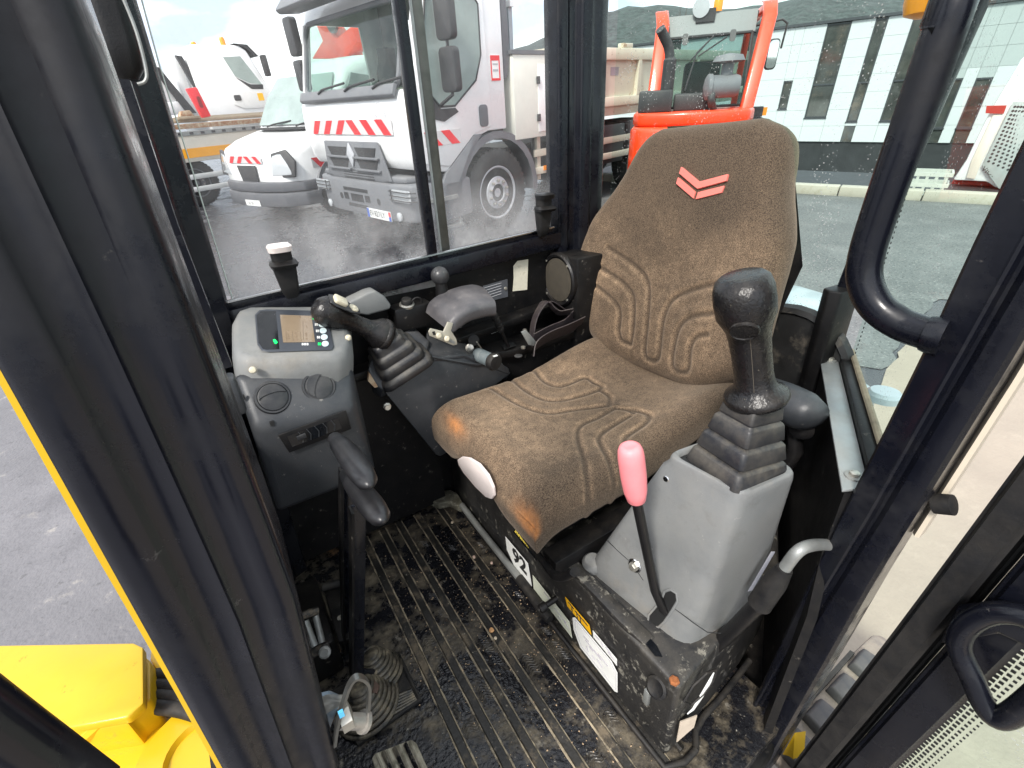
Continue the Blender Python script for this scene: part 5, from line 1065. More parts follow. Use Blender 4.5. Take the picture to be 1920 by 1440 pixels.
put('label_border', MB().tube([bp(*q, .0055) for q in ((1079, 1162), (1144, 1240), (1155, 1263), (1155, 1293), (1090, 1211), (1079, 1180), (1079, 1162))], .0006, 4), 'inkg', l3)
mb = MB()
for a, b in (((1066, 1129), (1076, 1142)), ((1072, 1137), (1073, 1148)), ((1081, 1147), (1083, 1160)), ((1087, 1154), (1089, 1167)), ((1093, 1162), (1102, 1174)), ((1078, 1145), (1100, 1171))): mb.tube([bp(*a, .0056), bp(*b, .0056)], .0011, 4)
put('label_drawing', mb, 'inkm', l4)
mb = MB()
for a, b in (((1116, 1191), (1124, 1200)), ((1127, 1203), (1131, 1212)), ((1136, 1213), (1146, 1227)), ((1140, 1222), (1152, 1238))): mb.tube([bp(*a, .0056), bp(*b, .0056)], .0013, 4)
put('label_drawing', mb, 'inkg', l5)
mb = MB()
for a, b in (((1040, 1140), (1062, 1168)), ((1046, 1155), (1052, 1163)), ((1058, 1165), (1068, 1180)), ((1020, 1110), (1036, 1130))): mb.tube([bp(*a, .0056), bp(*b, .0056)], .0010, 4)
put('label_drawing', mb, 'inkg', l2)
# rubber plug and clip on the base corner, slot and rusted bolt on its top
put('rubber_plug', MB().lathe(bp(1232, 1288, .004), (.9, .1, .5), [(.017, 0), (.017, .004), (.013, .006), (.010, .004), (0, .004)], 20), 'matte', sbz)
put('clip', MB().box(bp(1213, 1306, .006), (.008, .010, .036)), 'satin', sbz, bevel=.002)
put('top_slot', MB().prism([cz(px, py, .1965) for px, py in ((1160, 1144), (1172, 1143), (1232, 1212), (1242, 1232), (1228, 1230), (1208, 1205))], V(0, 0, .0008)), 'glossb', sbz)
rbt = cz(1264, 1278, .196)
put('rusted_bolt', MB().lathe(rbt, (0, 0, 1), [(.0075, 0), (.0075, .004), (.005, .0055), (0, .0045)], 6), pmat('rust', (.30, .10, .03), .9, 0, .5, 120), sbz)
put('ring_crescent', MB().prism([cpl(px, py, (BX, -.2075, .1), (.1, 1, 0)) for px, py in ((1288, 1338), (1298, 1328), (1313, 1302), (1330, 1273), (1338, 1260), (1333, 1276), (1318, 1304), (1300, 1330))], V(.0002, .0015, 0)), 'white', sbz)  # white crescent along the lower right of the oval ring
put('side_label', MB().prism([cpl(px, py, (BX, -.2075, .1), (.1, 1, 0)) for px, py in ((1275, 1352), (1306, 1340), (1300, 1362), (1268, 1390))], V(.0002, .0015, 0)), pmat('tan_label', (.6, .5, .4), .6, 0, .1, 40), sbz)
put('side_ring', MB().tube([cpl(px, py, (BX, -.2065, .1), (.1, 1, 0)) for px, py in ((1282, 1315), (1300, 1285), (1325, 1262), (1343, 1256), (1338, 1275), (1318, 1302), (1295, 1322), (1282, 1315))], .002, 6), 'matte', sbz)
# folding steel bar lying along the base (seat adjuster)
br = thing('adjuster_bar', 'grey steel bar with black grip lying along the foot of the seat base', 'lever', tuple(cz(940, 1050, .03)), cab=True)
put('bar', MB().tube([cz(866, 947, .03), cz(900, 992, .028), cz(977, 1088, .026)], .0082, 16), 'satin', br)
put('grip', MB().tube([cz(974, 1084, .026), cz(1004, 1125, .026), cz(1026, 1155, .024), cz(1031, 1162, .024)], [.0105, .0115, .0118, .009], 16), 'matte', br)
put('end_plate', MB().prism([cz(px, py, .03) for px, py in ((800, 922), (846, 918), (858, 925), (870, 946), (862, 950), (842, 940), (822, 944), (802, 936))], V(0, 0, -.022)), MATS['rusty'] if False else pmat('dull_plate', (.16, .15, .11), .6, .3, .4, 30, wear=((.4, .38, .3), .6, 40, .08, .7)), br, bevel=.003)
# ------------------------------------------------------------------ operator seat
def pad(name, rows, thick, rad, bulge, grooves, to3d, attr, parent, tf=lambda s, u: 1.0, nu=170, nv=210, gdep=.0052, gwid=.0062, taper=.013):
    """upholstered pad: grid over an outline (rows of s, left, right), edge rolled by rad, with moulded grooves"""
    S = np.array([r[0] for r in rows]); Lr = np.array([r[1] for r in rows]); Rr = np.array([r[2] for r in rows])
    tv = np.linspace(0, 1, nv); tv = .75*tv+.25*(.5-.5*np.cos(np.pi*tv)); s = S[0]+(S[-1]-S[0])*tv
    l = np.interp(s, S, Lr); r = np.interp(s, S, Rr)
    ker = np.ones(9)/9
    def sm(a): 
        b = np.concatenate([np.full(4, a[0]), a, np.full(4, a[-1])]); return np.convolve(b, ker, 'valid')
    l, r = sm(l), sm(r)
    tu = np.linspace(-1, 1, nu); tu = .72*tu+.28*np.sin(tu*np.pi/2)
    SS = np.repeat(s[:, None], nu, 1); UU = (l[:, None]+r[:, None])/2+(r-l)[:, None]/2*tu[None, :]
    out = np.concatenate([np.stack([s, l], 1), np.stack([s[::-1], r[::-1]], 1)])
    P = np.stack([SS.ravel(), UU.ravel()], 1); D = np.full(len(P), 9.)
    def segd(P, a, b):
        ab = b-a; q = max(ab@ab, 1e-12); t = np.clip(((P-a)@ab)/q, 0, 1); d = P-a-t[:, None]*ab; return np.sqrt((d*d).sum(1))
    for i in range(0, len(out), 3):
        a = out[i]; b = out[(i+3) % len(out)] if i+3 < len(out) else out[0]
        D = np.minimum(D, segd(P, a, b))
    D = D.reshape(nv, nu); D[0, :] = 0; D[-1, :] = 0; D[:, 0] = 0; D[:, -1] = 0
    dd_ = np.clip(D, 0, rad); H = -(rad-np.sqrt(np.maximum(rad**2-(rad-dd_)**2, 0)))
    VV = np.repeat(tu[None, :], nv, 0)
    H = H+bulge(SS, UU, VV)
    G = np.full(len(P), 9.)
    for g in grooves:
        g = [np.array(q) for q in g]
        for a, b in zip(g[:-1], g[1:]): G = np.minimum(G, segd(P, a, b))
    G = G.reshape(nv, nu); H = H-gdep*np.exp(-(G/gwid)**2)+gdep*.15*np.exp(-((G-.016)/.008)**2)
    vs = [to3d(SS[i, j], UU[i, j], H[i, j]) for i in range(nv) for j in range(nu)]
    fs = [(i*nu+j, i*nu+j+1, (i+1)*nu+j+1, (i+1)*nu+j) for i in range(nv-1) for j in range(nu-1)]
    loop = [(0, j) for j in range(nu)]+[(i, nu-1) for i in range(1, nv)]+[(nv-1, j) for j in range(nu-2, -1, -1)]+[(i, 0) for i in range(nv-2, 0, -1)]
    base = [i*nu+j for i, j in loop]; cs, cu = s.mean(), ((l+r)/2).mean(); prev = base; nl = len(loop); at_s = [attr(SS[i, j], UU[i, j], G[i, j], 0) for i in range(nv) for j in range(nu)]
    for (dz, ins) in ((-(thick-rad-.03)*.5, 0), (-(thick-rad-.03), taper*.05), (-(thick-rad-.019), taper*.2), (-(thick-rad-.009), taper*.7), (-(thick-rad-.003), taper*1.4), (-(thick-rad), taper*2.5)):
        cur = []
        for (i, j) in loop:
            a = SS[i, j]; b = UU[i, j]; v = np.array([cs-a, cu-b]); v = v/max(np.hypot(*v), 1e-6)*ins
            cur.append(len(vs)); vs.append(to3d(a+v[0], b+v[1], H[i, j]+dz*tf(a, b))); at_s.append(attr(a, b, 9, dz))
        fs += [(prev[k], cur[k], cur[(k+1) % nl], prev[(k+1) % nl]) for k in range(nl)]; prev = cur
    fs.append(tuple(prev))
    mb = MB(); mb.v = vs; mb.f = fs
    o = put(name, mb, FAB, parent, smooth=180)
    for nm, k in (('dust', 0), ('rust', 1)):
        a = o.data.attributes.new(nm, 'FLOAT', 'POINT'); a.data.foreach_set('value', np.array([q[k] for q in at_s], dtype=np.float32))
    return o
seat = thing('operator_seat', 'dusty brown fabric operator seat with a red chevron emblem on its backrest', 'seat', (-.6, -.66, .2), cab=True)
# cushion
YC_, HWC = -.655, .218
crow = []
for x, w in ((-.298, .135), (-.300, .160), (-.305, .182), (-.314, .199), (-.330, .212), (-.36, .219), (-.42, .219), (-.52, .221), (-.62, .222), (-.72, .222), (-.80, .215), (-.86, .19)): crow.append((x, YC_-.030-w, YC_+.012+tab(-x, [(.298, .09), (.301, .125), (.307, .155), (.317, .180), (.335, .202), (.37, .217), (.42, .220), (.72, .222), (.80, .215), (.86, .19)])))
def cb(S, U, Vv):
    back = np.clip((-.50-S)/.30, 0, 1); back = back*back*(3-2*back)
    return .046*back*Vv**2 - .010*(1-Vv**2)*np.clip((-.36-S)/.2, 0, 1) - .030*np.clip((S+.36)/.07, 0, 1)**2 + .006*back
CZ = .404
def q2(px, py): p = cz(px, py, CZ-.004); return (p.x, p.y)
cg = [[(999, 695), (1022, 716), (1054, 722), (1095, 709), (1112, 716)], [(955, 708), (990, 734), (1031, 748), (1083, 740), (1124, 728)], [(920, 728), (972, 757), (1025, 772), (1083, 763), (1142, 757)],
      [(1104, 900), (1092, 853), (1083, 818), (1089, 795), (1124, 778), (1153, 763)], [(1153, 874), (1130, 842), (1124, 818), (1142, 801), (1182, 780)], [(1171, 830), (1177, 818), (1212, 798), (1214, 783), (1188, 770)], [(1124, 728), (1142, 740), (1142, 757)], [(1112, 716), (1128, 722), (1124, 728)], [(1153, 763), (1176, 768), (1188, 775)]]
cg = [[(p.x, p.y) for p in smoothpath([V(*q2(*q), 0) for q in g], 4)] for g in cg]
r1, r2 = cz(853, 795, CZ-.02), cz(990, 950, CZ-.02)
hole = q2(1146, 757)
def cattr(s, u, g, dz):
    front = math.exp(-((s+.38)/.10)**2); d = .62+.25*front
    d += .75*math.exp(-((g-.0080)/.0032)**2)*(g < .05)
    d -= .75*math.exp(-(g/.0045)**2)  # groove valleys darkened: crease shade put into the dust amount
    d -= .35*math.exp(-((u-YC_+.23)/.05)**2)+.62*math.exp(-((u-YC_-.23)/.075)**2)
    if dz < 0: d = (.10 if u > YC_+.1 else .34)
    d *= 1.12; h = math.hypot(s-hole[0], u-hole[1]); d -= .9*math.exp(-(h/.016)**2)
    ru = 0
    for c in (r1, r2): ru = max(ru, math.exp(-((s-c.x)/.009)**2-((u-c.y)/.038)**2))
    return (max(0, min(1.3, d)), .95*ru if dz == 0 else 0)
put_c = pad('cushion', crow, .102, .046, cb, cg, lambda s, u, h: V(s, u, CZ+h), cattr, seat, tf=lambda s, u: 1-.80*math.exp(-((u+.675)/.095)**4)*max(0, min(1, (s+.42)/.06)))
# backrest
YB = -.692; e1 = V(-.25, 0, 1).normalized(); e2 = V(1, 0, .25).normalized(); BO = V(-.78, 0, .40)
zb = [(.395, .10), (.402, .135), (.415, .165), (.435, .198), (.46, .232), (.49, .258), (.53, .270), (.60, .274), (.68, .270), (.73, .262), (.77, .243), (.80, .226), (.84, .208), (.87, .200), (.90, .188), (.920, .170), (.932, .148), (.939, .115)]
brow = [((z-.40)/e1.z, YB-tab(z, [(.40, .012), (.46, .022), (.62, .027), (.72, .018), (.80, .008), (.94, .006)])-w, YB-tab(z, [(.40, 0), (.5, .010), (.62, .020), (.74, .024), (.94, .022)])+w) for z, w in zb]
def bb_(S, U, Vv):
    z = S*e1.z+.40
    lum = np.exp(-((z-.52)/.11)**2); top = np.clip((z-.70)/.2, 0, 1)
    return .012*lum*(1-Vv**2)+.030*np.exp(-((z-.62)/.15)**2)*Vv**2 - .012*top*top + .006*np.exp(-((np.abs(U-YB)-.13)/.05)**2)*lum
def q3(px, py):
    p = cpl(px, py, (-.78+.006, 0, .40), (1, 0, .25)); return ((p.z-.40)/e1.z, p.y)
bgp = [[(600, 520), (660, 560), (700, 610), (702, 700), (690, 765)], [(620, 455), (700, 510), (745, 570), (748, 680), (735, 790), (750, 815), (775, 815), (785, 780), (800, 680), (830, 620), (900, 590), (965, 574)],
       [(590, 580), (640, 620), (662, 660), (655, 722)], [(965, 668), (890, 680), (850, 720), (825, 820), (835, 850), (862, 856), (880, 840), (890, 780), (910, 745), (945, 735)], [(655, 722), (662, 752), (690, 765)]]
bgs = [[(p.x, p.y) for p in smoothpath([V(*q3(780+a/1.7145, 200+b/1.7145), 0) for a, b in g], 4)] for g in bgp]
dk = q3(1345, 400)
def battr(s, u, g, dz):
    z = s*e1.z+.40; d = tab(z, [(.38, .5), (.5, .62), (.62, .72), (.70, .55), (.78, .20), (.93, .0)])
    d += .6*math.exp(-((g-.0085)/.0035)**2)*(g < .05) - .6*math.exp(-(g/.0048)**2)  # dusty groove rims; valleys darkened as painted crease shade
    d -= .35*math.exp(-((u-YB-.26)/.07)**2)
    d -= .4*math.exp(-((s-dk[0])/.05)**2-((u-dk[1])/.05)**2)
    if dz < 0: d = .12
    return (max(0, min(1.2, d)), 0)
bo_ = pad('backrest', brow, .10, .045, bb_, bgs, lambda s, u, h: BO+e1*s+V(0, u, 0)+e2*h, battr, seat, gdep=.0062, gwid=.0064, taper=.034)
def emb(*pp): return [BO+e1*q3(1240+a/12, 280+b/12)[0]+V(0, q3(1240+a/12, 280+b/12)[1], 0)+e2*-.0085 for a, b in pp]
for pp in (((410, 400), (820, 735), (1460, 565), (1430, 720), (775, 900), (365, 550)), ((340, 635), (725, 960), (690, 1120), (295, 780)), ((790, 970), (1385, 825), (1325, 985), (735, 1135))):
    put('red_chevron', MB().prism(emb(*pp), e2*.0105), 'redmark', seat, bevel=.0006, seg=1)
put('back_shell', MB().loft([[BO+e1*s+V(0, YB+w, 0)*1+e2*-.098 for w in (-b, b)]+[BO+e1*s+V(0, YB+w, 0)+e2*-.13 for w in (b*.8, -b*.8)] for s, b in ((.02, .12), (.1, .22), (.3, .24), (.5, .15))]), 'black', seat)
put('under_tray', MB().loft([[V(x, y, z) for x, y in ((-.345, -.81), (-.345, -.51), (-.80, -.51), (-.80, -.81))] for z in (.236, .345)]), 'black', seat, bevel=.008)
put('white_side_disc', MB().prism([cx(px, py, -.296) for px, py in ((862, 860), (870, 855), (884, 857), (902, 868), (919, 889), (929, 912), (931, 928), (926, 934), (915, 930), (894, 910), (874, 886), (864, 870))], V(.006, 0, 0)), 'offwhite', seat, bevel=.002)
# slide rail, warning strip and adjuster handle under the cushion
put('slide_rail', MB().bb((-.80, -.86, .196), (-.345, -.82, .236)), 'black', seat, bevel=.002); put('slide_rail', MB().bb((-.80, -.50, .196), (-.345, -.46, .236)), 'black', seat, bevel=.002)
ws_ = put('warning_strip', MB().prism([cx(px, py, -.334) for px, py in ((964, 996), (967, 993), (1012, 1045), (1008, 1050))], V(.003, 0, 0)), 'glossb', seat)
mb = MB()
for k in range(15):
    t = (k+.5)/15; px, py = lerp(965.5, 1010, t), lerp(995, 1047.5, t)
    mb.box(cx(px, py, -.3305), (.001, .004, .006), M=Matrix.Rotation(random.uniform(-.5, .5), 3, 'X'))
put('strip_marks', mb, 'inky', ws_)
put('slide_handle', MB().tube(smoothpath([cx(962, 975, -.335), cx(995, 1022, -.335), cx(1020, 1055, -.325), cx(1036, 1076, -.318), cx(1056, 1082, -.318), cx(1078, 1072, -.322)], 5), [.006]*6+[.007]*10+[.010]*10, 10, flat=.7), 'black', seat, smooth=60)
put('pull_knob', MB().lathe(cx(1025, 1136-2, -.352), (1, -.1, -.2), [(.006, -.03), (.006, 0), (.010, .002), (.010, .016), (.006, .018), (.005, .014), (0, .014)], 14), 'black', seat)

# ------------------------------------------------------------------ dash: monitor housing and vent console in the front right corner
P1, P2, P3 = cy(470, 580, -.968), cy(620, 574, -.968), cy(545, 668, -.795)
TN = (P2-P1).cross(P3-P1).normalized(); TN = TN if TN.z > 0 else -TN
def T(px, py, off=0.0): return cpl(px, py, P3, TN)+TN*off
mon = thing('monitor_housing', 'rounded grey housing with an amber display and five pale buttons', 'monitor', tuple(P3-V(0, .1, .06)), cab=True)
top = [T(*q) for q in ((441, 600), (450, 582), (470, 575), (630, 574), (648, 584), (652, 640), (643, 660), (625, 667), (475, 671), (450, 662), (442, 640))]
cen = sum(top, V(0, 0, 0))/len(top)
def ringo(sc, dn, dy=0): return [cen+(p-cen)*sc-TN*dn+V(0, dy, 0) for p in top]
put('housing', MB().loft([ringo(1.10, .062, .004), ringo(1.10, .030, .003), ringo(1.07, .012), ringo(1.0, .0015), ringo(.93, 0)]), 'grey', mon, smooth=60)
bz = put('bezel', MB().prism([T(*q, .0012) for q in ((478, 592), (486, 584), (500, 582), (612, 585), (626, 652), (622, 658), (504, 662), (491, 660), (483, 648))], TN*.0015), 'bezel', mon, bevel=.0008, seg=1)
put('glossy_panel', MB().prism([T(*q, .0027) for q in ((481, 594), (489, 586), (517, 586), (524, 657), (500, 658), (493, 656), (485, 645))], TN*.0004), 'glossb', bz)
put('green_lamp', MB().prism([T(*q, .0032) for q in ((512, 640), (516, 639), (521, 645), (518, 648), (515, 647), (513, 643))], TN*.0003), 'green', bz)
lcd = put('screen', MB().prism([T(*q, .0029) for q in ((525, 593), (584, 595), (591, 644), (531, 645))], TN*.0004), 'lcd', bz)
mb = MB()
for (a, b, c, d) in ((538, 624, 545, 626), (548, 624, 563, 625.3), (548, 624, 550, 642), (563, 625, 565, 642), (550, 642, 565, 642), (536, 624, 538, 642), (568, 603, 569, 640), (572, 606, 574, 608), (573, 612, 576, 618)):
    mb.tube([T(a, b, .0034), T(c, d, .0034)], .00035, 4)
for (a, b) in ((540, 632), (541, 637), (556, 634), (557, 639), (574, 628), (574.5, 632), (575, 638), (562, 597), (555, 628)):
    mb.prism([T(a+u, b+w, .0033) for u, w in ((-1.6, -1.6), (1.6, -1.6), (1.8, 1.6), (-1.4, 1.6))], TN*.0002)
put('screen_print', mb, 'lcdink', lcd)
for k, (a, b) in enumerate(((600, 599), (604, 611), (606, 623), (608, 635), (610, 647.5))):
    bt = put('button', MB().prism([T(a+6.8*math.cos(q), b+5.2*math.sin(q), .0027) for q in [2*math.pi*i/18 for i in range(18)]], TN*.0013), 'button', bz, bevel=.0004, seg=1)
    mb = MB()
    for u in (-12.5, -9.5): mb.prism([T(a+u+x-.3*k*0, b+y, .0028) for x, y in ((-1.2, -2.2), (1.0, -2.2), (1.3, 2.2), (-1.0, 2.2))], TN*.0003)
    put('button_mark', mb, 'green' if k in (0, 4) else 'white', bz)
mb = MB()
for a in (567.5, 572, 576.5): mb.prism([T(a+x, 648+y, .0028) for x, y in ((-1.7, -2), (1.6, -2), (1.8, 2), (-1.5, 2))], TN*.0003)
put('bezel_mark', mb, 'white', bz)
scr = cen+(T(474, 687)-cen)
for q in ((474, 694, -.786), (653, 632, -.84)):
    c = cy(*q); put('screw', MB().lathe(c, TN if q[0] > 600 else V(0, 1, .3), [(.0058, -.004), (.0055, .001), (.004, .003), (0, .0035)], 14), 'cream', mon)
vc = thing('vent_console', 'dark grey console with two round air vents and a sliding heater control', 'console', tuple(cy(590, 960, -.85)), cab=True)
Lr = [cy(438, 690, -.96), cy(438, 703, -.800), cy(474, 803, -.750), cy(519, 966, -.755), cy(519, 966, -.755)+V(0, -.2, 0)]
Rr = [cy(662, 684, -.96), cy(664, 690, -.800), cy(664, 760, -.750), cy(708, 885, -.755), cy(708, 885, -.755)+V(0, -.2, 0)]
mid = [l.lerp(r, .55)+V(0, .006, 0) for l, r in zip(Lr, Rr)]
put('body', MB().loft([Lr, mid, Rr]), 'dgrey', vc, bevel=.014, seg=4, smooth=60)
VN = (Rr[1]-Lr[1]).cross(Lr[2]-Lr[1]).normalized(); VN = VN if VN.y > 0 else -VN
def Vp(px, py, off=0.0): return cpl(px, py, Lr[1].lerp(Rr[1], .5)+V(0, .003, 0), VN)+VN*off
for (px, py, rot) in ((511, 746, 20), (597, 726, 75)):
    c = Vp(px, py); u = (Vp(px+5, py)-c).normalized(); w = VN.cross(u)
    vt = put('round_vent', MB().lathe(c, VN, [(.0275, -.004), (.0275, .005), (.0262, .0068), (.0235, .0068), (.0232, .0042)], 40), 'vent', vc, smooth=50)
    put('vent_ring', MB().lathe(c, VN, [(.0228, .003), (.0222, .0078), (.018, .0092), (0, .0098)], 36), 'vent', vt, smooth=60)
    a0 = R(rot); uu = u*math.cos(a0)+w*math.sin(a0); ww = VN.cross(uu)
    put('vent_blade', MB().loft([[c+uu*(.021*math.cos(t))+ww*(.021*math.sin(t))+VN*h for t in [math.pi*(.03+.94*i/14) for i in range(15)]]+[c+uu*(.021*math.cos(t))+ww*(.006*math.sin(t)-.0*1)+VN*h for t in [math.pi*(.97-.94*i/14) for i in range(15)]] for h in (.008, .0112)]), 'vent', vt, bevel=.0006, seg=1)
for q in (((455, 745), 4), ((510, 794), 5)):
    c = Vp(*q[0], .0005); put('clip_hole', MB().box(c, (.006, .004, .008)), 'frit', vc)
hc = [(521, 815), (648, 768), (659, 803), (542, 848)]
def F(px, py, off=0.0): return cy(px, py, -.744+off)
hs = put('heater_control', MB().prism([F(*q) for q in hc], V(0, .003, 0)), 'black', vc, bevel=.0015)
put('slider_window', MB().prism([F(*q, .0032) for q in ((538, 818), (634, 783), (641, 803), (548, 838))], V(0, .0006, 0)), 'glossb', hs)
for k in range(5):
    t = .22+.16*k; a = (lerp(538, 634, t), lerp(818, 783, t)); b = (lerp(548, 641, t), lerp(838, 803, t)); m2 = ((a[0]+b[0])/2+4, (a[1]+b[1])/2-1)
    put('slider_mark', MB().tube([F(*a, .0042), F(*m2, .0048), F(*b, .0042)], .0007, 5), 'dgrey', hs)
put('slider_knob', MB().prism([F(*q, .004) for q in ((555, 818), (572, 811), (575, 819), (558, 826))], V(0, .003, 0)), 'vent', hs, bevel=.0008)
put('lower_panel', MB().prism([V(.10, -.985, .02), V(-.34, -.985, .02), V(-.34, -.985, .45), V(.10, -.985, .45)], V(0, .012, 0)), 'panel', vc)

# ------------------------------------------------------------------ right console with joystick
rc = thing('right_console', 'dark grey sloping console under the right joystick', 'console', tuple(cy(800, 760, -.87)), cab=True)
YA = -.872
flank = [(694, 655), (700, 712), (722, 738), (817, 850), (824, 855), (840, 846), (845, 838), (836, 800), (952, 700), (955, 688), (930, 672), (868, 640), (800, 640), (760, 640)]
fl = [cy(px, py, YA) for px, py in ((688, 690), (700, 716), (714, 730), (817, 852), (825, 856), (840, 848), (843, 838), (840, 790), (955, 700), (950, 684))]
topf = [cy(690, 686, YA), cy(712, 722, YA), cy(800, 676, YA), cy(950, 684, YA)]
# side shell: skirt towards the seat, then the sloping top deck
pts_side = [cy(*q, YA) for q in ((712, 724), (818, 853), (826, 856), (840, 848), (844, 836), (842, 790), (958, 700), (930, 668), (850, 664), (792, 672), (752, 706))]
put('side_skirt', MB().prism(pts_side, V(0, -.012, 0)), 'dgrey', rc, bevel=.003)
q0, q1, q2_, q3_ = cy(697, 690, -.912), cy(716, 726, YA), cy(800, 672, YA), cy(762, 628, -.980)
dk_ = [cy(690, 692, -.892), cy(700, 722, YA-.01), cy(716, 730, YA+.004), cy(756, 708, YA+.004), cy(797, 676, YA+.004), cy(806, 640, -.912), cy(776, 612, -.980), cy(738, 604, -.990), cy(700, 650, -.974)]
cd = sum(dk_, V(0, 0, 0))/len(dk_)
put('joystick_deck', MB().loft([[p+V(0, -.02, -.03) for p in dk_], [p+V(0, -.003, -.006) for p in dk_], dk_, [cd+(p-cd)*.9+V(0, 0, .004) for p in dk_]]), 'dgrey', rc, bevel=.006, seg=3, smooth=60)
bk2 = [cy(797, 676, YA+.003), cy(806, 640, -.915), cy(776, 612, -.982), cy(850, 640, -.974), cy(905, 662, -.944), cy(950, 690, -.912), cy(956, 704, YA+.003), cy(925, 668, YA+.003)]
bk2 = [cy(798, 676, YA+.003), cy(870, 668, YA+.003), cy(956, 700, YA+.003), cy(955, 690, -.894), cy(900, 655, -.944), cy(855, 636, -.974), cy(800, 612, -.986), cy(800, 630, -.944)]
put('rear_deck', MB().loft([[p+V(0, -.02, -.03) for p in bk2], [p+V(0, -.003, -.006) for p in bk2], bk2]), 'dgrey', rc, bevel=.006, seg=3, smooth=60)
put('deck_ridge', MB().tube(smoothpath([cy(806, 668, YA+.004), cy(850, 676, YA+.004), cy(893, 683, YA+.004), cy(915, 682, YA)], 5), .0032, 8), 'dgrey', rc)
for q in ((726, 762, -.874), (829, 829, YA+.006)):
    c = cy(*q); put('bolt', MB().lathe(c, (0.1, 1, .1), [(.0085, -.002), (.0085, .002), (.006, .003), (.006, .008), (0, .008)], 8), 'steel', rc)
put('bracket', MB().prism([cy(*q, -.880) for q in ((690, 696), (700, 712), (706, 722), (700, 724), (688, 712))], V(0, .01, 0)), 'rusty', rc)
def bellows(name, c, ax, sizes, parent, mat='boot', rot=0):
    """stack of square pleats: sizes = (height, half a, half b)"""
    ax = Vector(ax).normalized(); u = V(1, 0, 0); u = Matrix.Rotation(rot, 3, 'Z') @ u; u = (u-ax*u.dot(ax)).normalized(); w = ax.cross(u); c = Vector(c)
    return put(name, MB().loft([[c+ax*h+u*a+w*b for a, b in rrect(2*ha, 2*hb, min(ha, hb)*rr, 4)] for h, ha, hb, rr in sizes]), mat, parent, bevel=.0012, seg=1, smooth=50)
jr = thing('right_joystick', 'forward leaning black joystick with two cream buttons on its head', 'joystick', tuple(cy(752, 690, -.855)), cab=True)
jb = cy(753, 684, -.912); jc = cy(716, 628, -.895); jax = (jc-jb).normalized(); jl = (jc-jb).length
sz = []
for k in range(4):
    a, b = .064-.0100*k, .060-.0095*k
    h = jl*.97*k/4; sz += [(h, a, b, .35), (h+jl*.15, a*.975, b*.975, .35), (h+jl*.20, a*.90, b*.90, .35), (h+jl*.225, a*.80, b*.80, .35)]
bellows('bellows', jb, jax, sz, jr)
hd_ = cy(622, 588, -.878); gd = (hd_-jc).normalized()
gp2 = [jc-gd*.006, jc+gd*.004, jc+gd*.010, jc+gd*.020, jc+gd*.035, jc.lerp(hd_, .55), jc.lerp(hd_, .75), jc.lerp(hd_, .9), hd_+V(.004, 0, .004), hd_+gd*.020, hd_+gd*.032, hd_+gd*.036]
put('grip', MB().tube(gp2, [.030, .033, .033, .026, .019, .0175, .020, .025, .029, .027, .018, .008], 24, up=(0, 1, 0)), 'grip', jr, smooth=80)
put('collar', MB().lathe(jc-gd*.002, gd, [(.024, -.012), (.034, -.006), (.036, .002), (.034, .008), (.024, .012)], 28), 'grip', jr, smooth=70)
un = V(.15, .35, .9).normalized(); un = (un-gd*un.dot(gd)).normalized(); sd_ = gd.cross(un)
hb0 = jc.lerp(hd_, .93)
def head(a, b, off): return hb0+gd*a+sd_*b+un*off
pl2 = put('button_plate', MB().prism([head(a, b, .0255) for a, b in ((.030, .012), (.030, -.012), (.018, -.017), (-.012, -.016), (-.034, -.009), (-.036, .006), (-.014, .016), (.018, .018))], un*.004), 'vent', jr, bevel=.002)
put('square_button', MB().prism([head(.010+a, b, .029) for a, b in rrect(.026, .022, .005)], un*.008), 'cream', pl2, bevel=.002)
put('round_button', MB().lathe(head(-.020, 0, .029), un, [(.0095, 0), (.0095, .0025), (.007, .004), (.005, .0035), (0, .006)], 20), 'cream', pl2)

# ------------------------------------------------------------------ armrest, lever, ignition and the panel behind the right console
ar = thing('armrest', 'brown grey padded armrest on a slotted bracket behind the right joystick', 'armrest', tuple(cy(840, 640, -.87)), cab=True)
Nr = smoothpath([cy(*q, -.835) for q in ((930, 566), (905, 572), (878, 580), (858, 592), (846, 606), (841, 620))], 4)
Fr_ = smoothpath([cy(*q, -.945) for q in ((905, 536), (884, 530), (852, 536), (822, 548), (802, 564), (796, 584))], 4)
rg = []
for i, (a, b) in enumerate(zip(Nr, Fr_)):
    k = i/(len(Nr)-1); t = (Nr[min(i+1, len(Nr)-1)]-Nr[max(i-1, 0)]).normalized(); w_ = (b-a).normalized(); n_ = t.cross(w_).normalized(); n_ = n_ if n_.z > 0 or n_.x > 0 else -n_
    if n_.z < -.1: n_ = -n_
    th = .036 if k < .75 else lerp(.036, .020, (k-.75)/.25)
    m_0 = (a+b)/2-n_*th/2; hw = (b-a).length/2
    rg.append([m_0+w_*u+n_*v for u, v in rrect(2*hw, th, th*.36, 4)])
put('pad', MB().loft(rg), pmat('worn_vinyl', (.070, .067, .071), .36, 0, .18, 14, dust=((.3, .26, .24), .25, 14), wear=((.22, .2, .19), .64, 30, .12, .4), bump=(400, .12)), ar, smooth=60)
bkt = put('bracket', MB().prism([cy(*q, -.835) for q in ((804, 622), (808, 616), (832, 622), (840, 604), (850, 606), (846, 620), (856, 636), (858, 646), (850, 648), (806, 630))], V(0, -.005, 0)), pmat('bracket_beige', (.40, .37, .30), .5, .2, .2, 30), ar, bevel=.001)
for q in ((822, 629), (837, 635)): put('bolt', MB().lathe(cy(*q, -.833), (0, 1, .2), [(.0062, 0), (.0062, .004), (.004, .006), (0, .006)], 8), 'cream', bkt)
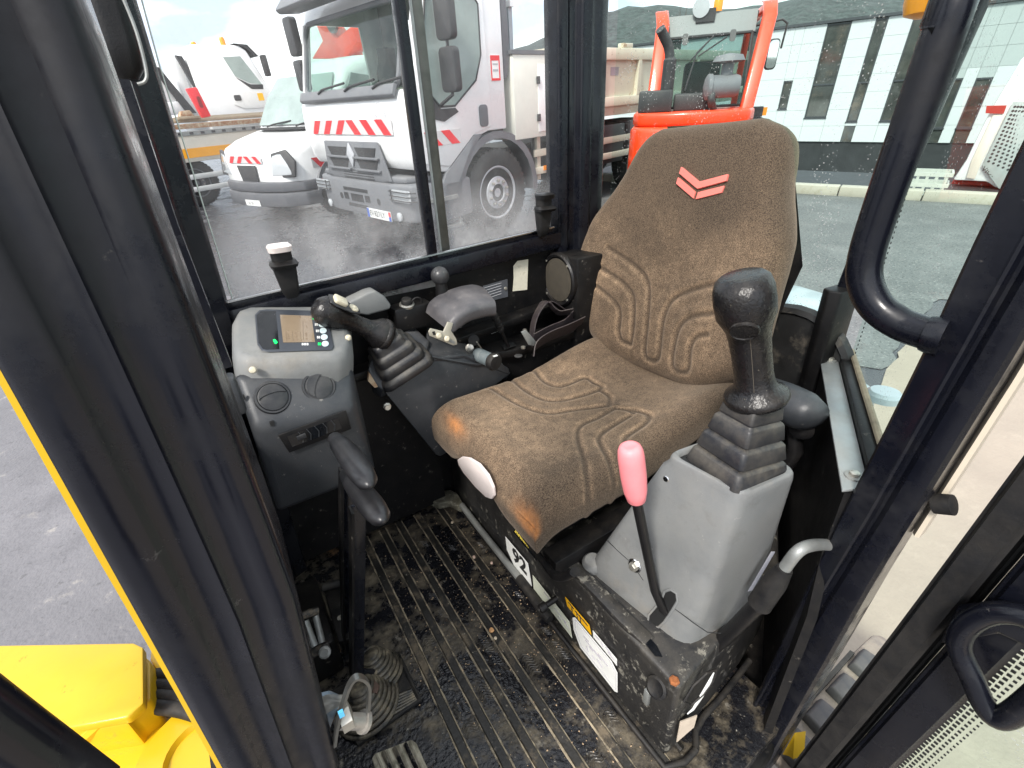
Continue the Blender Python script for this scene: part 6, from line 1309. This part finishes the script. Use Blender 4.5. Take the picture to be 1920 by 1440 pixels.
put('slot', MB().prism([cy(*q, -.8345) for q in ((810, 622), (815, 621), (817, 628), (812, 628))], V(0, .0006, 0)), 'frit', bkt)
put('slot', MB().prism([cy(*q, -.8345) for q in ((842, 635), (852, 640), (852, 645), (843, 641))], V(0, .0006, 0)), 'satin', bkt)
put('post', MB().tube([cy(838, 640, -.85), cy(850, 600, -.87)], .010, 10), 'dgrey', ar)
rdk = thing('control_shelf', 'dirty black shelf with label plates between the armrest and the seat belt', 'shelf', (-.55, -.92, .40), cab=True)
put('top', MB().prism([V(-.33, -1.004, .455), V(-.78, -1.004, .455), V(-.78, -.89, .455), V(-.55, -.90, .450), V(-.40, -.93, .455)], V(0, 0, -.02)), 'panel', rdk, bevel=.003)
put('front', MB().prism([V(-.33, -.95, .20), V(-.78, -.90, .20), V(-.78, -.90, .44), V(-.33, -.95, .44)], V(0, -.01, 0)), 'panel', rdk)
put('back_step', MB().prism([V(-.33, -1.003, .452), V(-.74, -1.003, .452), V(-.74, -1.003, .505), V(-.33, -1.003, .492)], V(0, .03, 0)), 'panel', rdk, bevel=.003)
for q in (((918, 614), (933, 608), (937, 620), (921, 626)), ((941, 605), (951, 602), (953, 613), (944, 617))):
    pts = [cy(*p, -.972) for p in q]; fr = put('label_plate', MB().prism(pts, V(0, .0008, 0)), 'white', rdk)
    c = sum(pts, V(0, 0, 0))/4; put('label_face', MB().prism([c+(p-c)*.8+V(0, .001, 0) for p in pts], V(0, .0004, 0)), 'frit', fr)
    put('label_lettering', MB().tube([c+(pts[0]-c)*.35+V(0, .0018, 0), c+(pts[3]-c)*.35+V(0, .0018, 0)], .0012, 5).tube([c+V(0, .0018, 0), c+(pts[2]-c)*.3+V(0, .0018, 0)], .0008, 5), 'white', fr)
put('slot', MB().prism([cz(*p, .4555) for p in ((940, 648), (962, 641), (968, 648), (946, 656))], V(0, 0, .0006)), 'frit', rdk)
put('cap', MB().lathe(cz(972, 668, .454), (0, 0, 1), [(.010, 0), (.010, .002), (.006, .003), (0, .003)], 14), 'vent', rdk)
put('bolt', MB().lathe(cz(981, 653, .455), (0, 0, 1), [(.006, 0), (.006, .005), (0, .006)], 8), 'steel', rdk); put('bolt', MB().lathe(cy(983, 620, -.95), (0, 1, .3), [(.006, 0), (.006, .005), (0, .006)], 8), 'steel', rdk)
tl = thing('throttle_lever', 'thin black lever with ribbed knob leaning over the label plates', 'lever', tuple(cz(953, 652, .455)), cab=True)
t0, t1 = cz(953, 650, .457), cy(926, 590, -.905); td = (t1-t0).normalized()
put('rod', MB().tube([t0, t0.lerp(t1, .5)], .0048, 10), 'black', tl)
pr_ = [(.0055, 0)]; L_ = (t1-t0).length*.52
for k in range(4): pr_ += [(.0085, L_*(.08+.2*k)), (.0088, L_*(.2+.2*k)), (.0074, L_*(.215+.2*k)), (.0074, L_*(.255+.2*k))]
pr_ += [(.0092, L_*.9), (.0088, L_*1.02), (.006, L_*1.06), (0, L_*1.06)]
put('knob', MB().lathe(t0.lerp(t1, .48), td, pr_, 18), 'matte', tl, smooth=30)
ig = thing('ignition_switch', 'grey ribbed cylindrical switch with black key beside the seat edge', 'switch', tuple(cz(930, 672, .455)), cab=True)
i0, i1 = cz(894, 664, .475), cz(952, 690, .468); idr = (i1-i0).normalized()
put('barrel', MB().lathe(i0, idr, [(.010, -.003), (.015, 0), (.0165, .008), (.0165, .022), (.0155, .0225), (.0155, .024), (.0165, .0245), (.0165, .046), (.015, .047)], 20), pmat('bluegrey_plastic', (.13, .16, .17), .45, 0, .15, 30, dust=((.4, .38, .34), .4, 40)), ig)
put('end_cap', MB().lathe(i0+idr*.047, idr, [(.015, 0), (.019, .002), (.021, .012), (.018, .018), (0, .019)], 20), 'matte', ig)
put('cap_label', MB().box(i0+idr*.056+V(0, .01, .018), (.010, .008, .0012)), 'white', ig)
put('key', MB().lathe(cy(888, 638, -.91), (.3, 1, .4), [(.013, -.002), (.014, 0), (.013, .003), (0, .003)], 18), 'matte', ig); put('key_blade', MB().tube([cy(893, 640, -.905), cy(902, 654, -.90)], .0022, 6), 'steel', ig)
put('key_ring', MB().lathe(cy(881, 652, -.90), (.8, 1, .3), [(.010, 0), (.010, .004), (.006, .006), (0, .006)], 14), 'steel', ig)
bl = thing('ball_knob_lever', 'black ball knob lever standing behind the armrest', 'lever', tuple(cy(825, 560, -.95)), cab=True)
bc = cy(825, 517, -.945); rb_ = .0205
put('ball', MB().lathe(bc, (0, 0, 1), [(rb_*math.sin(math.pi*i/12), -rb_*math.cos(math.pi*i/12)) for i in range(13)], 24), pmat('ball_plastic', (.03, .03, .032), .33, 0, .1, 20, dust=((.3, .28, .25), .2, 40)), bl, smooth=180)
put('neck', MB().lathe(bc-V(0, 0, .055), (0, 0, 1), [(.016, 0), (.014, .02), (.013, .038), (.010, .04)], 18), 'black', bl); put('boot', MB().lathe(bc-V(0, 0, .10), (0, 0, 1), [(.022, 0), (.019, .015), (.020, .018), (.017, .03), (.018, .033), (.013, .05)], 18), 'matte', bl)
gt = thing('grey_side_trim', 'smooth grey plastic trim block under the window rail behind the right joystick', 'trim', tuple(cy(700, 590, -.96)), cab=True)
gpts = [cy(*q, -.945) for q in ((648, 585), (655, 566), (690, 549), (704, 545), (722, 556), (734, 572), (732, 580), (690, 592))]
put('block', MB().prism(gpts, V(0, -.055, 0)), 'grey', gt, bevel=.006, seg=3)
so_ = thing('power_socket', 'black round power socket with cover under the window rail', 'socket', tuple(cy(762, 568, -.97)), cab=True)
sc0 = cy(763, 572, -.965); put('housing', MB().box(sc0-V(0.01, .01, .028), (.09, .05, .055)), 'panel', so_, bevel=.006)
put('ring', MB().lathe(sc0, (0, .25, 1), [(.017, -.002), (.017, .003), (.013, .005)], 20), 'steel', so_); put('cap', MB().lathe(sc0, (0, .25, 1), [(.0125, 0), (.0125, .013), (.010, .016), (0, .016)], 18), 'matte', so_)
put('cap_strap', MB().tube(arc(sc0+V(-.02, .01, .004), V(1, 0, 0), V(0, .3, 1), .012, 0, 200, 8), .002, 6), 'matte', so_)
# seat belt
sb2 = thing('seat_belt', 'folded dark brown seat belt heaped between the seat and the speaker', 'seat belt', tuple(cy(1035, 640, -.9)), cab=True)
def ribbon(nm, pts, w, up): return put(nm, MB().sweep(smoothpath(pts, 6), [(w/2, -.0012), (w/2, .0012), (-w/2, .0012), (-w/2, -.0012)], up), 'belt', sb2, smooth=60)
ribbon('webbing', [cy(996, 648, -.905), cy(1000, 606, -.91), (cy(1012, 578, -.915)), cy(1028, 566, -.92), cy(1052, 578, -.92), cy(1068, 596, -.92)], .050, (.35, .9, .25))
ribbon('webbing', [cy(1000, 640, -.875), cy(1030, 624, -.88), cy(1058, 612, -.885), cy(1074, 596, -.90)], .046, (.2, .3, .95))
ribbon('webbing', [cy(1000, 668, -.86), cy(1006, 648, -.865), cy(1028, 632, -.87), cy(1062, 618, -.875), cy(1092, 604, -.88)], .046, (.2, .55, .8))
ribbon('belt_end', [cy(1028, 566, -.90), cy(1040, 580, -.895), cy(1052, 586, -.89), cy(1070, 584, -.885)], .034, (.5, .6, .6))
put('anchor', MB().prism([cy(*q, -.87) for q in ((976, 622), (985, 618), (1004, 640), (1000, 648), (990, 646))], V(0, .004, 0)), 'satin', sb2, bevel=.001)

# ------------------------------------------------------------------ left console: grey cowl, joystick, red lever
lc = thing('left_console', 'large pale grey cowl under the left joystick at the near side of the seat', 'console', tuple(cz(1270, 1200, .2)), cab=True)
zt = .487
FL, FR, BR = cz(1246, 850, zt+.006), cz(1393, 930, zt), cz(1501, 884, zt)
fl_, fr_, br_ = cz(1092, 1060, .197), cz(1274, 1246, .197), cz(1425, 1130, .197)
FN = (FR-FL).cross(fl_-FL).normalized(); FN = FN if FN.x > 0 else -FN
fr_ = cpl(1274, 1246, FL, FN)
BL = FL+(BR-FR)*1.2; bl_ = fl_+(br_-fr_)*1.3
def r4(a, b, c, d, r=.16, n=4):
    cor = [a, b, c, d]; out = []
    for i in range(4):
        p, q, s = cor[i-1], cor[i], cor[(i+1) % 4]
        e0, e1_ = q.lerp(p, r), q.lerp(s, r)
        for k in range(n+1):
            t = k/n; out.append(e0*(1-t)**2+q*2*t*(1-t)+e1_*t*t)
    return out
T0 = r4(FL, FR, BR, BL); B0 = r4(fl_, fr_, br_, bl_)
ct = sum(T0, V(0, 0, 0))/len(T0)
lay = []
for t in (0, .06, .14, .22, .4, .6, .8, .92): 
    rg = [b.lerp(a, t) for a, b in zip(T0, B0)]
    if t == 0: c0 = sum(rg, V(0, 0, 0))/len(rg); rg = [c0+(p-c0)*.97 for p in rg]
    lay.append(rg)
lay.append([ct+(p-ct)*1.0-V(0, 0, .012) for p in T0]); lay.append([ct+(p-ct)*.985-V(0, 0, .004) for p in T0]); lay.append([ct+(p-ct)*.95 for p in T0]); lay.append([ct+(p-ct)*.86+V(0, 0, -.001) for p in T0]); lay.append([ct+(p-ct)*.84+V(0, 0, -.010) for p in T0])
put('cowl', MB().loft(lay), 'grey', lc, smooth=70)
put('boot_recess', MB().prism([ct+(p-ct)*.845+V(0, 0, -.009) for p in T0], V(0, 0, .001)), 'frit', lc)
def Fp(px, py, off=0.0): return cpl(px, py, FL, FN)+FN*(off+.0004)
put('cowl_seam', MB().tube([Fp(1138, 1013, -.0002), Fp(1160, 1034, -.0002), Fp(1185, 1056, -.0002), Fp(1206, 1088, -.0004)], .0008, 5), 'frit', lc); put('cowl_seam', MB().tube([Fp(1266, 1142, -.0004), Fp(1300, 1168, -.0006), Fp(1326, 1186, -.0012), Fp(1350, 1190, -.004)], .0008, 5), 'frit', lc)
c = Fp(1191, 1060, .0); wsb = put('washer', MB().lathe(c, FN, [(.0125, -.002), (.0125, .0015), (.011, .003), (.008, .003)], 20), 'chrome', lc)
put('bolt_head', MB().lathe(c, FN, [(.0078, .002), (.0078, .008), (.006, .010), (0, .0105)], 6), 'steel', wsb)
hole_ = [(1247, 1108), (1258, 1105), (1269, 1112), (1271, 1126), (1262, 1142), (1246, 1166), (1236, 1175), (1224, 1174), (1216, 1164), (1217, 1152), (1232, 1135), (1243, 1118)]
put('lever_slot', MB().prism([Fp(*q, .0006) for q in hole_], FN*.0006), 'frit', lc)  # flat black patch painted for the shade inside the slot, no opening cut
put('slot_rim', MB().tube([Fp(*q, .0004) for q in hole_]+[Fp(*hole_[0], .0004)], .0022, 8), 'grey', lc)
put('drip_mark', MB().lathe(Fp(1249, 898, 0), FN, [(.005, 0), (.004, .0012), (0, .0016)], 10), 'chrome', lc)
put('cowl_sticker', MB().prism([cpl(px, py, fr_.lerp(FR, .5)+V(.004, .006, 0), (FR-fr_).cross(BR-FR)) for px, py in ((1446, 1034), (1453, 1034), (1410, 1106), (1402, 1108))], V(.0006, .0008, 0)), pmat('lilac_sticker', (.5, .5, .55), .5, 0, .1, 60), lc)
put('cowl_bump', MB().lathe(cz(1112, 1060, .20), (.2, .1, 1), [(.02, 0), (.02, .012), (.014, .02), (0, .022)], 16), 'grey', lc)
jl_ = thing('left_joystick', 'upright black cracked joystick with round thumb plate on stepped bellows', 'joystick', tuple(cz(1383, 865, zt)), cab=True)
jb = (FL+FR+BR+BL)/4*0 + cz(1384, 870, zt-.004); jb = ct.lerp(jb, .6); jb.z = zt-.010; jt = cx(1417, 742, -.545); ax_ = (jt-jb).normalized(); jl = (jt-jb).length
th_ = math.atan2((BR-FR).y, (BR-FR).x)
sz = [(-.002, .050, .046, .25)]
for k in range(4):
    a, b = .0525-.0070*k, .0480-.0068*k; h = jl*k/4
    sz += [(h+.0015, a, b, .18), (h+jl*.185, a*.90, b*.90, .18), (h+jl*.205, a*.86, b*.86, .18), (h+jl*.232, a*.76, b*.76, .18)]
sz += [(jl*.985, .024, .022, .4)]
bellows('bellows', jb, ax_, sz, jl_, rot=th_)
g0 = jt; g1 = cx(1396, 545, -.515); ga = (g1-g0).normalized(); gl0 = (g1-g0).length
fx = V(.85, .45, 0); fx = (fx-ga*fx.dot(ga)).normalized(); fy = ga.cross(fx)
prof_ = [(-.010, .030, 0), (-.006, .038, 0), (0, .0405, 0), (.006, .038, 0), (.012, .029, 0), (.020, .0250, 0), (.035, .0234, 0), (.06, .0236, 0), (.085, .0245, .001), (.100, .0262, .003), (.112, .0315, .008), (.124, .0360, .012), (.142, .0370, .013), (.158, .0360, .012), (.168, .0325, .010), (.1725, .026, .008), (.1735, .008, .006)]
sc_h = gl0/.150
gr_ = []
for h, r_, o in prof_:
    gr_.append([g0+ga*h*sc_h+fx*(o+r_*.98*math.cos(t))+fy*(r_*(.93 if h > .1 else 1)*math.sin(t)) for t in [2*math.pi*i/30 for i in range(30)]])
put('grip', MB().loft(gr_), 'grip', jl_, smooth=80)
tc_ = g0+ga*.116*sc_h+fx*.0395
tn = (fx*.86-ga*.50).normalized()
tp_ = put('thumb_plate', MB().lathe(tc_+tn*.001, tn, [(.0165, -.006), (.0165, .0015), (.0150, .0028), (.0140, .0016), (0, .0022)], 24), 'grip', jl_)
put('grip_seam', MB().tube([g0+ga*h*sc_h+fx*(o+r_*.985)+fy*(.004-.03*(.11-h)) for h, r_, o in prof_[5:10]], .0003, 5), pmat('seam_dust', (.12, .10, .075), .8), jl_)
rl = thing('safety_lever', 'black lever with faded red knob rising from the grey cowl', 'lever', tuple(Fp(1240, 1145)), cab=True)
e0, e1p = Fp(1246, 1148, -.004), Fp(1234, 1085, .010); kb, kt2 = cx(1193, 935, -.372), cx(1181, 838, -.358)
put('rod', MB().tube([e0, Fp(1245, 1138, .004), Fp(1236, 1100, .012), kb.lerp(Fp(1236, 1100, .012), .5), kb], .0088, 14, flat=.8), 'black', rl, smooth=60)
kd_ = (kt2-kb).normalized(); kl = (kt2-kb).length
put('knob', MB().lathe(kb-kd_*.004, kd_, [(.0098, 0), (.0125, .003), (.0155, kl*.22), (.0168, kl*.5), (.0168, kl*.85), (.0158, kl*.97), (.0135, kl*1.04), (.009, kl*1.075), (.0075, kl*1.07), (0, kl*1.06)], 28), 'pink', rl, smooth=60)
la = thing('armrest', 'dark padded armrest end behind the left joystick', 'armrest', tuple(cx(1480, 800, -.74)), cab=True)
put('pad', MB().tube([cx(1426, 728, -.78), cx(1440, 738, -.77), cx(1470, 752, -.745), cx(1500, 768, -.72), cx(1518, 780, -.705), cx(1524, 788, -.70)], [.024, .034, .036, .036, .030, .012], 20, flat=.9), 'dgrey', la, smooth=70)
put('support', MB().tube([cx(1490, 800, -.74), cx(1492, 846, -.74), cx(1470, 880, -.75)], .012, 10), 'black', la)
put('pivot', MB().lathe(cx(1505, 800, -.73), (1, .4, 0), [(.018, 0), (.018, .012), (.012, .016), (0, .016)], 16), 'black', la)

# ------------------------------------------------------------------ travel levers, pedals and floor boots
for i, (hx0, hx1, hx2, b0, b1, b2, yl, yb, lab) in enumerate((((628, 822), (652, 850), (688, 902), (652, 872), (652, 1060), (658, 1215), -.640, -.640, 'travel lever with the higher black handle, farther from the near pillar'),
                                                       ((650, 888), (676, 922), (712, 968), (672, 945), (672, 1060), (672, 1262), -.575, -.590, 'travel lever with the lower black handle, nearer to the near pillar'))):
    tv = thing('travel_lever', lab, 'lever', tuple(cy(*b2, yb)), cab=True, group='travel levers rising from the floor')
    X_ = -.063
    a, b, c = cx(*hx0, X_), cx(*hx1, X_), cx(*hx2, X_)
    hp = [a+(a-b)*.06, a, a.lerp(b, .5), b, b.lerp(c, .5), c.lerp(b, .25), c, c+(c-b)*.10, c+(c-b)*.16]
    put('handle', MB().tube(hp, [.005, .0105, .0140, .0150, .0150, .0142, .0118, .007, .003], 20, flat=.9), pmat('handle_plastic', (.012, .012, .014), .33, 0, .12, 20, dust=((.3, .27, .25), .06, 30)), tv, smooth=75)
    d0, d1, d2 = cy(*b0, yl), cy(*b1, (yl+yb)/2), cy(*b2, yb)
    d3 = V(d2.x-.02, d2.y+.004, .045)
    put('bar', MB().sweep([d0, d1, d2, d3], [(.0035, -.0105), (.0035, .0105), (-.0035, .0105), (-.0035, -.0105)], (0, 1, .1)), 'paint', tv, bevel=.0012)
    put('bar_flange', MB().sweep([d0+V(.012, 0, 0), d1+V(.012, 0, 0), d2+V(.012, 0, .01)], [(.016, -.002), (.016, .002), (-.004, .002), (-.004, -.002)], (0, 1, .1)), 'panel', tv)
fb = thing('floor_boot', 'muddy rubber floor boot with two ringed bellows round the travel levers', 'boot', tuple(cz(700, 1310, 0)), cab=True)
fl4 = [cz(*q, .003) for q in ((744, 1226), (787, 1313), (673, 1394), (622, 1300))]
put('flange', MB().tube(fl4+[fl4[0]], .0055, 8), 'matte', fb); put('base', MB().prism(fl4, V(0, 0, .003)), 'matte', fb)
MATS['mud_rubber'] = pmat('mud_rubber', (.012, .012, .012), .35, 0, .3, 20, dust=((.42, .35, .24), .55, 40), wear=[((.30, .24, .15), .64, 42, .1, .7), ((.40, .20, .08), .70, 22, .06, .7)])
for (q, r0, tl_) in (((712, 1264), .043, V(.10, -.20, 1)), ((690, 1322), .054, V(.08, -.10, 1))):
    c = cz(*q, .004); ax = Vector(tl_).normalized(); u = V(1, 0, 0); u = (u-ax*u.dot(ax)).normalized(); w = ax.cross(u)
    put('bellows', MB().lathe(c, ax, [(r0, -.004), (r0*.92, .006), (r0*.40, .052), (r0*.25, .056), (0, .056)], 30), MATS['mud_rubber'], fb)
    for k in range(7):
        r_ = lerp(r0*1.02, r0*.42, k/6); h = .002+.0082*k
        put('bellows_ring', MB().tube([c+ax*h+(u*math.cos(a)+w*math.sin(a))*r_ for a in [2*math.pi*i/30 for i in range(31)]], .0040, 8), MATS['mud_rubber'], fb)
for k in range(9):
    t = k/9; a = fl4[1].lerp(fl4[0], .02+.04*k); b = fl4[2].lerp(fl4[3], .02+.045*k)
    if k < 6: put('boot_rib', MB().tube([a.lerp(b, .04)+V(0, 0, .003), a.lerp(b, .5)+V(0, -.004, .005+.002*k), a.lerp(b, .96)+V(0, 0, .004)], .0026, 6), MATS['mud_rubber'], fb)
put('link_plate', MB().prism([cz(*q, .055) for q in ((662, 1248), (672, 1244), (712, 1285), (706, 1300), (698, 1298), (660, 1262))], V(0, 0, -.004)), pmat('brown_plate', (.10, .06, .045), .6, .2, .3, 40), fb, bevel=.001)
def pedal(nm, label, poly, z, mat, n, th=.012):
    pts = [cz(*q, z) for q in poly]; t = thing(nm, label, 'pedal', tuple(sum(pts, V(0, 0, 0))/len(pts)), cab=True)
    put('plate', MB().prism(pts, V(0, 0, -th)), mat, t, bevel=.003); return t, pts
pd, pp = pedal('floor_pedal', 'worn ribbed tan foot pedal at the bottom edge beside the floor boot', ((696, 1421), (704, 1411), (770, 1386), (780, 1391), (812, 1462), (720, 1490)), .035, pmat('tan_pedal', (.20, .18, .13), .6, 0, .3, 30, wear=((.40, .36, .28), .5, 50, .12, .8)), 6)
for k in range(7):
    a = cz(lerp(708, 770, k/6), lerp(1414, 1391, k/6), .036); b = cz(lerp(735, 800, k/6), lerp(1478, 1455, k/6), .036)
    put('pedal_rib', MB().tube([a, b], .0035, 7), MATS['tan_pedal'] if k % 2 == 0 else 'mat_rub', pd)
pd2, pp = pedal('flat_pedal', 'flat black pedal plate with a small eyelet behind the travel levers', ((606, 1106), (640, 1096), (654, 1100), (660, 1196), (634, 1204)), .12, 'panel', 0)
put('eyelet', MB().lathe(cz(638, 1159, .121), (0, 0, 1), [(.0055, 0), (.0055, .002), (.003, .002), (.003, .0)], 14), 'steel', pd2)
put('heel', MB().tube([cz(606, 1102, .125), cz(642, 1092, .125)], .009, 10), 'matte', pd2)
put('stem', MB().tube([cz(632, 1150, .11), cz(640, 1180, .0)], .012, 8), 'black', pd2)
lk2 = thing('pedal_linkage', 'greasy steel pedal linkage with two rods in the dark front corner', 'linkage', tuple(cz(590, 1200, 0)), cab=True)
for a, b, r_ in (((592, 1155), (604, 1205), .006), ((572, 1165), (590, 1212), .007)): put('rod', MB().tube([cz(*a, .13), cz(*b, .10)], r_, 10), 'satin', lk2)
put('bracket', MB().tube([cz(558, 1160, .135), cz(580, 1150, .135), cz(597, 1146, .13)], .008, 8), pmat('greasy_steel', (.06, .055, .05), .5, .4, .4, 40, wear=((.25, .2, .14), .6, 60, .1, .6)), lk2)
put('bracket', MB().tube([cz(580, 1228, .08), cz(600, 1216, .085), cz(618, 1210, .085)], .010, 8), MATS['greasy_steel'], lk2)
put('bolt', MB().lathe(cz(610, 1222, .088), (.2, .6, .6), [(.011, 0), (.011, .006), (.007, .008), (.007, .012), (0, .012)], 12), 'satin', lk2)
put('mount', MB().bb((.03, -.84, 0), (.09, -.66, .09)), 'panel', lk2, bevel=.004)

# ------------------------------------------------------------------ the machine outside the cab
ex = thing('boom_bracket', 'bright yellow boom bracket of the excavator in front of the cab', 'boom', (.45, -.85, -.2), cab=True)
ZP = .085
put('cover_plate', MB().prism([cz(*q, ZP) for q in ((-260, 1214), (250, 1205), (268, 1213), (269, 1318), (238, 1345), (70, 1375), (-260, 1425))], V(0, 0, -.02)), 'yellow', ex, bevel=.004)
put('web', MB().prism([cz(*q, ZP-.03) for q in ((-260, 1230), (262, 1222), (283, 1240), (283, 1312), (244, 1342), (240, 1356), (-260, 1440))], V(0, 0, -.10)), 'yellow', ex, bevel=.01)
put('side_wall', MB().prism([cz(*q, ZP-.10) for q in ((60, 1400), (250, 1335), (285, 1318), (292, 1350), (330, 1366), (354, 1382), (357, 1420), (300, 1440), (180, 1520), (-100, 1560))], V(0, 0, -.12)), 'yellow', ex, bevel=.012, seg=3)
put('stiffener', MB().tube([cz(110, 1425, ZP-.09), cz(190, 1352, ZP-.03)], .012, 8), 'yellow', ex)
put('pin_boss', MB().lathe(cz(400, 1440, ZP-.14), (0, 0, 1), [(.11, -.12), (.11, .05), (.10, .065), (.055, .065), (.05, .055), (0, .055)], 28), 'yellow', ex, smooth=50)
gn = put('grease_nipple', MB().lathe(cz(337, 1385, ZP-.10), (0, 0, 1), [(.008, 0), (.008, .006), (.004, .008), (.004, .016), (0, .017)], 10), 'steel', ex)
put('frame_edge', MB().prism([cz(*q, ZP-.06) for q in ((282, 1206), (300, 1198), (330, 1270), (296, 1262), (280, 1236))], V(0, 0, -.05)), 'yellow', ex, bevel=.006)
hs_ = thing('hydraulic_hoses', 'bundle of black hydraulic hoses beside the yellow boom bracket', 'hoses', (.3, -.9, -.2), cab=True)
for k in range(4):
    put('hose', MB().tube(smoothpath([cz(284, 1268+19*k, .016), cz(305, 1266+20*k, .02), cz(345, 1272+20*k, .02), cz(400, 1290+20*k, .012)], 5), .013, 12), 'matte', hs_)
put('shade_plate', MB().prism([cz(*q, .0) for q in ((287, 1246), (420, 1262), (420, 1352), (380, 1356), (330, 1352), (290, 1330))], V(0, 0, -.01)), 'panel', hs_)  # added black plate, stands in for the shade of the hollow behind the hoses
hr = thing('front_handrail', 'black handrail tube crossing the lower left corner', 'handrail', tuple(cy(60, 1400, -.14)), cab=True)
put('tube', MB().tube([cy(-200, 1232, -.14), cy(20, 1385, -.14), cy(170, 1487, -.14)], .0085, 16), 'paint', hr)
trk = thing('rubber_track', 'muddy rubber track with thick lugs beside the cab', 'track', (-.4, -.05, -.6), cab=True)
MUD = pmat('track_mud', (.36, .30, .245), .85, 0, .2, 9, wear=((.25, .22, .2), .6, 30, .12, .6), bump=(70, .4, .006))
ZTK = -.215; yA, yB = -.155, -.012
put('belt', MB().prism([V(.8, yA, ZTK), V(-1.02, yA, ZTK), V(-1.12, yA, ZTK-.03), V(-1.2, yA, ZTK-.10), V(-1.22, yA, ZTK-.2), V(-1.15, yA, ZTK-.33), V(.8, yA, ZTK-.33)], V(0, yB-yA, 0)), MUD, trk, bevel=.01)
lug = None
x0l = cz(1613, 1233, ZTK+.02).x; stl = .098
for k in range(18):
    x = x0l+.002+stl*k
    if x > .75: break
    for j in (0,):
        mb = MB().loft([[V(a*.070*s_, b*s_+.0, z) for a, b in ((-.5, -.055), (.35, -.055), (.5, .01), (.5, .055), (-.32, .055), (-.5, 0))] for z, s_ in ((0, 1.1), (.022, 1.0), (.026, .92))])
        if lug is None:
            lug = put('track_lug', MB().add([Vector(p)+ORG[trk.name] for p in mb.v], mb.f), pmat('track_lug_rubber', (.085, .085, .09), .7, 0, .2, 20, dust=((.30, .25, .2), .3, 20)), trk, bevel=.003); o = lug
        else: o = lug.copy(); COL.objects.link(o); o.parent = trk
        o.location = V(x-(.035 if j else 0), yA+.068+.13*j, ZTK-.002)-ORG[trk.name]; o.rotation_euler = (0, 0, random.uniform(-.06, .06)+(math.pi if j else 0))
put('belt_edge_teeth', MB().loft([[V(x, yA-.006, ZTK-.02), V(x, yA+.004, ZTK-.02), V(x, yA+.004, ZTK+.004+(.004 if i % 2 else 0)), V(x, yA-.006, ZTK+.002)] for i, x in enumerate(np.linspace(-1.0, .75, 90))]), 'tyre', trk)
put('yellow_frame', MB().prism([cx(*q, -.66) for q in ((1490, 1374), (1484, 1480), (1430, 1480))], V(-.02, .01, 0)), 'yellow', trk)
hd2 = thing('engine_hood', 'pale curved engine hood outside the rear window', 'hood', (-1.05, -.6, 0), cab=True)
put('top', MB().prism([V(-.985, -1.0, .572), V(-1.10, -1.0, .568), V(-1.16, -.8, .566), V(-1.17, -.55, .566), V(-1.13, -.42, .566), V(-1.02, -.385, .57), V(-.985, -.39, .572)], V(0, 0, -.06)), 'hood', hd2, bevel=.008, seg=3)
put('side', MB().prism([V(-1.15, -.45, .43), V(-1.05, -.30, .43), V(-.90, -.245, .43), V(-.74, -.19, .43), V(-.70, -.215, .43), V(-.95, -.36, .43), V(-1.05, -.42, .43)], V(0, 0, -.35)), 'hood', hd2, bevel=.02, seg=3)
put('cap', MB().lathe(cz(1655, 748, .43), (0, 0, 1), [(.03, 0), (.03, .012), (.024, .018), (0, .018)], 20), 'hood', hd2)
bcn = thing('orange_beacon', 'orange rotating beacon hanging beyond the rear window at the top edge', 'beacon', tuple(cy(1735, 0, -.45)), cab=True)
c = cx(1733, 0, -1.05); put('lens', MB().lathe(c-V(0, 0, .012), (0, 0, 1), [(.006, -.012), (.022, -.006), (.026, .01), (.027, .05), (0, .052)], 20), 'amberl', bcn); put('mount', MB().tube([c+V(0, 0, .04), c+V(0, 0, .35), c+V(.1, 0, .6)], .012, 8), 'black', bcn)

# ------------------------------------------------------------------ stand the machine in the yard
for o in CABROOTS:
    o.matrix_world = CAB @ Matrix.Translation(o.location)
